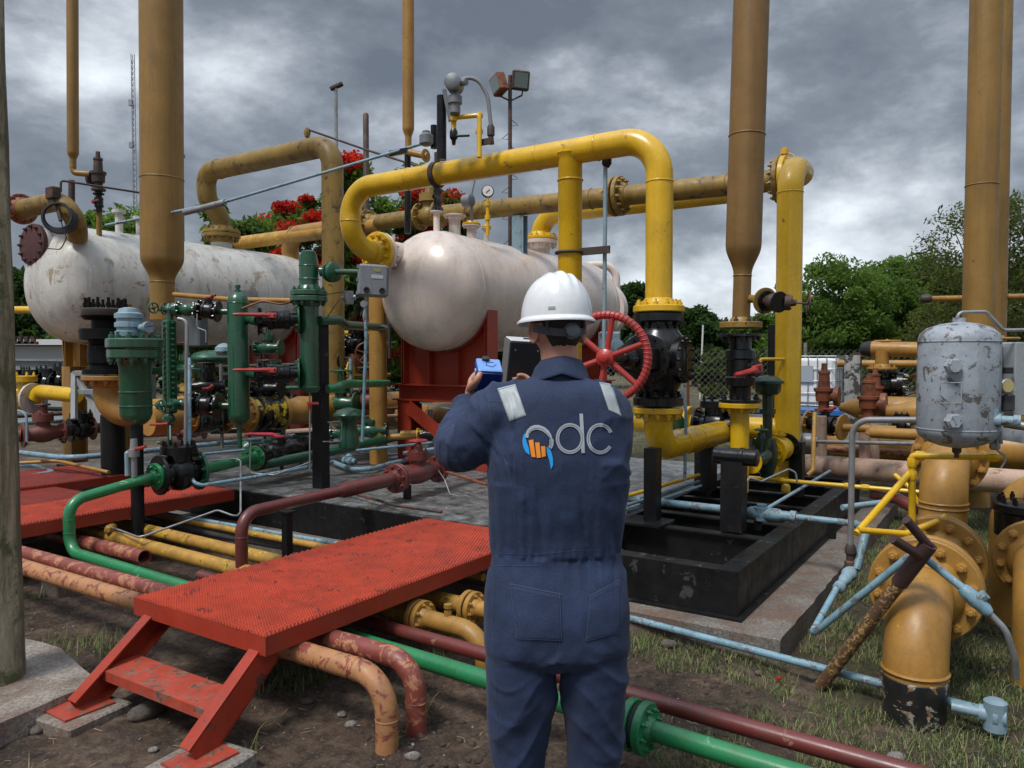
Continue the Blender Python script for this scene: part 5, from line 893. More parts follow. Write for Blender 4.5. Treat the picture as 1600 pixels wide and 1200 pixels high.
# ================================================================ far-left skid: valves, pipes, frames
t = T('steel_trestle', 'grey steel frame with diagonal braces left of the mustard elbow', 'frame', D(135, 640, 8.3)); m = MB(); 
for a_, b_ in (((116, 583), (116, 655)), ((116, 583), (165, 583)), ((120, 592), (163, 655)), ((116, 612), (150, 612))): m.beam(D(*a_, 8.4), D(*b_, 8.2), .05, .05, up=(0, 1, .1))
P('members', m, paint('frame_grey', (.30, .32, .33), .5, RUST, .1), t)
t = T('steel_trestle', 'long low grey steel frame far left behind the chipped yellow pipe', 'frame', D(60, 580, 11)); m = MB(); m.ibeam(D(15, 570, 11), D(112, 571, 11), .12, .16, .02); 
for x in (30, 68, 105): m.beam(D(x, 572, 11), D(x, 640, 11), .08, .08, up=(0, 1, 0))
m.beam(D(32, 575, 11), D(62, 610, 11), .06, .06, up=(0, 1, 0)); P('members', m, MATS['frame_grey'], t)
rod('yellow_left_pipe', [D(54, 623, 8.9), D(62, 612, 8.9), D(120, 618, 8.6)], .085, YEL, 'chipped yellow pipe with a swept end at far left', fil=.1, n=24)
valve('yellow_valve', D(18, 618, 9.0), D(52, 622, 8.9), .10, YEL, 'yellow and black flanged coupling at the far left edge', 'check', fmat=BLK, flmat2=WHV)
for i, (x, y, dd, mt_, lab) in enumerate(((28, 602, 10.4, WHV, 'white ended round valve at far left, first of a row'), (52, 602, 10.3, BLK, 'grey round valve at far left, second of the row'), (78, 600, 10.2, BLK, 'grey round valve at far left, third of the row'), (100, 597, 10.1, BLK, 'dark round valve at far left, last of the row'))):
    valve('round_valve', D(x-11, y, dd), D(x+11, y-1, dd-.05), .085, BLK, lab, 'check', fmat=mt_, group=None)
valve('maroon_valve', D(34, 680, 8.6), D(100, 674, 8.9), .08, RUSTP and paint('faded_maroon', (.17, .045, .035), .5, (.08, .03, .02), .3, grime=.4), 'faded maroon flanged gate valve at far left behind the walkway', 'gate', fmat=MATS['faded_maroon'], wmat=DMET, stem=.1, wr=.07)
rod('maroon_left_pipe', [D(-40, 684, 8.4), D(34, 680, 8.6)], .075, MATS['faded_maroon'], 'faded maroon pipe entering at the left edge'); rod('dark_left_pipe', [D(100, 674, 8.9), D(165, 668, 9.3)], .06, DMET, 'dark pipe right of the faded maroon gate valve')
valve('black_valve', D(108, 672, 9.0), D(146, 669, 9.2), .08, BLK, 'black flanged valve right of the faded maroon gate valve', 'check', flmat2=MATS['faded_maroon'])
for i, (p, lab) in enumerate((((22, 650, 9.6), (100, 645, 9.8), 'dark level pipe behind the faded maroon valve'), ((22, 636, 10.2), (120, 640, 10), 'upper dark pipe behind the faded maroon valve')) if False else (((( 22, 650, 9.6), (110, 645, 9.8)), 'dark level pipe behind the faded maroon valve'), (((22, 637, 10.2), (115, 640, 10)), 'upper dark pipe behind the faded maroon valve'), (((22, 662, 9.2), (120, 655, 9.6)), 'pale blue pipe behind the faded maroon valve'))):
    rod('dark_left_line', [D(*p[0]), D(*p[1])], .03, (DMET, BLK, LBL)[i], lab)
rod('bent_blue_tube', [D(20, 640+3, 8.2), D(42, 638, 8.2), D(42, 690, 8.2)], .012, PALB, 'thin bent pale tube at the far left edge', fil=.1)
m = MB(); 
m.box(D(38, 536, 13), .45, .06, .05)
for x in (22, 32, 42, 52): m.box(D(x, 531, 13), .06, .06, .12)
S('picket_rail', m, DMET, 'short dark picket rail at the far left under the vessel', 'railing')
# clutter behind the green columns
for i, (x0, y0, x1, y1, dd, r, mt_, kd, lab) in enumerate(((395, 610, 440, 606, 8.2, .06, BLK, 'gate', 'black gate valve behind the middle green column, lower'), (420, 560+75, 462, 630, 8.6, .06, BLK, 'check', 'black valve behind the tall green column foot'), (400, 545, 440, 543, 8.4, .05, GRN, 'gate', 'green gate valve behind the red-lever valves'), (505, 565, 535, 563, 9.2, .07, BLK, 'gate', 'black gate valve behind the flat black post'), (395, 668, 440, 664, 9.3, .07, WHV, 'check', 'off-white flanged spool behind the striped valve'), (640, 655, 690, 650, 9.6, .07, GRN, 'check', 'green valve behind the red diagonal brace'), (540, 540, 580, 538, 9.7, .08, BLK, 'check', 'black valve behind the mustard column'))):
    valve('rear_valve', D(x0, y0, dd), D(x1, y1, dd-.05), r, mt_, lab, kd, stem=.5, wmat=DMET)
rod('rear_pipe', [D(250, 690, 9.6), D(700, 660, 10.8)], .05, PNKP, 'faded pink pipe low behind the deck equipment'); rod('rear_pipe', [D(400, 650, 10.5), D(760, 640, 11)], .06, MUS, 'slim mustard pipe low behind the header')
rod('red_wires', [D(378, 482, 6.8), D(410, 470, 6.8), D(440, 476, 6.8), D(466, 468, 6.9)], .009, RUSTP, 'loose rusty red tube between the middle and tall green columns', fil=.1)

# ---- the crowd of small valves, spools and lines between the columns and the red support
ZN = [(300, 'just right of the studded level column'), (424, 'between the middle and tall green columns'), (533, 'right of the flat black post'), (583, 'around the foot of the mustard column'), (664, 'under the red diagonal brace'), (712, 'left of the worker raised elbow')]
RW = [(583, 9.6, 'upper row'), (632, 9.2, 'middle row'), (676, 8.9, 'deck level')]
CL = [(GRN, GRN, 'gate', 'dark green gate valve'), (BLK, YEL, 'ball', 'black ball valve with yellow flanges'), (BLK, BLK, 'check', 'black lidded check valve'), (GRN, BLK, 'check', 'green and black check valve'), (MATS['faded_maroon'], MATS['faded_maroon'], 'gate', 'maroon gate valve'), (CHY, CHY, 'gate', 'chipped yellow gate valve')]
kk = 0
for px, zn in ZN:
    for py, dd, rw in RW:
        m1_, m2_, kd, nm = CL[(kk*5+kk//4) % 6]; w = 20+(kk*7) % 14; dl = .35*((kk*3) % 3-1); off = ((kk*11) % 5-2)*4; kk += 1
        if px in (583, 664, 712) and py == 583 or px in (664, 712) and py == 632: continue
        a_ = D(px-w+off, py+off*.6, dd+dl); b_ = D(px+w+off, py-2+off*.6, dd+dl-.08*(kk % 3)); r_ = .05+.012*(kk % 3)
        valve('valve', a_, b_, r_, m1_, nm+' '+zn+', '+rw, kd, fmat=m2_, stem=.5, wmat=(REDH, DMET, GRN)[kk % 3], lever=VV, hl=.2, nb=6)
        rod('spool', [a_-(b_-a_).normalized()*.42, a_], r_*.75, m2_ if m2_ is not YEL else MUS, 'short plain pipe spool '+zn+', '+rw, n=14)
for i, (x0, y0, d0, x1, y1, d1_, r_, mt_, lab) in enumerate(((250, 612, 9.5, 470, 606, 9.8, .03, GRN, 'slim green line high behind the columns'), (300, 574, 9.8, 600, 566, 9.6, .022, DMET, 'slim dark line high behind the columns'), (330, 646, 8.6, 470, 640, 9.0, .03, LBL, 'pale blue line behind the middle green column'),
    (505, 590, 9.4, 610, 585, 9.8, .02, MUS, 'slim ochre line right of the flat black post'), (380, 700, 8.3, 560, 676, 9.5, .018, GALV, 'slim bright line low on the deck'), (520, 655, 8.8, 700, 646, 9.4, .025, PNKP, 'slim faded pink line in front of the mustard header'), (420, 718, 7.8, 690, 690, 8.4, .014, LBL, 'thin pale blue line low in front of the green deck line'), (560, 640, 9.2, 720, 634, 9.6, .016, DMET, 'thin dark line in front of the mustard header'), (630, 708, 7.9, 760, 690, 8.3, .018, PALB, 'thin blue-grey line behind the maroon valve'))):
    rod('line', [D(x0, y0, d0), D(x1, y1, d1_)], r_, mt_, lab)
for i, (px, y0, y1, dd, r_, mt_, lab) in enumerate(((345, 560, 700, 8.6, .02, GALV, 'thin bright upright behind the middle column'), (412, 520, 690, 8.9, .018, DMET, 'thin dark upright between the green columns'), (548, 560, 690, 8.8, .022, LBL, 'pale blue upright left of the drop line'), (607, 470, 560, 9.2, .02, DMET, 'dark upright between the drop line and the vessel'), (672, 640, 705, 8.7, .03, GALV, 'short grey upright under the red brace'))):
    rod('upright', [D(px, y0, dd), D(px+2, y1, dd)], r_, mt_, lab)
# ================================================================ right side
t0 = D(1428, 1130, 3.42); ez = D(0, 936, 3.6).z; E0 = Vec((t0.x, t0.y, .13)); E1 = Vec((t0.x, t0.y, ez)); F0 = D(1446, 934, 3.72); F0 = E1+UU*.42
BASEB = paint('black_wrap', (.014, .015, .016), .5, (.42, .40, .34), .42, (.30, .15, .05), grime=.3, scale=1.4)
t = pipe('big_mustard_elbow', [E0, E1, F0], .135, paint('warm_mustard_paint', (.39, .195, .038), .4, (.60, .40, .02), .12, (.25, .12, .04), grime=.45), 'big mustard elbow rising from the earth to a wide bolted flange, lower right', cat='pipe', fil=.30, n=44, fl=[(F0, -UU, dict(fr=.255, nb=12, th=.05, bolts=True, mat=MUS, bs=.024))], welds=((Vec((E0.x, E0.y, .20)), ZZ), (E1+UU*.30, UU)))
P('wrapped_base', MB().lathe(Vec((E0.x, E0.y, -.2)), ZZ, [(0, .128), (.30, .13), (.33, .139), (.37, .138), (.375, .133)], 40), BASEB, t, label='black wrapped foot with torn pale edge')
P('gasket', MB().lathe(F0+UU*.002, UU, [(0, .20), (.02, .20)], 32), GASK, t)
G0 = F0+UU*.025; Bf = F0+UU*.66; t = T('mustard_spool', 'mustard spool between the two wide flanges, lower right', 'pipe', Bf); P('tube', MB().cyl(G0, Bf-UU*.01, .135, 36), MUS, t); flange(t, G0, UU, .135, .255, .05, MUS, 12, True, bs=.024); flange(t, Bf-UU*.01, -UU, .135, .25, .05, MUS, 12, True, bs=.024)
up0 = Bf+UU*.36; upz = D(0, 728, up0.y).z; U1 = Vec((up0.x, up0.y, upz)); U2 = U1+UU*.46
t = pipe('mustard_swan_neck', [Bf+UU*.004, up0, U1, U2], .132, MUS, 'mustard pipe rising behind the wide flanges under the grey vertical tank', fil=.24, n=36, fl=[(Bf+UU*.004, UU, dict(fr=.25, nb=12, th=.05)), (U2, -UU, dict(fr=.225, nb=12, th=.045))], welds=((Vec((up0.x, up0.y, Bf.z+.27)), ZZ), (Vec((up0.x, up0.y, upz-.25)), ZZ)))
t = pipe('mustard_rear_run', [U2+UU*.01, U2+UU*.7, U2+UU*.7+VV*2.2], .132, MUS, 'mustard pipe continuing right behind the grey tank', fil=.25, n=32, fl=[(U2+UU*.01, UU, dict(fr=.225, nb=12, th=.045))])
q = U1+VV*.35+UU*.25; pipe('mustard_leaning_leg', [Vec((q.x, q.y, -.1)), Vec((q.x, q.y, upz-.15)), Vec((q.x, q.y, upz))+VV*1.5], .12, MUS, 'mustard leg behind the swan neck bending right', fil=.25, n=28)
q = D(1620, 1150, 3.75); pipe('edge_elbow', [Vec((q.x, q.y, -.1)), Vec((q.x, q.y, .52)), Vec((q.x, q.y, .52))+UU*.42], .115, MUS, 'mustard elbow cut by the right edge', fil=.25, n=32, fl=[(Vec((q.x, q.y, .52))+UU*.42, -UU, dict(fr=.215, nb=12, th=.045, bs=.021))])
q = D(1606, 815, 4.35); m = MB(); t = T('black_capped_valve', 'black studded cap valve cut by the right edge above the mustard elbow', 'valve', q); m.lathe(q-ZZ*.10, ZZ, [(0, .13), (.02, .165), (.15, .165), (.16, .175), (.20, .175), (.21, .16)], 32); P('body', m, BLK, t)
for i in range(12): a = i*math.pi/6; P('bolt', MB().lathe(q+ZZ*.11+Vec((math.cos(a), math.sin(a), 0))*.14, ZZ, [(0, .013), (.025, .013), (.026, .008), (.04, .008)], 6), BLK, t)
# grey vertical tank
tk = D(1495, 700, 3.9); t = T('grey_air_tank', 'grey vertical air tank with flaking dark patches at right', 'tank', tk); zt_ = D(0, 503, 3.9).z; h = zt_-tk.z; r = .187; m = MB()
pr = [(0, .02), (.012, r*.45), (.035, r*.78), (.065, r*.95), (.09, r), (h-.09, r), (h-.06, r*.95), (h-.03, r*.78), (h-.01, r*.45), (h, .02)]; m.lathe(tk, ZZ, pr, 48)
for z in (.10, h-.10): m.torus(tk+ZZ*z, ZZ, r, .004, 48, 6)
P('shell', m, GRY, t, smooth=60)
for py in (572, 658):
    q = D(1490, py, 3.9-r+.01); P('hex_plug', MB().lathe(q, Vec((0, -1, 0)), [(-.02, .04), (.01, .04), (.012, .036), (.02, .033)], 6), GRY, t)
P('drain', MB().lathe(tk+ZZ*.01, -ZZ, [(0, .022), (.03, .022), (.04, .012), (.06, .012)], 10), DMET, t); P('top_boss', MB().lathe(tk+ZZ*(h-.01), ZZ, [(0, .03), (.03, .03)], 12), GRY, t)
m = MB(); q = D(1485, 612, 3.9-r); 
for (x0, y0, x1, y1) in ((1469, 598, 1502, 598), (1502, 598, 1502, 630), (1502, 630, 1469, 630), (1469, 630, 1469, 598)): m.tube([D(x0, y0, 3.9-r+.003), D(x1, y1, 3.9-r+.003)], .003, 0, 6)
P('plate_edge', m, GRY, t)
m = MB(); m.box(D(1556, 560+60, 4.0), .05, .10, .55, VV, UU, bev=.01); m.box(D(1551, 668, 3.9), .09, .05, .16, VV, UU); P('bracket', m, GRY, t)
rod('white_tube', [D(1496, 500, 3.9), D(1496, 488, 3.9), D(1541, 487, 3.9), D(1568, 516, 3.9), D(1640, 515, 3.9)], .0085, GALV, 'thin pale tube running from the top of the grey tank to the right', fil=.03)
t = T('grey_control_box', 'grey control cabinet with a yellow-faced dial at the right edge', 'cabinet', D(1600, 650, 3.9)); m = MB(); q = D(1604, 592, 4.0); m.box(q, .25, .14, .38, (1, .12, 0), (-.12, 1, 0), bev=.006); P('case', m, GRYB and paint('light_grey_case', (.33, .36, .38), .4, grime=.2), t)
m = MB(); m.box(D(1575, 579, 3.9), .045, .02, .032, (1, .12, 0), (-.12, 1, 0)); P('display', m, GASK, t); q = D(1573, 603, 3.84); m = MB(); m.lathe(q, Vec((.12, -1, 0)), [(-.03, .03), (-.02, .037), (.005, .037), (.01, .033)], 24); P('gauge_case', m, GALV, t); P('gauge_dial', MB().lathe(q+Vec((0, -.011, 0)), Vec((.12, -1, 0)), [(0, .031), (.002, .031)], 24), plain('yellow_dial', (.45, .38, .16), .4), t)
m = MB(); m.box(D(1573, 629, 3.88), .06, .05, .085, bev=.006); P('filter_bowl', m, plain('smoked_bowl', (.05, .05, .055), .15), t)
rod('thin_steel_line', [D(1555, 603, 3.85), D(1556, 650, 3.85), D(1559, 705, 3.85), D(1571, 712, 3.85), D(1570, 722, 3.85), D(1564, 731, 3.85)], .005, GALV, 'thin bent steel tube dropping right of the grey tank', fil=.02)
# grey handrail
ha = D(1329, 855, 4.25); rod('grey_conduit', [ha, Vec((ha.x, ha.y, D(0, 656, 4.25).z)), D(1540, 656.5, 3.78)], .017, GALV, 'grey conduit rising from the blue union and bending right across the grey tank', fil=.10, n=14)
t = T('conduit_fitting', 'light blue-grey fitting on the conduit at the right of the grey tank', 'fitting', D(1555, 657, 3.75)); m = MB(); m.lathe(D(1538, 656, 3.78), VV, [(0, .026), (.03, .026), (.031, .034), (.07, .034), (.071, .024), (.12, .024), (.121, .03), (.15, .03)], 14); m.lathe(D(1550, 654, 3.76), ZZ, [(0, .03), (.045, .03), (.046, .018), (.06, .018)], 10); P('body', m, PALB, t)
rod('braided_hose', [D(1568, 658, 3.74), D(1590, 663, 3.7), D(1660, 680, 3.6)], .018, GALV, 'braided steel hose leaving the conduit fitting', cat='hose', fil=.1)
m = MB(); m.beam(D(1550, 675, 3.85), D(1640, 690, 3.7), .02, .06); S('grey_bracket', m, GRY, 'pale grey bracket below the control cabinet', 'bracket')
q = G(1192+130, 790, .33); t = T('rusty_union', 'rusty union and pale fitting at the foot of the grey conduit', 'fitting', D(1329, 870, 4.25)); m = MB(); m.lathe(D(1329, 850, 4.25), -ZZ, [(0, .02), (.02, .03), (.05, .03), (.06, .022), (.09, .022), (.10, .032), (.13, .032)], 14); P('body', m, DMET, t)
m = MB(); m.lathe(D(1330, 893, 4.23), D(1312, 917, 4.1)-D(1330, 893, 4.23), [(-.02, .03), (.04, .042), (.07, .03), (.10, .034), (.13, .026), (.16, .026), (.17, .032), (.2, .032), (.21, .02)], 14); P('coupling', m, PALB, t)
rod('blue_diagonal', [D(1310, 915, 4.1), D(1266, 994, 3.75), D(1420, 870, 3.45), D(1440, 868, 3.42), D(1512, 925, 3.3)], .0175, LBL, 'pale blue line bent in a sharp V and looping over the big mustard flange', fil=.05, n=14)
rod('blue_loop', [run(B_, VV, 1330), D(1354, 826, 4.3), D(1338, 890, 4.22)], .024, LBL, 'short thick pale blue bend beside the grey conduit foot', fil=.07, n=14)
t = T('blue_fitting', 'bright pale blue fitting where the braided hose begins, lower right', 'fitting', D(1515, 928, 3.3)); m = MB(); a = D(1503, 918, 3.3); b_ = D(1548, 960, 3.24); m.lathe(a, b_-a, [(0, .022), (.02, .03), (.07, .034), (.09, .028), (.12, .028), (.14, .02)], 14); m.lathe(a.lerp(b_, .5), ZZ*.7+VV*.7, [(0, .022), (.05, .022)], 8); P('body', m, LBL, t)
rod('braided_hose', [D(1543, 955, 3.25), D(1572, 985, 3.22), D(1586, 1030, 3.22), D(1588, 1060, 3.25)], .0135, GALV, 'braided steel hose curving down to the ground at lower right', cat='hose', fil=.12)
# T-handled rusty bar
t = T('rusty_t_bar', 'rusty round bar with a forked handle leaning on the mustard flange', 'tool', G(1283, 1068, .0)); a = G(1282, 1072, .0); b_ = D(1452, 850, 3.32); m = MB(); d_ = (b_-a).normalized(); e = a.lerp(b_, .80)
m.tube([a, e], .030, 0, 18); P('bar', m, RST, t)
m = MB(); m.lathe(e-d_*.05, d_, [(0, .036), ((b_-e).length+.05, .036), ((b_-e).length+.05, .027), ((b_-e).length-.02, .026), ((b_-e).length-.021, .001)], 20, caps=False)
for p0, p1 in (((1437, 868), (1395, 842)), ((1449, 851), (1416, 812))): m.tube([D(*p0, 3.33), D(*p1, 3.30)], .021, 0, 14)
P('handle', m, paint('dark_maroon_bar', (.06, .028, .026), .5, grime=.3), t)
# yellow small-bore lines
y0 = D(1425, 712, 4.3); rod('yellow_small_line', [D(1425, 833, 4.3), D(1425, 712, 4.3), D(1562, 714, 4.05)], .019, YEL, 'bright yellow small pipe standing up and running right under the grey tank', fil=.02)
[S('pipe_union', MB().lathe(D(x, y, d), dd, [(-.02, .024), (-.01, .027), (.02, .027), (.03, .024)], 8), YEL, 'yellow union on the bright pipe, '+w, 'fitting') for x, y, d, dd, w in ((1425, 724, 4.3, ZZ, 'just under its corner'), (1436, 712, 4.29, VV, 'just right of its corner'), (1425, 744, 4.3, ZZ, 'where the brace pipe joins'), (1550, 714, 4.07, VV, 'at its right end'))]
rod('yellow_small_line', [D(1425, 735, 4.32), D(1338, 834, 4.05)], .019, YEL, 'bright yellow brace pipe sloping down left to the grey conduit')
rod('yellow_small_line', [D(1340, 828, 4.05), D(1415, 834, 4.1), D(1470, 812, 4.3), D(1478, 806, 4.3)], .017, YEL, 'bright yellow pipe running right along the ground to the flange', fil=.03)
rod('yellow_small_line', [D(1398, 742, 5.2), D(1420, 760, 5.1), D(1450, 812, 5.0)], .016, YEL, 'thin yellow pipe dropping behind the bright upright', fil=.05)
rod('yellow_small_line', [D(1273, 645, 6.6), D(1270, 735, 6.4), D(1262, 742, 6.4)], .018, CHY, 'rough yellow upright pipe between the tall riser and the grey conduit', fil=.03)
rod('grey_rail', [D(1272, 690, 7.0), D(1450, 694, 6.0)], .016, GALV, 'grey level rail behind the grey conduit'); m = MB(); m.lathe(D(1262, 690, 7.05), VV, [(-.06, .05), (-.03, .08), (.04, .08), (.09, .04)], 16); S('grey_fitting', m, GALV, 'grey rounded fitting at the left end of the level rail', 'fitting')
rod('pale_angle', [D(1316, 793, 5.0), D(1380, 785, 5.1)], .02, PALB, 'pale worn steel bar lying behind the grey conduit')
rod('red_ground_stub', [D(1360, 770, 6.2), D(1400, 778, 6.1), D(1432, 795, 5.9)], .05, MAR, 'maroon pipe stub on the grass behind the yellow brace', fil=.1)
# far right plant
rod('pink_main', [D(1240, 725, 8.3), D(1660, 758, 6.4)], .115, PNKP, 'thick faded pink pipe lying across the yard at right', n=24)
rod('pink_main', [D(1240, 698, 9.0), D(1660, 722, 7.4)], .04, SAL, 'slim salmon pipe above the thick faded pink one', n=16)
for x, y0_, y1_, lab in ((1283, 650, 712, 'left'), (1351, 660, 722, 'middle'), (1365, 664, 724, 'right')): rod('pink_stub', [D(x, y0_, 7.75), D(x, y1_, 7.75)], .055, PNKP, 'upright faded pink stub on the thick pink pipe, %s one' % lab, n=16)
rod('mustard_far_pipe', [D(1362, 545, 8.6), D(1660, 552, 7.6)], .085, MUS, 'mustard pipe with a black end cap left of the grey tank', n=20); m = MB(); m.lathe(D(1362, 545, 8.6), -VV, [(0, .085), (.02, .09), (.10, .07), (.12, .04)], 16); S('end_plug', m, GASK, 'black end cap on the far mustard pipe', 'plug')
rod('mustard_far_pipe', [D(1308, 568, 10.5), D(1660, 570, 9.5)], .05, MUS, 'slim mustard pipe behind the capped one')
t = pipe('far_tee', [D(1378, 548, 8.5), D(1378, 574, 8.5)], .07, MUS, 'short mustard drop with a flange under the capped pipe', n=18, fl=[(D(1378, 577, 8.5), ZZ, dict(fr=.16, nb=8, bolts='m'))]); valve('far_black_valve', D(1380, 579, 8.5), D(1380, 622, 8.5), .085, BLK, 'black flanged valve under the far mustard drop', 'check', up=VV)
t = T('mustard_swage', 'mustard pipe with a swept narrow end between the brown relief valves', 'pipe', D(1400, 640, 8.2)); m = MB(); m.lathe(D(1312, 636, 8.4), VV, [(0, .04), (.06, .06), (.18, .12), (.35, .13), (1.8, .13)], 24); P('tube', m, MUS, t)
t = T('mustard_swage', 'second mustard pipe with a narrow end, nearer than the first', 'pipe', D(1420, 645, 7.9)); m = MB(); m.lathe(D(1385, 643, 7.9), VV, [(0, .07), (.1, .08), (.25, .125), (.4, .13), (1.5, .13)], 24); P('tube', m, MUS, t)
relief('relief_valve', D(1287, 645, 8.2), .53, .055, RUSTP, 'tall brown relief valve in front of the white caged tank', 1, VV)
relief('relief_valve', D(1357, 655, 8.0), .48, .06, RUSTP, 'stout brown relief valve right of the grey upright channel', 1, VV); relief('relief_valve', D(1367, 632, 8.4), .40, .05, RUSTP, 'brown relief valve half hidden behind the stout one')
valve('far_valve', D(1262, 660, 8.0), D(1318, 668, 7.7), .075, BLK, 'black valve between orange flanges low beside the tall riser', 'ball', fmat=MUS, bolts='m', lever=VV, hl=.1)
rod('mustard_far_line', [D(1318, 668, 7.7), D(1400, 672, 7.4)], .04, MUS, 'slim mustard line right of the low black valve'); rod('mustard_far_line', [D(1400, 672+3, 7.2), D(1362, 672, 7.3), D(1358, 680, 7.3)], .045, MUS, 'mustard bend behind the grey conduit', fil=.03); rod('mustard_far_line', [D(1362, 676, 7.0), D(1660, 690, 5.9)], .05, MUS, 'mustard line passing behind the foot of the grey tank')
valve('far_small_valve', D(1395, 664, 7.8), D(1425, 666, 7.7), .05, BLK, 'small black valve left of the grey tank', 'check')
t = T('wheel_valve', 'mustard handwheel behind the left side of the grey tank', 'valve', D(1432, 625, 8.5)); handwheel(t, D(1434, 612, 8.5), Vec((-.9, -.4, 0)), .19, .013, MUS, 4)
t = T('wheel_valve', 'flat mustard handwheel on top of the capped far pipe', 'valve', D(1386, 532, 8.6)); handwheel(t, D(1386, 533, 8.6), ZZ, .13, .012, MUS, 4); P('stem', MB().cyl(D(1386, 548, 8.6), D(1386, 530, 8.6), .02), MUS, t)
t = T('wheel_valve', 'flat mustard handwheel seen between the stack and the cabinet', 'valve', D(1566, 530, 7.5)); handwheel(t, D(1566, 529, 7.5), ZZ, .14, .012, MUS, 4); P('stem', MB().cyl(D(1566, 548, 7.6), D(1566, 526, 7.5), .02), MUS, t)
rod('far_top_line', [D(1445, 467, 9), D(1505, 466, 9), D(1600, 463, 8.7), D(1700, 462, 8.5)], .033, MUS, 'slim mustard pipe high at right crossing behind the stacks'); m = MB(); m.lathe(D(1438, 467, 9), VV, [(0, .03), (.02, .05), (.09, .05), (.12, .035)], 12); S('end_plug', m, DMET, 'dark end fitting on the slim high mustard pipe', 'plug')
m = MB(); m.ibeam(D(1333, 555, 8.9), D(1333, 700, 8.9), .17, .12, .014, up=UU); S('grey_channel', m, paint('peeling_white', (.42, .43, .43), .6, (.06, .06, .06), .5), 'upright steel channel with peeling pale paint left of the brown relief valves', 'post'); m = MB(); m.beam(D(1333, 553, 8.9), D(1395, 557, 8.7), .1, .05); S('grey_channel', m, DMET, 'short dark cross bar on top of the peeling channel', 'bracket')
t = T('yellow_far_tank', 'rounded mustard tank body low behind the grey rail', 'tank', D(1320, 700, 9.4)); P('shell', MB().lathe(D(1290, 692, 9.8), VV, [(0, .02), (.03, .12), (.12, .2), (.25, .22), (1.6, .22), (1.7, .12), (1.72, .02)], 28), MUS, t)
for i, (x, y, d, mt_) in enumerate(((1225, 650, 10, PALB), (1240, 662, 9.5, GALV), (1440, 720, 7.5, PNKP))): pass
m = MB(); m.box(AB(-.4, 9.9, .25), 1.2, .6, .5, VV, UU, bev=.02); S('concrete_block', m, CONC, 'pale concrete block far right behind the pink pipe', 'block')
# ================================================================ the worker
def remesh(mb_list, voxel, name, smooth_it=6, sub=0):
    V = []; F = []
    for m in mb_list:
        o = len(V); V += m.v; F += [tuple(i+o for i in f) for f in m.f]
    me = bpy.data.meshes.new(name+'_raw'); me.from_pydata(V, [], F); o = bpy.data.objects.new(name+'_raw', me); COL.objects.link(o)
    r = o.modifiers.new('r', 'REMESH'); r.mode = 'VOXEL'; r.voxel_size = voxel; s = o.modifiers.new('s', 'SMOOTH'); s.factor = .5; s.iterations = smooth_it
    dg = bpy.context.evaluated_depsgraph_get(); dg.update(); ev = o.evaluated_get(dg); out = bpy.data.meshes.new_from_object(ev)
    bpy.data.objects.remove(o); bpy.data.meshes.remove(me); return out
def ell(c, rx, ry, n=40, e=2.3, X=Vec((1, 0, 0)), Y=Vec((0, 1, 0))):
    o = []
    for i in range(n):
        a = 2*math.pi*i/n; ca, sa = math.cos(a), math.sin(a); o.append(Vec(c)+X*(rx*math.copysign(abs(ca)**(2/e), ca))+Y*(ry*math.copysign(abs(sa)**(2/e), sa)))
    return o
def smooth_rows(rows, k=4):
    rows = [list(map(float, r)) for r in rows]; out = []
    for i in range(len(rows)-1):
        p0, p1, p2, p3 = rows[max(i-1, 0)], rows[i], rows[i+1], rows[min(i+2, len(rows)-1)]
        for j in range(k):
            t = j/k; out.append([.5*((2*b)+(-a+c)*t+(2*a-5*b+4*c-d)*t*t+(-a+3*b-3*c+d)*t**3) for a, b, c, d in zip(p0, p1, p2, p3)])
    out.append(rows[-1]); return out
YB = 2.47
def sec(py, l, r, yc, ry, e=2.4):
    a = D(l, py, YB); b = D(r, py, YB); return [a.z, (a.x+b.x)/2, (b.x-a.x)/2, yc, ry, e]
torso = [sec(580, 850, 904, 2.50, .050), sec(592, 828, 924, 2.49, .078), sec(601, 802, 946, 2.48, .098), sec(613, 782, 966, 2.475, .112), sec(632, 768, 977, 2.475, .125), sec(665, 764, 983, 2.475, .135), sec(705, 762, 984, 2.47, .14),
         sec(750, 762, 982, 2.47, .138), sec(800, 762, 979, 2.475, .132), sec(845, 766, 972, 2.48, .122), sec(872, 768, 970, 2.48, .118), sec(900, 761, 978, 2.475, .130), sec(945, 757, 983, 2.465, .145), sec(990, 756, 984, 2.465, .15), sec(1015, 757, 983, 2.47, .145), sec(1030, 760, 981, 2.475, .12)]
legl = [sec(990, 760, 872, 2.47, .125, 2.1), sec(1045, 757, 868, 2.47, .122, 2.1), sec(1100, 759, 868, 2.475, .110, 2), sec(1160, 765, 860, 2.49, .10, 2), sec(1220, 770, 850, 2.50, .093, 2), sec(1300, 776, 846, 2.51, .085, 2), sec(1345, 780, 842, 2.50, .08, 2)]
legr = [sec(990, 866, 982, 2.47, .125, 2.1), sec(1045, 874, 983, 2.47, .122, 2.1), sec(1100, 879, 980, 2.475, .108, 2), sec(1160, 883, 975, 2.49, .10, 2), sec(1220, 890, 970, 2.50, .093, 2), sec(1300, 896, 965, 2.51, .085, 2), sec(1345, 898, 960, 2.50, .08, 2)]
def loft(rows, s=1.0, n=40, k=4):
    m = MB(); m.rings([ell((x, yc, z), rx*s, ry*s, n, e) for z, x, rx, yc, ry, e in smooth_rows(rows, k)]); return m
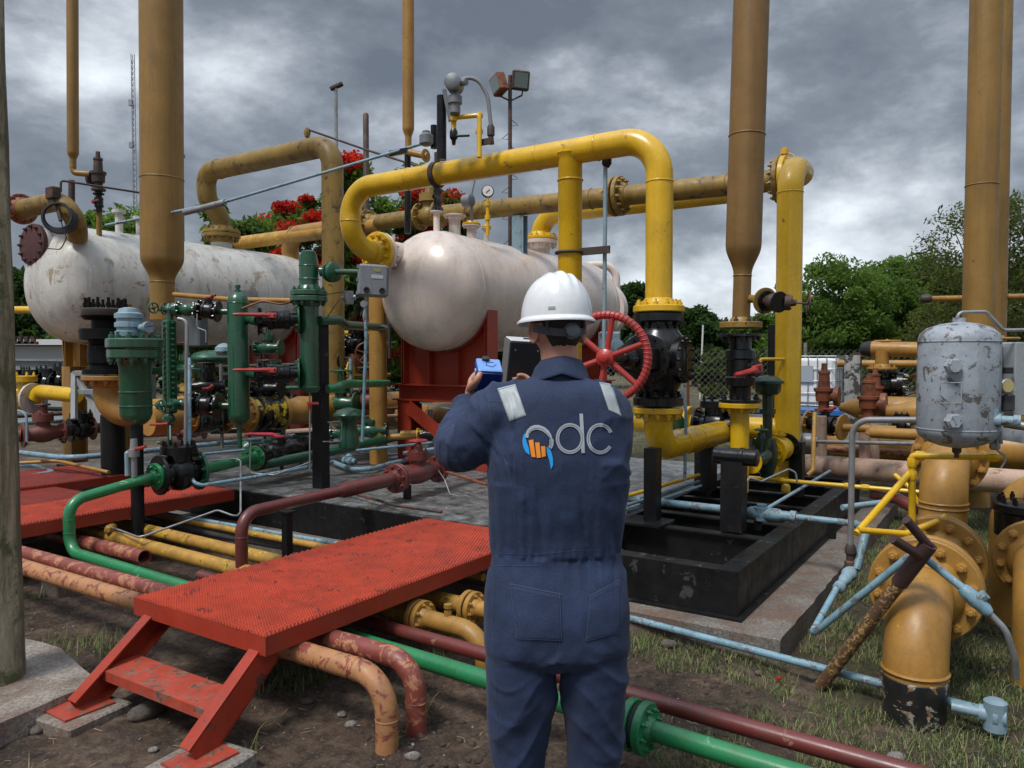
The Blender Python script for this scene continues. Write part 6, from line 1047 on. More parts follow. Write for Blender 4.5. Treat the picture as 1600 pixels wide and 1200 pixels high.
def limb(pts, rads, n=24, k=5):
    rows = smooth_rows([list(p)+[r] for p, r in zip(pts, rads)], k); m = MB(); P_ = [Vec(r[:3]) for r in rows]; rs = []; X = None
    for i, p in enumerate(P_):
        t = (P_[min(i+1, len(P_)-1)]-P_[max(0, i-1)]).normalized()
        if X is None: X, _, _ = frame(t)
        X = (X-t*X.dot(t)).normalized(); Y = t.cross(X); rs.append([p+X*rows[i][3]*math.cos(2*math.pi*j/n)+Y*rows[i][3]*math.sin(2*math.pi*j/n) for j in range(n)])
    # rounded ends
    for end, sgn in ((0, -1), (-1, 1)):
        p = P_[end]; t = (P_[1]-P_[0]).normalized()*-1 if end == 0 else (P_[-1]-P_[-2]).normalized(); base = rs[end]; extra = []
        for a in (.5, .85, 1.0):
            r_ = math.cos(a*math.pi/2*.98); extra.append([p+(q-p)*r_+t*rows[end][3]*math.sin(a*math.pi/2)*.9 for q in base])
        rs = list(reversed(extra))+rs if end == 0 else rs+extra
    m.rings(rs); return m
ARM_L = [D(798, 636, 2.47), D(770, 656, 2.48), D(738, 690, 2.49), D(716, 703, 2.53), D(713, 686, 2.60), D(722, 660, 2.68), D(733, 634, 2.76)]
RAD_L = [.092, .092, .084, .077, .071, .062, .052]
ARM_R = [D(940, 642, 2.47), D(948, 668, 2.50), D(950, 712, 2.54), D(945, 742, 2.60), D(925, 725, 2.70), D(880, 680, 2.80), D(848, 640, 2.88)]
RAD_R = [.090, .086, .078, .072, .066, .058, .05]
cv = remesh([loft(torso), loft(legl), loft(legr), limb(ARM_L, RAD_L), limb(ARM_R, RAD_R)], .0065, 'coverall', 14)
nv = len(cv.vertices); co = np.zeros(nv*3, 'f'); cv.vertices.foreach_get('co', co); co = co.reshape(-1, 3); no = np.zeros(nv*3, 'f'); cv.vertices.foreach_get('normal', no); no = no.reshape(-1, 3)
zz_ = lambda py: D(800, py, YB-.13).z
ZW = zz_(872); ZC = zz_(1035); ZA = zz_(740)
aL = np.array([tuple(p) for p in ARM_L]); 
def nn(x, y, z, s): return mnoise.noise(Vec((x, y, z+s)))
def ridge(v, w=.35): return max(0.0, 1-abs(v)/w)**1.5
def fold(x, y, z):
    d = 0.0; armd = x < .01+.0*z and z > zz_(760)
    # soft drape everywhere
    d += .0050*nn(x*7, y*7, z*5, 0)+.0030*nn(x*16, y*16, z*11, 4)+.0016*nn(x*38, y*30, z*26, 14)
    if z > ZW-.01 and not armd:      # back above the belt: long falls gathered into the elastic
        k = max(0, 1-(z-ZW)/.34); d += (.009*nn(x*21+.6*z*6, 0, z*2.0, 11)+.006*nn(x*46, 0, z*3, 21))*k
        d -= .008*ridge(nn(x*17+z*1.5, 0, z*1.3, 15), .22)*max(0, 1-(z-ZW)/.30)*min(1, max(0, (z-ZW-.005)/.04))
        k2 = max(0, min(1, (z-ZW)/.12))*max(0, 1-abs(z-zz_(740))/.2); d += .008*ridge(nn(x*5+z*5, y*3, z*7-x*6, 31), .45)*k2*(1 if abs(x-.14) > .1 else .3)
    if abs(z-ZW) < .03:              # elastic band
        s = 1-(abs(z-ZW)/.03)**2; d += (-.001+.0022*math.sin(x*260+3*nn(x*12, 0, 0, 7))*(1 if x > .03 else .35))*s
    if ZC-.0 < z <= ZW-.015:         # pleats fading over the seat
        k = max(0, 1-(ZW-z)/.15); d -= .007*ridge(nn(x*17, 0, z*1.6, 19), .22)*k; d += (.009*nn(x*22, 0, z*2.5, 17)+.006*nn(x*45, 0, z*4, 8))*k
        k = max(0, 1-abs(z-(ZC+.03))/.13); d += .005*ridge(nn(x*4.5, y*2, z*8+abs(x-.14)*9, 25))*k
    if z < ZC+.03:                   # legs: slanting creases and knee bags
        s = 1 if x > .137 else -1; cx_ = .005 if s < 0 else .275
        k = min(1, (ZC+.03-z)/.06); d += k*(.0075*ridge(nn((x-cx_)*3.2*s, y*2.2, z*6.5+(x-cx_)*3*s+1.5*nn(x*3, y*3, z*2, 5), 41), .42)+.005*ridge(nn(x*5, y*3, z*11-(x-cx_)*4*s+2*nn(x*4, y, z*3, 6), 47), .30)*(.4+.6*abs(nn(x*2, 0, z*3, 99))*2)+.003*nn(x*14, y*10, z*20, 12)-.005)
        kc = max(0, 1-abs(x-.137)/.07)*max(0, 1-abs(z-ZC)/.12); d += .006*ridge(nn(x*9*s, 0, z*16+x*14*s, 52))*kc
    if armd or (x < .03 and z > ZA and y > 2.5):
        q = np.array((x, y, z)); i = int(np.argmin(((aL-q)**2).sum(1))); t = aL[min(i+1, 6)]-aL[max(i-1, 0)]; t = t/np.linalg.norm(t); u = float((q-aL[i]) @ t)+i*.06
        d += .0095*ridge(nn(u*13+x*5, y*4, z*6, 61), .35)+.006*ridge(nn(u*26+z*10, y*8, x*9, 66), .3)+.003*nn(x*30, y*30, z*30, 3)-.005
    if x > .27 and z > ZA-.02: d += .008*ridge(nn(x*4, y*7, z*12, 71), .3)
    return d
dd_ = np.array([fold(float(a), float(b), float(c)) for a, b, c in co], 'f'); co2 = co+no*dd_[:, None]
cv.vertices.foreach_set('co', co2.ravel()); cv.update()
def cloth_mat(name='navy_twill', col=(.0120, .0240, .063)):
    m, nt, b = nodes(name)
    c = ramp(nt, nz(nt, 6, 8, .7, dist=.3), [(.32, tuple(x*.72 for x in col)), (.55, col), (.75, tuple(x*1.45 for x in col))])
    c = mix(nt, .5, c, ramp(nt, nz(nt, 240, 3, .6), [(.35, (.4, .4, .4)), (.65, (1.4, 1.4, 1.4))]), 'MULTIPLY')
    c = mix(nt, 1.0, c, (1.28, 1.28, 1.28), 'MULTIPLY'); nt.links.new(c, b.inputs['Base Color']); b.inputs['Roughness'].default_value = .82; b.inputs['Sheen Weight'].default_value = .05; b.inputs['Sheen Roughness'].default_value = .5
    hh = mix(nt, .5, nz(nt, 22, 7, .65, dist=.6), nz(nt, 300, 2, .5)); bump(nt, b, hh, .45, .006); return m
NAVY = cloth_mat()
def skin_mat():
    m, nt, b = nodes('skin'); c = ramp(nt, nz(nt, 16, 8, .65), [(.3, (.36, .155, .095)), (.55, (.46, .22, .145)), (.75, (.55, .29, .20))])
    nt.links.new(c, b.inputs['Base Color']); b.inputs['Roughness'].default_value = .5; b.inputs['Subsurface Weight'].default_value = .12; b.inputs['Subsurface Radius'].default_value = (.01, .004, .002); bump(nt, b, nz(nt, 180, 5, .7), .25, .001); return m
SKIN = skin_mat()
pr_loc = Vec((.14, 2.48, 0)); 
# ---- head: forward is away from us and a little left
hc = D(871, 508, 2.515); fw = Vec((-.30, .95, -.04)).normalized(); rt = fw.cross(ZZ).normalized(); up_ = rt.cross(fw)
def head_mesh(grow=0.0, n=5):
    import bmesh
    bm = bmesh.new(); bmesh.ops.create_icosphere(bm, subdivisions=n, radius=1); V = []
    for v in bm.verts:
        x, y, z = v.co; rx, ry, rz = .080, .100, .124
        if z < -.1: k = (-z-.1)/.9; rx *= 1-.28*k*k; ry *= 1-.10*k
        if z < 0 and y < 0: ry *= 1-.30*min(1, -z*1.2)              # the nape tucks in
        X, Y, Z = x*rx, y*ry, z*rz
        if y > .2:
            Y += .026*math.exp(-((X/.013)**2)-((Z+.018)/.026)**2)*(1 if Z < .02 else .8)     # nose
            Y += .006*math.exp(-((X/.04)**2)-((Z-.022)/.012)**2)                            # brow
            for s in (-1, 1): Y -= .010*math.exp(-(((X-s*.032)/.017)**2)-((Z-.002)/.013)**2)  # sockets
            Y += .007*math.exp(-((X/.026)**2)-((Z+.062)/.008)**2)-.004*math.exp(-((X/.028)**2)-((Z+.070)/.0035)**2)+.006*math.exp(-((X/.024)**2)-((Z+.078)/.008)**2)
            Y += .009*math.exp(-((X/.03)**2)-((Z+.105)/.016)**2)                            # chin
        V.append((X, Y, Z))
    F = [tuple(q.index for q in f.verts) for f in bm.faces]; bm.free(); return V, F
HV, HF = head_mesh()
def toW(p): return hc+rt*p[0]+fw*p[1]+up_*p[2]
hm = MB(); hm.add([toW(p) for p in HV], HF)
def ear(s):
    m = MB(); c = toW((s*.077, -.004, -.026)); d = (rt*s*.75-fw*.65).normalized(); y = (up_*.97-fw*.1*1).normalized(); x = d.cross(y).normalized(); rs = []
    for (h, k) in ((-.016, .6), (-.004, .8), (.012, 1.0), (.019, .98), (.020, .82), (.013, .66), (.010, .3)):
        rs.append([c+d*h+x*(.020*k*math.cos(a))+y*((.034 if math.sin(a) > 0 else .036)*k*math.sin(a)) for a in [2*math.pi*i/24 for i in range(24)]])
    m.rings(rs); return m
neck = limb([D(875, 598, 2.50), D(875, 570, 2.50), D(873, 545, 2.505), D(872, 520, 2.51)], [.068, .062, .061, .064])
# ---- hands
def hand(wrist, fwd, nrm, th, s=1.0, curl=(.55, .75, .5), spread=.10):
    """fwd: towards the fingers; nrm: out of the palm; th: side the thumb leaves from. Fingers curl towards nrm."""
    fwd = Vec(fwd).normalized(); nrm = Vec(nrm); nrm = (nrm-fwd*nrm.dot(fwd)).normalized(); th = Vec(th); th = (th-fwd*th.dot(fwd)-nrm*th.dot(nrm)).normalized(); out = []
    m = MB(); rs = []
    for (f, w, t, o) in ((-.03, .024, .020, 0), (0, .027, .019, 0), (.02, .035, .018, .002), (.05, .041, .016, .001), (.082, .041, .013, -.002), (.094, .036, .009, -.002)):
        rs.append([wrist+fwd*f*s+th*(w*s*math.cos(a)+o)+nrm*(t*s*math.sin(a)) for a in [2*math.pi*i/20 for i in range(20)]])
    m.rings(rs); out.append(m)
    for k, (off, L, r) in enumerate(((.030, .074, .0098), (.010, .082, .0100), (-.011, .076, .0095), (-.030, .060, .0085))):
        p = wrist+fwd*.078*s+th*off*s; d = (fwd+th*(off/.03)*spread).normalized(); pts = [p-d*.02, p]; a = 0; 
        for j, (seg, c) in enumerate(((.46, curl[0]), (.30, curl[1]), (.24, curl[2]))):
            a += c*(1+.08*k); pts.append(pts[-1]+(d*math.cos(a)+nrm*math.sin(a))*L*seg*s)
        out.append(limb(pts, [r*1.05*s, r*1.05*s, r*s, r*.92*s, r*.80*s], 14, 4))
    return out, fwd, nrm, th
wl = D(733, 628, 2.77)
hl_, f_, n_, t_ = hand(wl, Vec((.06, .62, .78)), Vec((1, .0, -.05)), Vec((0, -.8, .6)), 1.0, (.55, .8, .55))
tb = wl+f_*.028+t_*.026; hl_.append(limb([tb-f_*.02-t_*.012, tb+t_*.006+f_*.004, D(741, 600, 2.70), D(747, 591, 2.685), D(750, 584, 2.69)], [.016, .0155, .0135, .0120, .0100], 16, 5))
wr_ = D(838, 632, 2.90); hr_, _, _, _ = hand(wr_, Vec((-.35, .6, .72)), Vec((-.7, -.1, .4)), Vec((.2, -.9, .2)), 1.0, (.5, .7, .5)); tb = wr_+Vec((-.01, -.01, .03)); hr_.append(limb([tb, tb+Vec((-.01, -.02, .03)), tb+Vec((-.025, -.012, .055))], [.015, .013, .010], 14))
fore_l = limb([ARM_L[5], D(731, 640, 2.74), wl+f_*.0], [.040, .033, .0255]); fore_r = limb([ARM_R[5], wr_], [.040, .027])
inner = [loft(torso[1:], .82), loft(legl, .8), loft(legr, .8), limb(ARM_L[:-1], [r*.7 for r in RAD_L[:-1]]), limb(ARM_R[:-1], [r*.7 for r in RAD_R[:-1]])]
bodym = remesh(inner+[hm, ear(-1), ear(1), neck, fore_l, fore_r]+hl_+hr_, .0034, 'person', 3)
bodym.name = 'person'; bodym.materials.append(SKIN); bodym.transform(Matrix.Translation(-pr_loc)); bodym.shade_smooth()
person = bpy.data.objects.new('person', bodym); COL.objects.link(person); person.location = pr_loc; LOC[person.name] = pr_loc
tagit(person, 'person in navy coverall and white hard hat, back turned, raising a blue device', 'person')
cv.name = 'coverall'; cv.materials.clear(); cv.materials.append(NAVY); cv.transform(Matrix.Translation(-pr_loc)); cv.shade_smooth(); cvo = bpy.data.objects.new('coverall', cv); COL.objects.link(cvo); cvo.parent = person
bvh = BVHTree.FromPolygons([tuple(p) for p in co2], [tuple(p.vertices) for p in cv.polygons])
def onto(px, py, off=.002):
    r = ray(px, py); h, n, i, d = bvh.ray_cast(Vec((0, 0, CAMZ)), r.normalized())
    if h is None: h = D(px, py, 2.36); n = Vec((0, -1, 0))
    return h - r.normalized()*off
def strip(m, pts, w, off=.0025, closed=False, step=3.0, wf=None):
    P2 = []
    for a, b in zip(pts, pts[1:]):
        L = math.hypot(b[0]-a[0], b[1]-a[1]); k = max(1, int(L/step))
        for i in range(k): P2.append((a[0]+(b[0]-a[0])*i/k, a[1]+(b[1]-a[1])*i/k))
    P2.append(pts[-1]); V = []; n = len(P2)
    for i, p in enumerate(P2):
        a = P2[max(0, i-1)]; b = P2[min(n-1, i+1)]; tx, ty = b[0]-a[0], b[1]-a[1]; L = math.hypot(tx, ty) or 1; nx_, ny_ = -ty/L, tx/L; ww = w*(wf(i/(n-1)) if wf else 1)/2
        for s in (-1, -.33, .33, 1): V.append(onto(p[0]+nx_*ww*s, p[1]+ny_*ww*s, off))
    F = [(i*4+j, i*4+j+1, (i+1)*4+j+1, (i+1)*4+j) for i in range(n-1) for j in range(3)]; m.add(V, F); return m
def patch(c, nu, nv_, off, edge=0.0006):
    m = MB(); V = []
    for j in range(nv_+1):
        for i in range(nu+1):
            u, v = i/nu, j/nv_; x = (c[0][0]*(1-u)+c[1][0]*u)*(1-v)+(c[3][0]*(1-u)+c[2][0]*u)*v; y = (c[0][1]*(1-u)+c[1][1]*u)*(1-v)+(c[3][1]*(1-u)+c[2][1]*u)*v
            V.append(onto(x, y, edge if i in (0, nu) or j in (0, nv_) else off))
    m.add(V, [(j*(nu+1)+i, j*(nu+1)+i+1, (j+1)*(nu+1)+i+1, (j+1)*(nu+1)+i) for j in range(nv_) for i in range(nu)]); return m
REFL = plain('silver_reflective_tape', (.36, .40, .41), .5, 0); SILV = plain('silver_print', (.36, .39, .43), .5, 0)
for c in (((777, 607), (805, 600), (822, 649), (796, 658)), ((936, 597), (957, 600), (971, 650), (951, 641))): rp = P('reflective_patch', patch(c, 12, 20, .0025, .0015), REFL, cvo); m = MB(); e_ = [(c[i][0]*.93+(c[0][0]+c[2][0])/2*.07, c[i][1]*.93+(c[0][1]+c[2][1])/2*.07) for i in (0, 1, 2, 3, 0)]; strip(m, e_, .7, .0035); P('stitching', m, plain('grey_stitching', (.2, .22, .23), .8) if 'grey_stitching' not in MATS else MATS['grey_stitching'], rp)
SEAM = plain('navy_stitching', (.045, .065, .13), .8)
for name_, c in (('back_pocket', ((796, 912), (876, 928), (879, 1003), (806, 1000))), ('back_pocket', ((921, 931), (969, 905), (967, 990), (914, 1004)))):
    pk = P(name_, patch(c, 22, 26, .0055, .0005), NAVY, cvo, smooth=60); m = MB(); strip(m, [c[0], c[1]], 1.6, .007); strip(m, [(c[0][0]+1, c[0][1]+7), (c[1][0], c[1][1]+7)], .7, .0068); strip(m, [(c[1][0]-1.5, c[1][1]), (c[2][0]-1.5, c[2][1]-2), (c[3][0]+2, c[3][1]-2), (c[0][0]+1.5, c[0][1])], .8, .0065); P('stitching', m, SEAM, pk)
m = MB()
for pts in (((762, 617), (766, 650), (776, 690), (792, 725), (802, 770), (806, 830)), ((764, 626), (800, 629)), ((765, 864), (840, 866), (900, 860), (974, 858)), ((765, 884), (842, 884)), ((874, 1005), (877, 1030), (868, 1045)), ((772, 900), (768, 960), (772, 1040), (776, 1120), (780, 1190)), ((972, 1040), (962, 1100), (958, 1170)), ((966, 612), (977, 640), (980, 690)), ((868, 936), (874, 1000))):
    strip(m, pts, .8, .0018)
P('seams', m, SEAM, cvo)
lg = lambda u, v: (800+u*.1125, 630+v*.1125)
m = MB(); strip(m, [lg(205, 478), lg(212, 430), lg(232, 388), lg(272, 352), lg(320, 334), lg(370, 334), lg(430, 356), lg(490, 400), lg(532, 460), lg(550, 520), lg(548, 580), lg(525, 622)], 6.6, .003, step=1.5, wf=lambda t: .35+.75*math.sin(min(1, t*1.15+.08)*math.pi)**.6 if t < .8 else .95)
P('emblem_letter', m, SILV, cvo)
m = MB(); strip(m, [lg(805+173*math.cos(a), 490-190*math.sin(a)) for a in [2*math.pi*i/40 for i in range(41)]], 5.4, .003, step=2); strip(m, [lg(960, 145), lg(975, 400), lg(988, 692)], 5.6, .0034, step=2); P('emblem_letter', m, SILV, cvo)
m = MB(); strip(m, [lg(1225+165*math.cos(a), 492-192*math.sin(a)) for a in [R(26+(360-60)*i/40) for i in range(41)]], 5.4, .003, step=2); P('emblem_letter', m, SILV, cvo)
DSL = plain('navy_inline', (.10, .12, .17), .7); m = MB(); strip(m, [lg(805+173*math.cos(a), 490-190*math.sin(a)) for a in [2*math.pi*i/40 for i in range(41)]], .8, .0038, step=2); strip(m, [lg(1225+165*math.cos(a), 492-192*math.sin(a)) for a in [R(28+(360-64)*i/40) for i in range(41)]], .8, .0038, step=2)
strip(m, [lg(222, 440), lg(245, 390), lg(300, 350), lg(370, 342), lg(440, 368), lg(515, 445), lg(540, 520), lg(536, 600)], .8, .0038, step=1.5); P('emblem_inline', m, DSL, cvo)
def poly_fill(m, left, right, off=.0032, nx_=5): # left/right edge polylines of equal length
    V = []
    for a, b in zip(left, right):
        for i in range(nx_+1): t = i/nx_; V.append(onto(a[0]*(1-t)+b[0]*t, a[1]*(1-t)+b[1]*t, off))
    k = nx_+1; m.add(V, [(j*k+i, j*k+i+1, (j+1)*k+i+1, (j+1)*k+i) for j in range(len(left)-1) for i in range(nx_)])
ORG = plain('orange_print', (.85, .27, .015), .6); BLU = plain('bright_blue_print', (.015, .33, .80), .6)
for q in (((232, 515), (295, 505), (328, 750), (270, 745)), ((320, 548), (380, 542), (402, 755), (345, 760)), ((403, 600), (460, 595), (470, 735), (415, 750))):
    m = MB(); L = [lg(q[0][0]+(q[3][0]-q[0][0])*i/8, q[0][1]+(q[3][1]-q[0][1])*i/8) for i in range(9)]; Rr_ = [lg(q[1][0]+(q[2][0]-q[1][0])*i/8, q[1][1]+(q[2][1]-q[1][1])*i/8) for i in range(9)]; poly_fill(m, L, Rr_); P('emblem_bar', m, ORG, cvo)
m = MB(); poly_fill(m, [lg(*p) for p in ((183, 412), (158, 450), (146, 500), (148, 560), (160, 620), (190, 680), (243, 722))], [lg(*p) for p in ((185, 414), (186, 450), (192, 500), (207, 550), (225, 600), (240, 660), (245, 724))]); P('emblem_swoosh', m, BLU, cvo)
m = MB(); poly_fill(m, [lg(*p) for p in ((480, 606), (482, 650), (488, 700), (508, 760), (524, 820), (534, 880), (541, 914))], [lg(*p) for p in ((484, 606), (535, 645), (552, 700), (566, 760), (570, 820), (569, 865), (543, 916))]); P('emblem_swoosh', m, BLU, cvo)
# ---- collar
m = MB(); rs = []
nc = D(876, 575, 2.50)
for (py, hw, hd, yo, th_) in ((604, 50, .105, 0, .0), (592, 45, .095, 0, .0), (577, 36, .078, 0, .002), (565, 31, .070, 0, .003), (557, 30.5, .069, 0, .001), (557, 28.5, .064, 0, -.001), (570, 28, .062, 0, 0), (590, 34, .070, 0, 0)):
    c = D(874+(600-py)*.10, py, 2.505); hw_ = hw*2.5/1200
    r_ = []
    for i in range(48):
        a = 2*math.pi*i/48; s_ = math.sin(a); x = hw_*math.cos(a)*1.0; y = hd*s_; z = c.z+(-.020*max(0, s_)**1 if py < 600 else 0)-.016*abs(math.cos(a))**2+.0015*math.sin(a*9+py); r_.append(Vec((c.x+x, c.y+y, z)))
    rs.append(r_)
m.rings(rs, False, False); P('collar', m, NAVY, person, smooth=60)
# folded collar leaf over it
m = MB(); rs = []
for (py, hw, hd) in ((556, 31.5, .072), (559, 33.5, .077), (568, 40, .092), (578, 47, .106), (581, 49, .110), (583, 48.5, .109), (581, 46, .104), (570, 38, .088)):
    c = D(873+(600-py)*.08, py, 2.505); hw_ = hw*2.5/1200; rs.append([Vec((c.x+hw_*math.cos(a), c.y+hd*math.sin(a), c.z-.014*abs(math.cos(a))**1.5-.02*max(0, math.sin(a))-(.0 if py < 575 else .022*abs(math.cos(a))))) for a in [2*math.pi*i/48 for i in range(48)]])
m.rings(rs, False, False); P('collar_leaf', m, NAVY, person, smooth=60)
P('cuff', MB().lathe(D(727, 645, 2.735), D(733, 628, 2.775)-D(727, 645, 2.735), [(-.01, .052), (.0, .055), (.026, .049), (.03, .044), (.026, .041), (0, .04)], 28, caps=False), NAVY, person)
# ---- hair, eyes, hat
V = []
for p in HV:
    x, y, z = p; mask = 0
    if z > -.012: mask = 1
    if y < -.028 and z > -.070: mask = 1
    if y > -.05 and z < .004+.0*y: mask = 0
    g = .006+.0012*mnoise.noise(Vec(p)*220) if mask else -.006
    q = Vec(p); q += q.normalized()*g; V.append(toW(q))
hr = MB(); hr.add(V, HF)
def hair_mat():
    m, nt, b = nodes('short_dark_hair'); nt.links.new(ramp(nt, nz(nt, 90, 6, .7, stretch=(1, 1, .25)), [(.35, (.008, .006, .005)), (.7, (.035, .026, .02))]), b.inputs['Base Color']); b.inputs['Roughness'].default_value = .6; bump(nt, b, nz(nt, 160, 5, .7, stretch=(1, 1, .2)), 1, .006); return m
P('hair', hr, hair_mat(), person, smooth=180)
for s in (-1, 1):
    m = MB(); m.lathe(toW((s*.032, .074, .002)), fw, [(0, .002), (.004, .009), (.009, .0115), (.013, .008), (.015, .002)], 14); P('eye', m, plain('eye_white%d' % s, (.7, .68, .65), .2), person)
hh_ = D(869, 497, 2.515); tilt = Vec((.035, -.03, 1)).normalized(); hX = rt; hY = fw; HATW = plain('glossy_white_plastic', (.74, .76, .78), .22); MATS['hat'] = HATW
def hatp(a, r1, z): # a angle round, r1 radius factor
    ca, sa = math.cos(a), math.sin(a); return hh_+hX*(.1125*r1*ca)+hY*(.138*r1*sa)+(ZZ+hX*.0-hY*.02+Vec((.05, 0, 0))*0)*z
rs = []; nA = 96; Hh = .143
for (ph) in [math.pi/2*i/22 for i in range(23)]:
    row = []
    for i in range(nA):
        a = 2*math.pi*i/nA; r1 = math.cos(ph)**.80 if ph < 1.57 else 0.0005; z = Hh*math.sin(ph)**1.0
        p = hatp(a, max(r1, .0005), z); lx = .1125*r1*math.cos(a); ly = r1*math.sin(a)
        rg = .0085*math.exp(-((lx)/.010)**2)+.0060*(math.exp(-((lx-.034)/.007)**2)+math.exp(-((lx+.034)/.007)**2)); fade = max(0, min(1, (z-.055)/.05)); p += ZZ*rg*fade; row.append(p)
    rs.append(row)
inn = [[q-(q-(hh_+ZZ*.02)).normalized()*.004 for q in row] for row in rs]
brim = []
for (e, z, ) in ((1.0, .0), (1.03, -.004), (1.085, -.010), (1.10, -.014), (1.095, -.018), (1.06, -.014), (1.0, -.006)):
    brim.append([hatp(2*math.pi*i/nA, e+(.22*max(0, math.sin(2*math.pi*i/nA))**3 if e > 1.05 else 0), z-.022*abs(math.cos(2*math.pi*i/nA))*0+ -.012*math.cos(2*math.pi*i/nA)*0) for i in range(nA)])
m = MB(); m.rings(list(reversed(rs))+brim+inn[:-1], False, False); hat = P('hard_hat', m, HATW, person, smooth=50)
def bandm(z0, z1, a0, a1, e, dz=0):
    m = MB(); rs = []
    for i in range(41):
        a = a0+(a1-a0)*i/40; s = -dz*math.sin(math.pi*i/40); p0 = hatp(a, e, z0+s); p1 = hatp(a, e, z1+s); o = (p0-hh_); o.z = 0; o = o.normalized()*.004; rs.append([p0, p0+o, p1+o, p1])
    m.rings(rs); return m
P('headband', bandm(-.048, -.024, R(195), R(345), .80, .020), plain('dark_grey_band', (.03, .035, .045), .5), hat)
kp = onto(0, 0) if False else D(882, 513, 2.385); kp = hatp(R(276), .86, -.050); P('ratchet_knob', MB().lathe(kp+Vec((.0, .006, 0)), Vec((.1, -1, .05)), [(-.012, .026), (0, .026), (.003, .021), (.012, .020), (.014, .017)], 28), plain('grey_knob', (.12, .14, .16), .45), hat)
m = MB(); a0 = R(214); q = [hatp(a0+.35*i/10, .94+.0*i, .024) for i in range(1)]; m.box(hatp(R(238), .998, .020), .022, .002, .009, hatp(R(240), 1, .02)-hatp(R(236), 1, .02), hatp(R(238), 1, .02)-hh_); P('sticker', m, plain('pale_green_sticker', (.30, .38, .34), .4), hat)
for s in (-1, 1):
    P('strap', MB().tube([hatp(R(270+s*40), .84, -.01), hatp(R(270+s*42), .82, -.04), hatp(R(270+s*34), .80, -.058)], .005, .01, 8), MATS['dark_grey_band'], hat)
# boots (below the picture)
for x in (-.0, .265):
    xx = D(811 if x < .1 else 929, 1300, 2.5).x; P('boot', limb([(xx, 2.49, .11), (xx, 2.48, .055), (xx, 2.56, .045), (xx, 2.66, .038)], [.055, .052, .048, .04]), GASK, person)
# ---- blue handheld device and black analyser
t = T('blue_device', 'bright blue handheld gas detector held up in the worker left hand', 'device', D(760, 590, 2.8)); q = D(762, 590, 2.80); X_ = Vec((.985, .17, -.06)).normalized(); Z_ = Vec((.03, -.42, .9)); Z_ = (Z_-X_*Z_.dot(X_)).normalized(); Y_ = Z_.cross(X_)
DB = plain('deep_blue_plastic', (.008, .022, .16), .35); LBP = plain('light_blue_plastic', (.16, .32, .68), .35)
m = MB(); m.box(q, .094, .105, .095, X_, Y_, Z_, bev=.007); P('case', m, DB, t); m = MB(); m.box(q+Z_*.049, .088, .100, .008, X_, Y_, Z_, bev=.003); tp = P('top_plate', m, LBP, t)
m = MB(); m.torus(q+Z_*.0535+X_*.005, Z_, .021, .0016, 4, 6, a0=math.pi/4); P('screen_frame', m, DB, tp)
m = MB(); m.lathe(q+Z_*.052+Y_*.035-X_*.01, Z_, [(0, .014), (.012, .014), (.014, .010)], 14); P('button', m, RUBB, t)
m = MB(); m.box(q-X_*.049+Z_*.01-Y_*.01, .003, .02, .05, X_, Y_, Z_); P('side_label', m, plain('pale_label', (.45, .5, .6), .4), t)
t = T('black_analyser', 'black boxy analyser with a pale top beside the worker cheek', 'device', D(812, 570, 2.98)); q = D(816, 568, 3.02); X_ = Vec((.96, .26, -.05)).normalized(); Z_ = Vec((-.0, -.20, .98)); Z_ = (Z_-X_*Z_.dot(X_)).normalized(); Y_ = Z_.cross(X_)
m = MB(); m.box(q, .135, .09, .185, X_, Y_, Z_, bev=.004); P('case', m, plain('matt_black_plastic', (.010, .010, .014), .45), t); m = MB(); m.box(q+Z_*.095+Y_*.0, .132, .088, .006, X_, Y_, Z_, bev=.002); P('top_plate', m, plain('pale_grey_top', (.5, .5, .5), .5), t); m = MB(); m.box(q-X_*.069, .003, .086, .18, X_, Y_, Z_); P('side_plate', m, plain('mid_grey_side', (.14, .14, .14), .5), t)
m = MB(); m.box(q+Z_*.099+X_*.01, .03, .015, .006, X_, Y_, Z_); P('switch', m, RUBB, t)
for i, (a, b) in enumerate(((-.045, .06), (-.045, -.05), (.045, .06))):
    P('screw', MB().lathe(q-Y_*.045+X_*a+Z_*b, -Y_, [(0, .0035), (.002, .003)], 10), GALV, t)
# ================================================================ trees
def leaf_mat(name, dark, light, red=None):
    m, nt, b = nodes(name); geo = nt.nodes.new('ShaderNodeNewGeometry')
    c = ramp(nt, geo.outputs['Random Per Island'], [(0, dark), (.55, tuple((x+y)/2 for x, y in zip(dark, light))), (1, light)])
    c = mix(nt, .6, c, ramp(nt, nz(nt, .9, 5, .6), [(.3, tuple(.6*x for x in dark)), (.7, light)]))
    nt.links.new(c, b.inputs['Base Color']); b.inputs['Roughness'].default_value = .6; b.inputs['Specular IOR Level'].default_value = .15
    tr = nt.nodes.new('ShaderNodeBsdfTranslucent'); nt.links.new(mix(nt, 1.0, c, (1.5, 1.6, .8), 'MULTIPLY'), tr.inputs[0]); ms = nt.nodes.new('ShaderNodeMixShader'); ms.inputs[0].default_value = .5; nt.links.new(b.outputs[0], ms.inputs[1]); nt.links.new(tr.outputs[0], ms.inputs[2]); nt.links.new(ms.outputs[0], nt.nodes['Material Output'].inputs[0]); return m
LF1 = leaf_mat('leaf_mid_green', (.045, .088, .020), (.17, .27, .065)); LF2 = leaf_mat('leaf_dark_green', (.014, .034, .013), (.06, .11, .035))
LF3 = leaf_mat('leaf_yellow_green', (.035, .06, .012), (.15, .19, .045)); LFR = leaf_mat('flame_red_petals', (.30, .010, .012), (.62, .04, .03))
LFB = leaf_mat('leaf_sparse_olive', (.05, .06, .022), (.14, .16, .06))
BARK = paint('grey_brown_bark', (.10, .08, .062), .9, (.04, .035, .03), .5, grime=.4)
LEAFP = {}
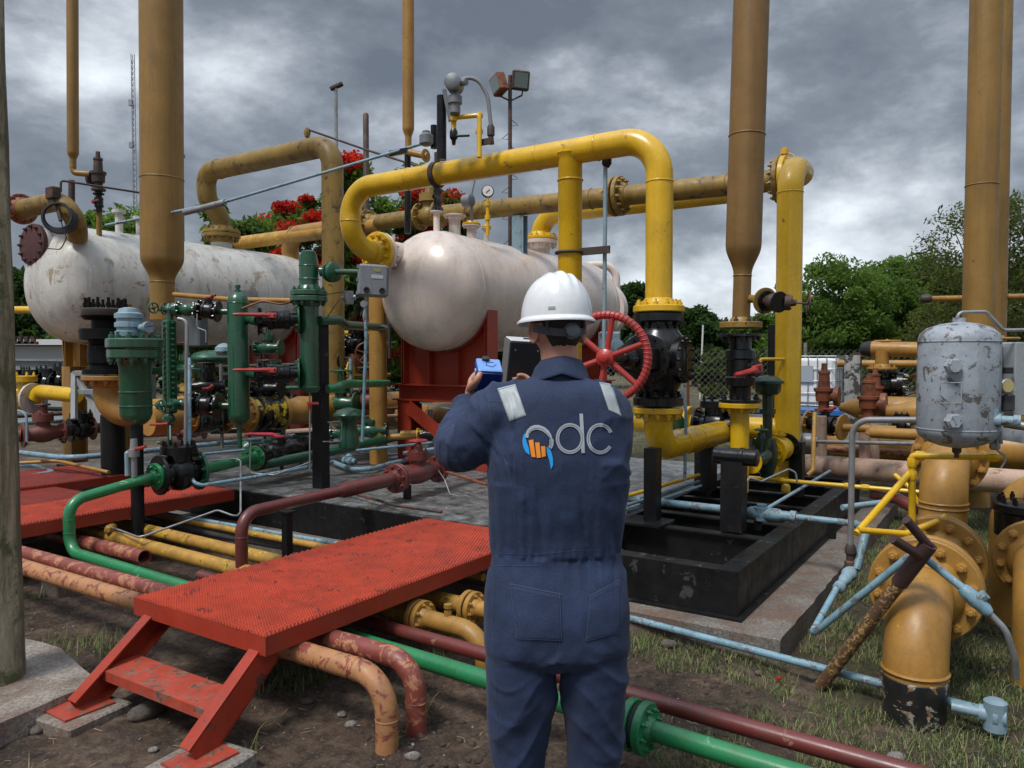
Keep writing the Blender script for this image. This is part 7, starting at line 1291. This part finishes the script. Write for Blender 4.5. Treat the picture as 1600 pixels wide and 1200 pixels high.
def leaves(rng, centers, rad, n, size, flat=.7, fern=False, aspect=.45):
    k = len(centers); idx = rng.integers(0, k, n); off = rng.normal(size=(n, 3)); off /= np.linalg.norm(off, axis=1)[:, None]; off *= (rng.random(n)**.45)[:, None]
    off[:, 2] *= flat; c = centers[idx] + off*rad[idx][:, None]
    nrm = rng.normal(size=(n, 3))+np.array([0, 0, .7]); nrm /= np.linalg.norm(nrm, axis=1)[:, None]
    t = np.cross(nrm, rng.normal(size=(n, 3))); t /= np.linalg.norm(t, axis=1)[:, None]; s = np.cross(nrm, t); L = size*(.6+.8*rng.random(n))
    a = t*L[:, None]; w = s*(L*aspect)[:, None]
    v = np.stack([c-a, c-w*.9+a*.1, c+a+nrm*(L*-.15)[:, None], c+w*.9+a*.1], 1).reshape(-1, 3)
    return v
def quads(name, v, mat, parent, off):
    n = len(v)//4; me = bpy.data.meshes.new(name); v = v-np.array(off)
    me.vertices.add(len(v)); me.vertices.foreach_set('co', v.astype('f').ravel()); me.loops.add(n*4); me.loops.foreach_set('vertex_index', np.arange(n*4, dtype='i'))
    me.polygons.add(n); me.polygons.foreach_set('loop_start', np.arange(0, n*4, 4, dtype='i')); me.update(calc_edges=True); me.materials.append(mat)
    o = bpy.data.objects.new(name, me); COL.objects.link(o)
    if parent: o.parent = parent
    return o
def tree(px, top, d, wpx, label, mat=LF1, name='broadleaf_tree', n=9000, leaf=.13, base=None, K=60, flow=0, group=None, low=.25, flat=.75, seed=0, trunkr=.16, hole=1.0, cat='tree', asym=0):
    rng = np.random.default_rng(seed+int(px)*7+int(d*10)); P0 = G(px, 600, 0); p = D(px, top, d); H = p.z; x0 = p.x; base_z = 0.0; W = wpx*d/1200/2
    t = T(name, label, cat, (x0, d, 0), group); m = MB(); zc = H*(1+low)/2; hz = H*(1-low)/2
    cs = []
    while len(cs) < K:
        q = rng.normal(size=3); q /= np.linalg.norm(q); q *= rng.random()**.33
        if rng.random() < .25*hole and np.linalg.norm(q) > .5 and q[2] < .1: continue
        cs.append([x0+q[0]*W*.86+asym*q[2]*W*.3, d+q[1]*W*.7, zc+q[2]*hz*.88])
    cs = np.array(cs); rad = W*(.14+.20*rng.random(K))
    # trunk and limbs
    fork = Vec((x0, d, H*max(low*.8, .16))); m.tube([(x0, d, -.15), (x0+.1*W*rng.normal()*.4, d, fork.z*.5), fork], lambda q: trunkr*(1.25-.5*q), fork.z*.3, 10)
    for i in rng.permutation(K)[:min(K, 26)]:
        e = Vec(cs[i]); mid = fork.lerp(e, .5)+Vec((0, 0, (e-fork).length*.10)); m.tube([fork, mid, e], lambda q: trunkr*(.42-.36*q), .5, 6, seg=4)
    P('trunk', m, BARK, t)
    v = leaves(rng, cs, rad, n, leaf, flat); o = quads('crown', v, mat, t, (x0, d, 0))
    if flow:
        top_i = np.where(cs[:, 1] < d+W*.3)[0]; top_i = rng.choice(top_i, min(len(top_i), flow), replace=False)
        fc = cs[top_i]+np.array([0, -.6, .35])*rad[top_i][:, None]; v = leaves(rng, fc, rad[top_i]*.85, flow*330, leaf*.50, .55, aspect=.8); quads('blossom', v, LFR, t, (x0, d, 0))
    return t
tree(175, 306, 24, 200, 'green tree showing between the big left stack and the antenna mast', LF1, n=15000, leaf=.12, seed=1, low=.05)
tree(30, 418, 27, 170, 'dark tree low behind the left end of the stained white vessel', LF2, n=8000, leaf=.15, seed=2, low=.05)
tree(345, 306, 22, 250, 'green tree just right of the big left stack, behind the white vessel', LF1, n=22000, leaf=.10, seed=3, low=.05)
tree(425, 325, 24, 170, 'flame tree with a few orange-red clusters, right of the mustard nozzle', LF1, n=13000, leaf=.11, seed=4, low=.05, flow=10, name='flame_tree')
tree(530, 238, 19, 220, 'flame tree thick with red blossom left of the arched yellow pipe', LF1, n=22000, leaf=.10, seed=5, low=.05, flow=34, name='flame_tree')
tree(668, 252, 20, 215, 'flame tree with red blossom behind the nozzles of the right vessel', LF1, n=20000, leaf=.10, seed=6, low=.05, flow=34, name='flame_tree')
tree(448, 498, 15, 120, 'low flowering bush with scarlet blossom under the right end of the white vessel', LF3, n=7000, leaf=.075, seed=7, low=.0, flow=14, name='flowering_bush', trunkr=.04, cat='bush')
tree(760, 355, 26, 130, 'green tree behind the pressure gauge with a few red flowers', LF2, n=8000, leaf=.13, seed=8, low=.05, flow=3)
tree(945, 418, 42, 160, 'dark round tree seen between the yellow risers, behind the vessel end', LF2, n=14000, leaf=.22, seed=9, low=.1, flat=.6)
tree(1085, 478, 44, 110, 'tree with drooping dark foliage right of the black gear valve', LF2, n=9000, leaf=.2, seed=10, low=.05)
tree(1120, 500, 52, 130, 'farther dark tree behind the slim brown riser', LF2, n=9000, leaf=.22, seed=11, low=.0)
tree(1118, 535, 19, 62, 'light green shrub standing left of the slim brown riser', LF3, n=5000, leaf=.07, seed=12, low=.0, name='shrub', trunkr=.05, cat='shrub')
tree(1185, 478, 34, 95, 'green bush behind the small brown side valve', LF1, n=7000, leaf=.14, seed=13, low=.0, name='shrub', trunkr=.06, cat='shrub')
tree(1300, 398, 27, 210, 'wide leafy tree right of the tall yellow pipe', LF1, n=32000, leaf=.085, seed=14, low=.05, K=100)
tree(1410, 392, 29, 210, 'tall leafy tree behind the white caged tank', LF1, n=32000, leaf=.09, seed=15, low=.0, K=100)
tree(1500, 405, 25, 170, 'dense green tree behind the grey vertical tank', LF3, n=24000, leaf=.085, seed=16, low=.0, K=90)
tree(1575, 290, 21, 300, 'tall sparse olive tree at the right edge of the picture', LFB, n=24000, leaf=.06, seed=17, low=.05, K=90, trunkr=.14)
tree(1660, 360, 26, 260, 'dense green tree cut by the right edge', LF1, n=14000, leaf=.13, seed=18, low=.0)
tree(1350, 470, 40, 300, 'low dark tree line tree behind the wide leafy tree', LF2, n=9000, leaf=.22, seed=19, low=.0)
tree(230, 430, 38, 330, 'dark distant tree far behind the white vessel', LF2, n=9000, leaf=.22, seed=20, low=.0)
tree(600, 400, 36, 330, 'dark distant tree far behind the right vessel', LF2, n=9000, leaf=.22, seed=21, low=.0)
tree(1240, 520, 60, 160, 'small dark tree on the skyline behind the tall yellow pipe', LF2, n=6000, leaf=.3, seed=22, low=.0)
# far wood: one band of foliage far off
rng = np.random.default_rng(5); K = 420; cs = np.stack([rng.uniform(-110, 110, K), rng.uniform(75, 110, K), rng.uniform(.5, 4.6, K)], 1)
v = leaves(rng, cs, np.full(K, 2.6), 42000, .5, .8); o = quads('far_woodland', v, LF2, None, (0, 90, 0)); o.location = (0, 90, 0); tagit(o, 'far dark woodland along the horizon', 'woodland', kind='stuff')

# ================================================================ grass and gravel
def grass_mat():
    m, nt, b = nodes('grass_blades'); geo = nt.nodes.new('ShaderNodeNewGeometry')
    nt.links.new(ramp(nt, geo.outputs['Random Per Island'], [(0, (.04, .07, .014)), (.5, (.10, .15, .032)), (.75, (.17, .17, .06)), (1, (.32, .26, .14))]), b.inputs['Base Color']); b.inputs['Roughness'].default_value = .7; return m
def grass(name, label, n, fn, h=(.03, .11), seed=1):
    rng = np.random.default_rng(seed); V = []; F = []; k = 0; tries = 0
    while k < n and tries < n*30:
        tries += 1; x, y, keep = fn(rng)
        if not keep: continue
        for s in range(4):
            bx = x+rng.normal()*.018; by = y+rng.normal()*.018; z = hgt(bx, by)-.004; a = rng.uniform(0, 6.28); L = (h[0]+(h[1]-h[0])*rng.random()**2)*(1-.12*s); lean = rng.uniform(.2, 1.3)*L; w = .0009+.0012*rng.random()
            dx, dy = math.cos(a), math.sin(a); i = len(V)
            V += [(bx-dy*w, by+dx*w, z), (bx+dy*w, by-dx*w, z), (bx+dx*lean*.4+dy*w*.7, by+dy*lean*.4-dx*w*.7, z+L*.6), (bx+dx*lean*.4-dy*w*.7, by+dy*lean*.4+dx*w*.7, z+L*.6), (bx+dx*lean, by+dy*lean, z+L*.92)]
            F += [(i, i+1, i+2, i+3), (i+3, i+2, i+4)]
        k += 1
    me = mkmesh(name, V, F, GRASS, smooth=0); o = bpy.data.objects.new(name, me); COL.objects.link(o); tagit(o, label, 'grass', kind='stuff')
GRASS = grass_mat()
def fn_r(rng):
    x = rng.uniform(.55, 4.8); y = rng.uniform(2.2, 8.0); a, b, _ = toAB(Vec((x, y, 0)))
    if -9.4 < a < -1.0 and b > 4.1: return x, y, False
    dn = mnoise.noise(Vec((x*1.5, y*1.5, 3)))+.55*mnoise.noise(Vec((x*5, y*5, 3))); return x, y, dn > (-.22 if x > 1.25 else .04)
grass('grass', 'thin green grass on the dirt right of the pad', 30000, fn_r, (.012, .075), 1)
def fn_l(rng):
    x = rng.uniform(-3.4, .6); y = rng.uniform(2.4, 5.2); a, b, _ = toAB(Vec((x, y, 0))); dn = mnoise.noise(Vec((x*2, y*2, 7)))+.5*mnoise.noise(Vec((x*6, y*6, 7)))
    return x, y, b < 4.1 and dn > (.42 if b < 2.9 else .25) and not (x < -1.9 and y < 3.9)
grass('dry_grass', 'wispy dry grass under the platform and the ground pipes', 1000, fn_l, (.04, .13), 2)
def fn_f(rng):
    x = rng.uniform(5, 13) if rng.random() < .5 else rng.uniform(-2, 6); y = rng.uniform(9.5, 22); return x, y, mnoise.noise(Vec((x, y, 3))) > -.1
grass('rough_grass', 'rough grass of the yard beyond the pad', 9000, fn_f, (.05, .22), 3)
STN = concrete('stone', (.24, .22, .20), 2); STN2 = concrete('dark_stone', (.11, .095, .08), 2)
def stone_verts(c, s, sq, seed, ang=0, n=2):
    import bmesh
    bm = bmesh.new(); bmesh.ops.create_icosphere(bm, subdivisions=n, radius=1); V = []
    ca, sa = math.cos(ang), math.sin(ang)
    for v in bm.verts:
        k = 1+.16*mnoise.noise(v.co*1.3+Vec((seed, 0, 0)))+.05*mnoise.noise(v.co*4+Vec((seed, 3, 0))); x, y, z = v.co.x*s*k, v.co.y*s*k*sq, v.co.z*s*k*.55
        V.append((c[0]+x*ca-y*sa, c[1]+x*sa+y*ca, c[2]+z))
    F = [tuple(v.index for v in f.verts) for f in bm.faces]; bm.free(); return V, F
for (px, py, s, sq, ang, mat, lab) in ((228, 1120, .078, .6, .9, STN2, 'large dark oval stone behind the red step'), (34, 1127, .048, .6, .3, STN, 'pale oval stone by the concrete footing'), (60, 1143, .034, .8, 1, STN2, 'rounded stone just right of the pale oval one'),
        (168, 1125, .024, .8, 1, STN, 'small pale stone below the left platform foot'), (240, 1170, .021, .8, .5, STN, 'small white stone left of the right foot plate'), (548, 1127, .028, .8, .5, STN, 'grey stone left of the nearer bent pipe'),
        (645, 1182, .034, .55, .1, STN, 'flat pale stone in front of the bent pipes'), (534, 1112, .022, .9, .5, STN, 'white pebble left of the bent pipes'), (1400, 1180, .04, .8, .4, STN, 'grey stone in front of the big mustard elbow'), (1186, 1050, .025, .7, .4, STN2, 'small stone beyond the blue ground line'),
        (1045, 1010, .05, .7, .2, STN2, 'rough stone at the corner of the concrete pad'), (480, 1095, .03, .8, .2, STN2, 'stone behind the right leg of the platform')):
    m = MB(); c = G(px, py, 0); m.add(*stone_verts((c.x, c.y, hgt(c.x, c.y)+s*.3), s, sq, px, ang, 3)); S('stone', m, mat, lab, 'stone', smooth=180, group='loose stones on the dirt')
m = MB(); rng = np.random.default_rng(11)
for i in range(2600):
    x = rng.uniform(-3.6, 3.6); y = rng.uniform(2.5, 6.2)
    a, b, _ = toAB(Vec((x, y, 0)))
    if b > 4.1 and a < -1.0: continue
    if mnoise.noise(Vec((x*1.2, y*1.2, 5))) < -.05: continue
    s = .003+.011*rng.random()**3; m.add(*stone_verts((x, y, hgt(x, y)+s*.2), s, .5+.5*rng.random(), i, rng.uniform(0, 6), 1))
o = S('gravel', m, STN, 'scattered pebbles and grit on the brown dirt', None, kind='stuff', smooth=180)
m = MB()
for i in range(900):     # clods
    px = rng.uniform(560, 1250); py = rng.uniform(1000, 1200); c = G(px, py, 0); s = .005+.020*rng.random()**3
    if mnoise.noise(Vec((c.x*1.5, c.y*1.5, 8))) < 0: continue
    m.add(*stone_verts((c.x, c.y, hgt(c.x, c.y)), s, .6+.4*rng.random(), i, rng.uniform(0, 6), 2))
def clodmat():
    m, nt, b = nodes('dirt_clod'); nt.links.new(ramp(nt, nz(nt, 30, 8, .7), [(.3, (.03, .021, .015)), (.7, (.10, .072, .05))]), b.inputs['Base Color']); b.inputs['Roughness'].default_value = .95; bump(nt, b, nz(nt, 60, 8, .8), 1, .01); return m
S('dirt_clods', m, clodmat(), 'broken clods of dark earth near the bent pipes', None, kind='stuff', smooth=180)
for (px, py, lab) in ((535, 1021, 'crumpled white paper scrap between the stair leg and the bent pipes'), (463, 1026, 'small white scrap just right of the stair leg')):
    c = G(px, py, 0); V, F = stone_verts((c.x, c.y, hgt(c.x, c.y)+.008), .018, .7, px, .5, 3); V = [(x+.006*mnoise.noise(Vec((x*60, y*60, z*60))), y, z+.008*mnoise.noise(Vec((x*90, y*90, 3)))) for x, y, z in V]; m = MB(); m.add(V, F); S('paper_scrap', m, plain('white_scrap', (.62, .62, .6)), lab, 'litter')
m = MB()
for i in range(1400):     # twigs, straw and leaf bits
    x = rng.uniform(-3.4, 3.8); y = rng.uniform(2.5, 6.0); a, b, _ = toAB(Vec((x, y, 0)))
    if b > 4.1 and a < -1.0: continue
    an = rng.uniform(0, 6.28); L = rng.uniform(.008, .045); z = hgt(x, y)+.004; w = rng.uniform(.0008, .003); dx, dy = math.cos(an), math.sin(an)
    m.add([(x-dy*w, y+dx*w, z), (x+dy*w, y-dx*w, z), (x+dx*L+dy*w*.5, y+dy*L-dx*w*.5, z+rng.uniform(0, .012)), (x+dx*L-dy*w*.5, y+dy*L+dx*w*.5, z+.006)], [(0, 1, 2, 3)])
S('plant_litter', m, plain('straw_litter', (.24, .17, .09), .8), 'dry straw, twigs and leaf bits scattered on the dirt', None, kind='stuff', smooth=0)
m = MB(); c = G(1217, 1066, .0); m.add(*stone_verts((c.x, c.y, .02), .016, .8, 2, 0, 2)); S('red_flower', m, LFR, 'small fallen red blossom lying on the grass', 'flower', smooth=180)

# ================================================================ masts, lamps
t = T('antenna_mast', 'thin lattice radio mast far off behind the big left stack', 'mast', D(215, 560, 70))
m = MB(); c = D(215, 560, 70); zt = D(215, 85, 70).z; w = .16
for k in range(3):
    a = k*2.094; m.cyl((c.x+w*math.cos(a), c.y+w*math.sin(a), 0), (c.x+w*math.cos(a), c.y+w*math.sin(a), zt), .035, 5)
z = 0; k = 0
while z < zt-.6:
    for j in range(3):
        a = j*2.094; b = (j+1)*2.094; m.cyl((c.x+w*math.cos(a), c.y+w*math.sin(a), z), (c.x+w*math.cos(b), c.y+w*math.sin(b), z+.5), .02, 4)
    z += .5
P('lattice', m, GALV, t)
for zz in (.72, .85):
    m = MB(); m.box((c.x-.2, c.y-.1, zt*zz), .3, .3, .5); P('antenna', m, GALV, t)
t = T('street_lamp', 'slim grey lamp post with a small tilted head, left of the arch', 'lamp post', D(528, 560, 24)); c = D(528, 560, 24); zt = D(528, 138, 24).z
P('post', MB().cyl((c.x, c.y, 0), (c.x, c.y, zt), .055, 10), GALV, t); m = MB(); m.box((c.x+.02, c.y, zt+.06), .42, .2, .1, (1, 0, .45), (0, 1, 0), (-.45, 0, 1), bev=.02); P('lamp_head', m, DMET, t)
t = T('street_lamp', 'thin white post with a round cap just right of the big left stack', 'lamp post', D(289, 560, 26)); c = D(289, 560, 26); zt = D(289, 248, 26).z
P('post', MB().cyl((c.x, c.y, 0), (c.x, c.y, zt), .045, 10), GALV, t); P('lamp_head', MB().lathe((c.x, c.y, zt), ZZ, [(0, .05), (.05, .1), (.14, .1), (.2, .03)], 12), GALV, t)
t = T('white_post', 'thin pale post leaning among the distant trees right of the gear valve', 'post', D(1096, 582, 30)); c = D(1096, 582, 30)
P('shaft', MB().tube([(c.x-.05, c.y, 0), (c.x+.05, c.y, D(0, 508, 30).z)], .035, 0, 8), plain('white_paint', (.6, .6, .58)), t)
c = D(797, 560, 21); zt = D(797, 118, 21).z
t = T('floodlight_pole', 'dark step pole carrying two square floodlights above the vessel', 'floodlight', Vec((c.x, c.y, 0)))
P('pole', MB().cyl((c.x, c.y, 0), (c.x, c.y, zt), .055, 10), DMET, t); m = MB()
for i in range(14):
    z = 3.2+i*.36; s = 1 if i % 2 else -1; m.tube([(c.x, c.y, z), (c.x+s*.22, c.y, z+.02), (c.x, c.y, z+.2)], .012, 0, 5)
P('rungs', m, DMET, t); zb = D(0, 152, 21).z; m = MB(); m.tube([(c.x-.38, c.y, zb+.3), (c.x-.3, c.y, zb+.05), (c.x, c.y, zb-.1), (c.x+.32, c.y, zb+.05), (c.x+.36, c.y, zb+.3)], .025, 0, 6); P('bracket', m, DMET, t)
def flood(cc, X, Y, Zv, lab, colr):
    b = MB(); b.box(cc, .46, .26, .5, X, Y, Zv, bev=.03); f = P('floodlight', b, colr, t, label=lab); g = MB(); g.box(Vec(cc)-Vec(Y).normalized()*.134, .36, .01, .38, X, Y, Zv); P('lens', g, plain('flood_glass_'+lab[:3], (.16, .2, .2), .15), f)
    return f
flood((c.x+.28, c.y-.05, D(0, 127, 21).z), (1, .15, -.08), (-.15, 1, .25), (.08, -.25, 1), 'square grey floodlight facing the yard', DMET)
flood((c.x-.30, c.y-.05, D(0, 133, 21).z), (.5, -.8, .25), (.8, .5, .1), (-.3, .1, 1), 'tilted floodlight with a rusty red side', RUSTP)
t = T('steel_post', 'rusty brown capped post standing left of the arched yellow pipe', 'post', D(574, 560, 12)); c = D(574, 560, 12)
P('shaft', MB().lathe((c.x, c.y, 0), ZZ, [(0, .045), (D(0, 180, 12).z, .045), (D(0, 177, 12).z, .03)], 12), DMET, t)
# ================================================================ caged tank, fence, far plant on the right
c = G(1278, 622, .1); cx, cy = 1278, 13.5; c = D(1277, 600, 13.5); t = T('caged_tank', 'white plastic tank in a wire cage beyond the tall yellow pipe', 'tank', Vec((c.x, c.y, .75)))
zt = D(0, 557, 13.5).z; zb = D(0, 632, 13.5).z; WH = plain('milky_plastic', (.72, .72, .70), .45); m = MB(); m.box((c.x, c.y, (zt+zb)/2-.01), .70, .70, zt-zb-.04, bev=.05, X=VV, Y=UU); P('bladder', m, WH, t)
m = MB(); hw = .375
for i in range(6):
    for sgn in (-1, 1):
        o_ = -hw+2*hw*i/5; m.cyl(Vec((c.x, c.y, zb))+VV*o_+UU*hw*sgn, Vec((c.x, c.y, zt+.01))+VV*o_+UU*hw*sgn, .009, 6); m.cyl(Vec((c.x, c.y, zb))+UU*o_+VV*hw*sgn, Vec((c.x, c.y, zt+.01))+UU*o_+VV*hw*sgn, .009, 6)
for i in range(5):
    z = zb+(zt-zb)*i/4+.005; q = [Vec((c.x, c.y, z))+VV*hw*a+UU*hw*b for a, b in ((-1, -1), (1, -1), (1, 1), (-1, 1), (-1, -1))]
    for a, b in zip(q, q[1:]): m.cyl(a, b, .009, 6)
P('cage', m, GALV, t); m = MB(); m.box(Vec((c.x, c.y, zt-.3))-UU*(hw+.012)-VV*.12, .26, .004, .28, VV, UU); P('placard', m, plain('grey_placard', (.33, .36, .38)), t)
m = MB(); m.box((c.x, c.y, zb-.07), .8, .8, .10, VV, UU); P('pallet', m, GALV, t)
t = T('blue_trailer', 'long low trailer with a blue edge carrying the white caged tank', 'trailer', D(1250, 640, 13.4)); m = MB(); q = D(1180, 637, 13.4); m.beam(q-VV*.6-UU*.25, q+VV*2.2-UU*.25, .9, .07); P('edge_rail', m, plain('blue_rail', (.02, .12, .34), .4), t)
m = MB(); m.beam(q-VV*.6-UU*.25-ZZ*.12, q+VV*2.2-UU*.25-ZZ*.12, 1.0, .12); P('bed', m, GALV, t)
for k_ in (.2, 1.6):
    m = MB(); m.lathe(q+VV*k_-UU*.6-ZZ*.42, UU, [(0, .15), (.01, .24), (.16, .24), (.17, .15)], 24); P('wheel', m, RUBB, t)
# chain-link fence along the back of the yard
t = T('chain_link_fence', 'chain-link fence with posts across the back of the yard', 'fence', (8, 17, 0)); m = MB()
for k_ in range(150):
    x = .5+k_*.14
    for s in (-1, 1):
        if .5 <= x+s*1.8 <= 22: m.cyl((x, 17, 0), (x+s*1.8, 17, 1.8), .0035, 3)
P('netting', m, GALV, t)
for k_ in range(8): P('post', MB().cyl((.5+k_*3, 17.03, 0), (.5+k_*3, 17.03, 1.95), .04, 8), CONC, t)
# small far buildings and white equipment at far left
t = T('shed', 'low white shed far off under the left vessel', 'shed', D(60, 560, 20)); q = D(95, 540, 20)
m = MB(); m.box((q.x, q.y, .95), 4.0, 2, 1.9); P('wall', m, plain('shed_wall', (.35, .36, .36)), t); m = MB(); m.box((q.x, q.y, 2.0), 4.3, 2.4, .14); P('roof', m, plain('white_roof', (.6, .6, .6)), t)
for i in range(3): m = MB(); m.box((q.x-1.3+i*1.3, q.y-1.01, 1.1), .7, .03, .7); P('window', m, GASK, t)
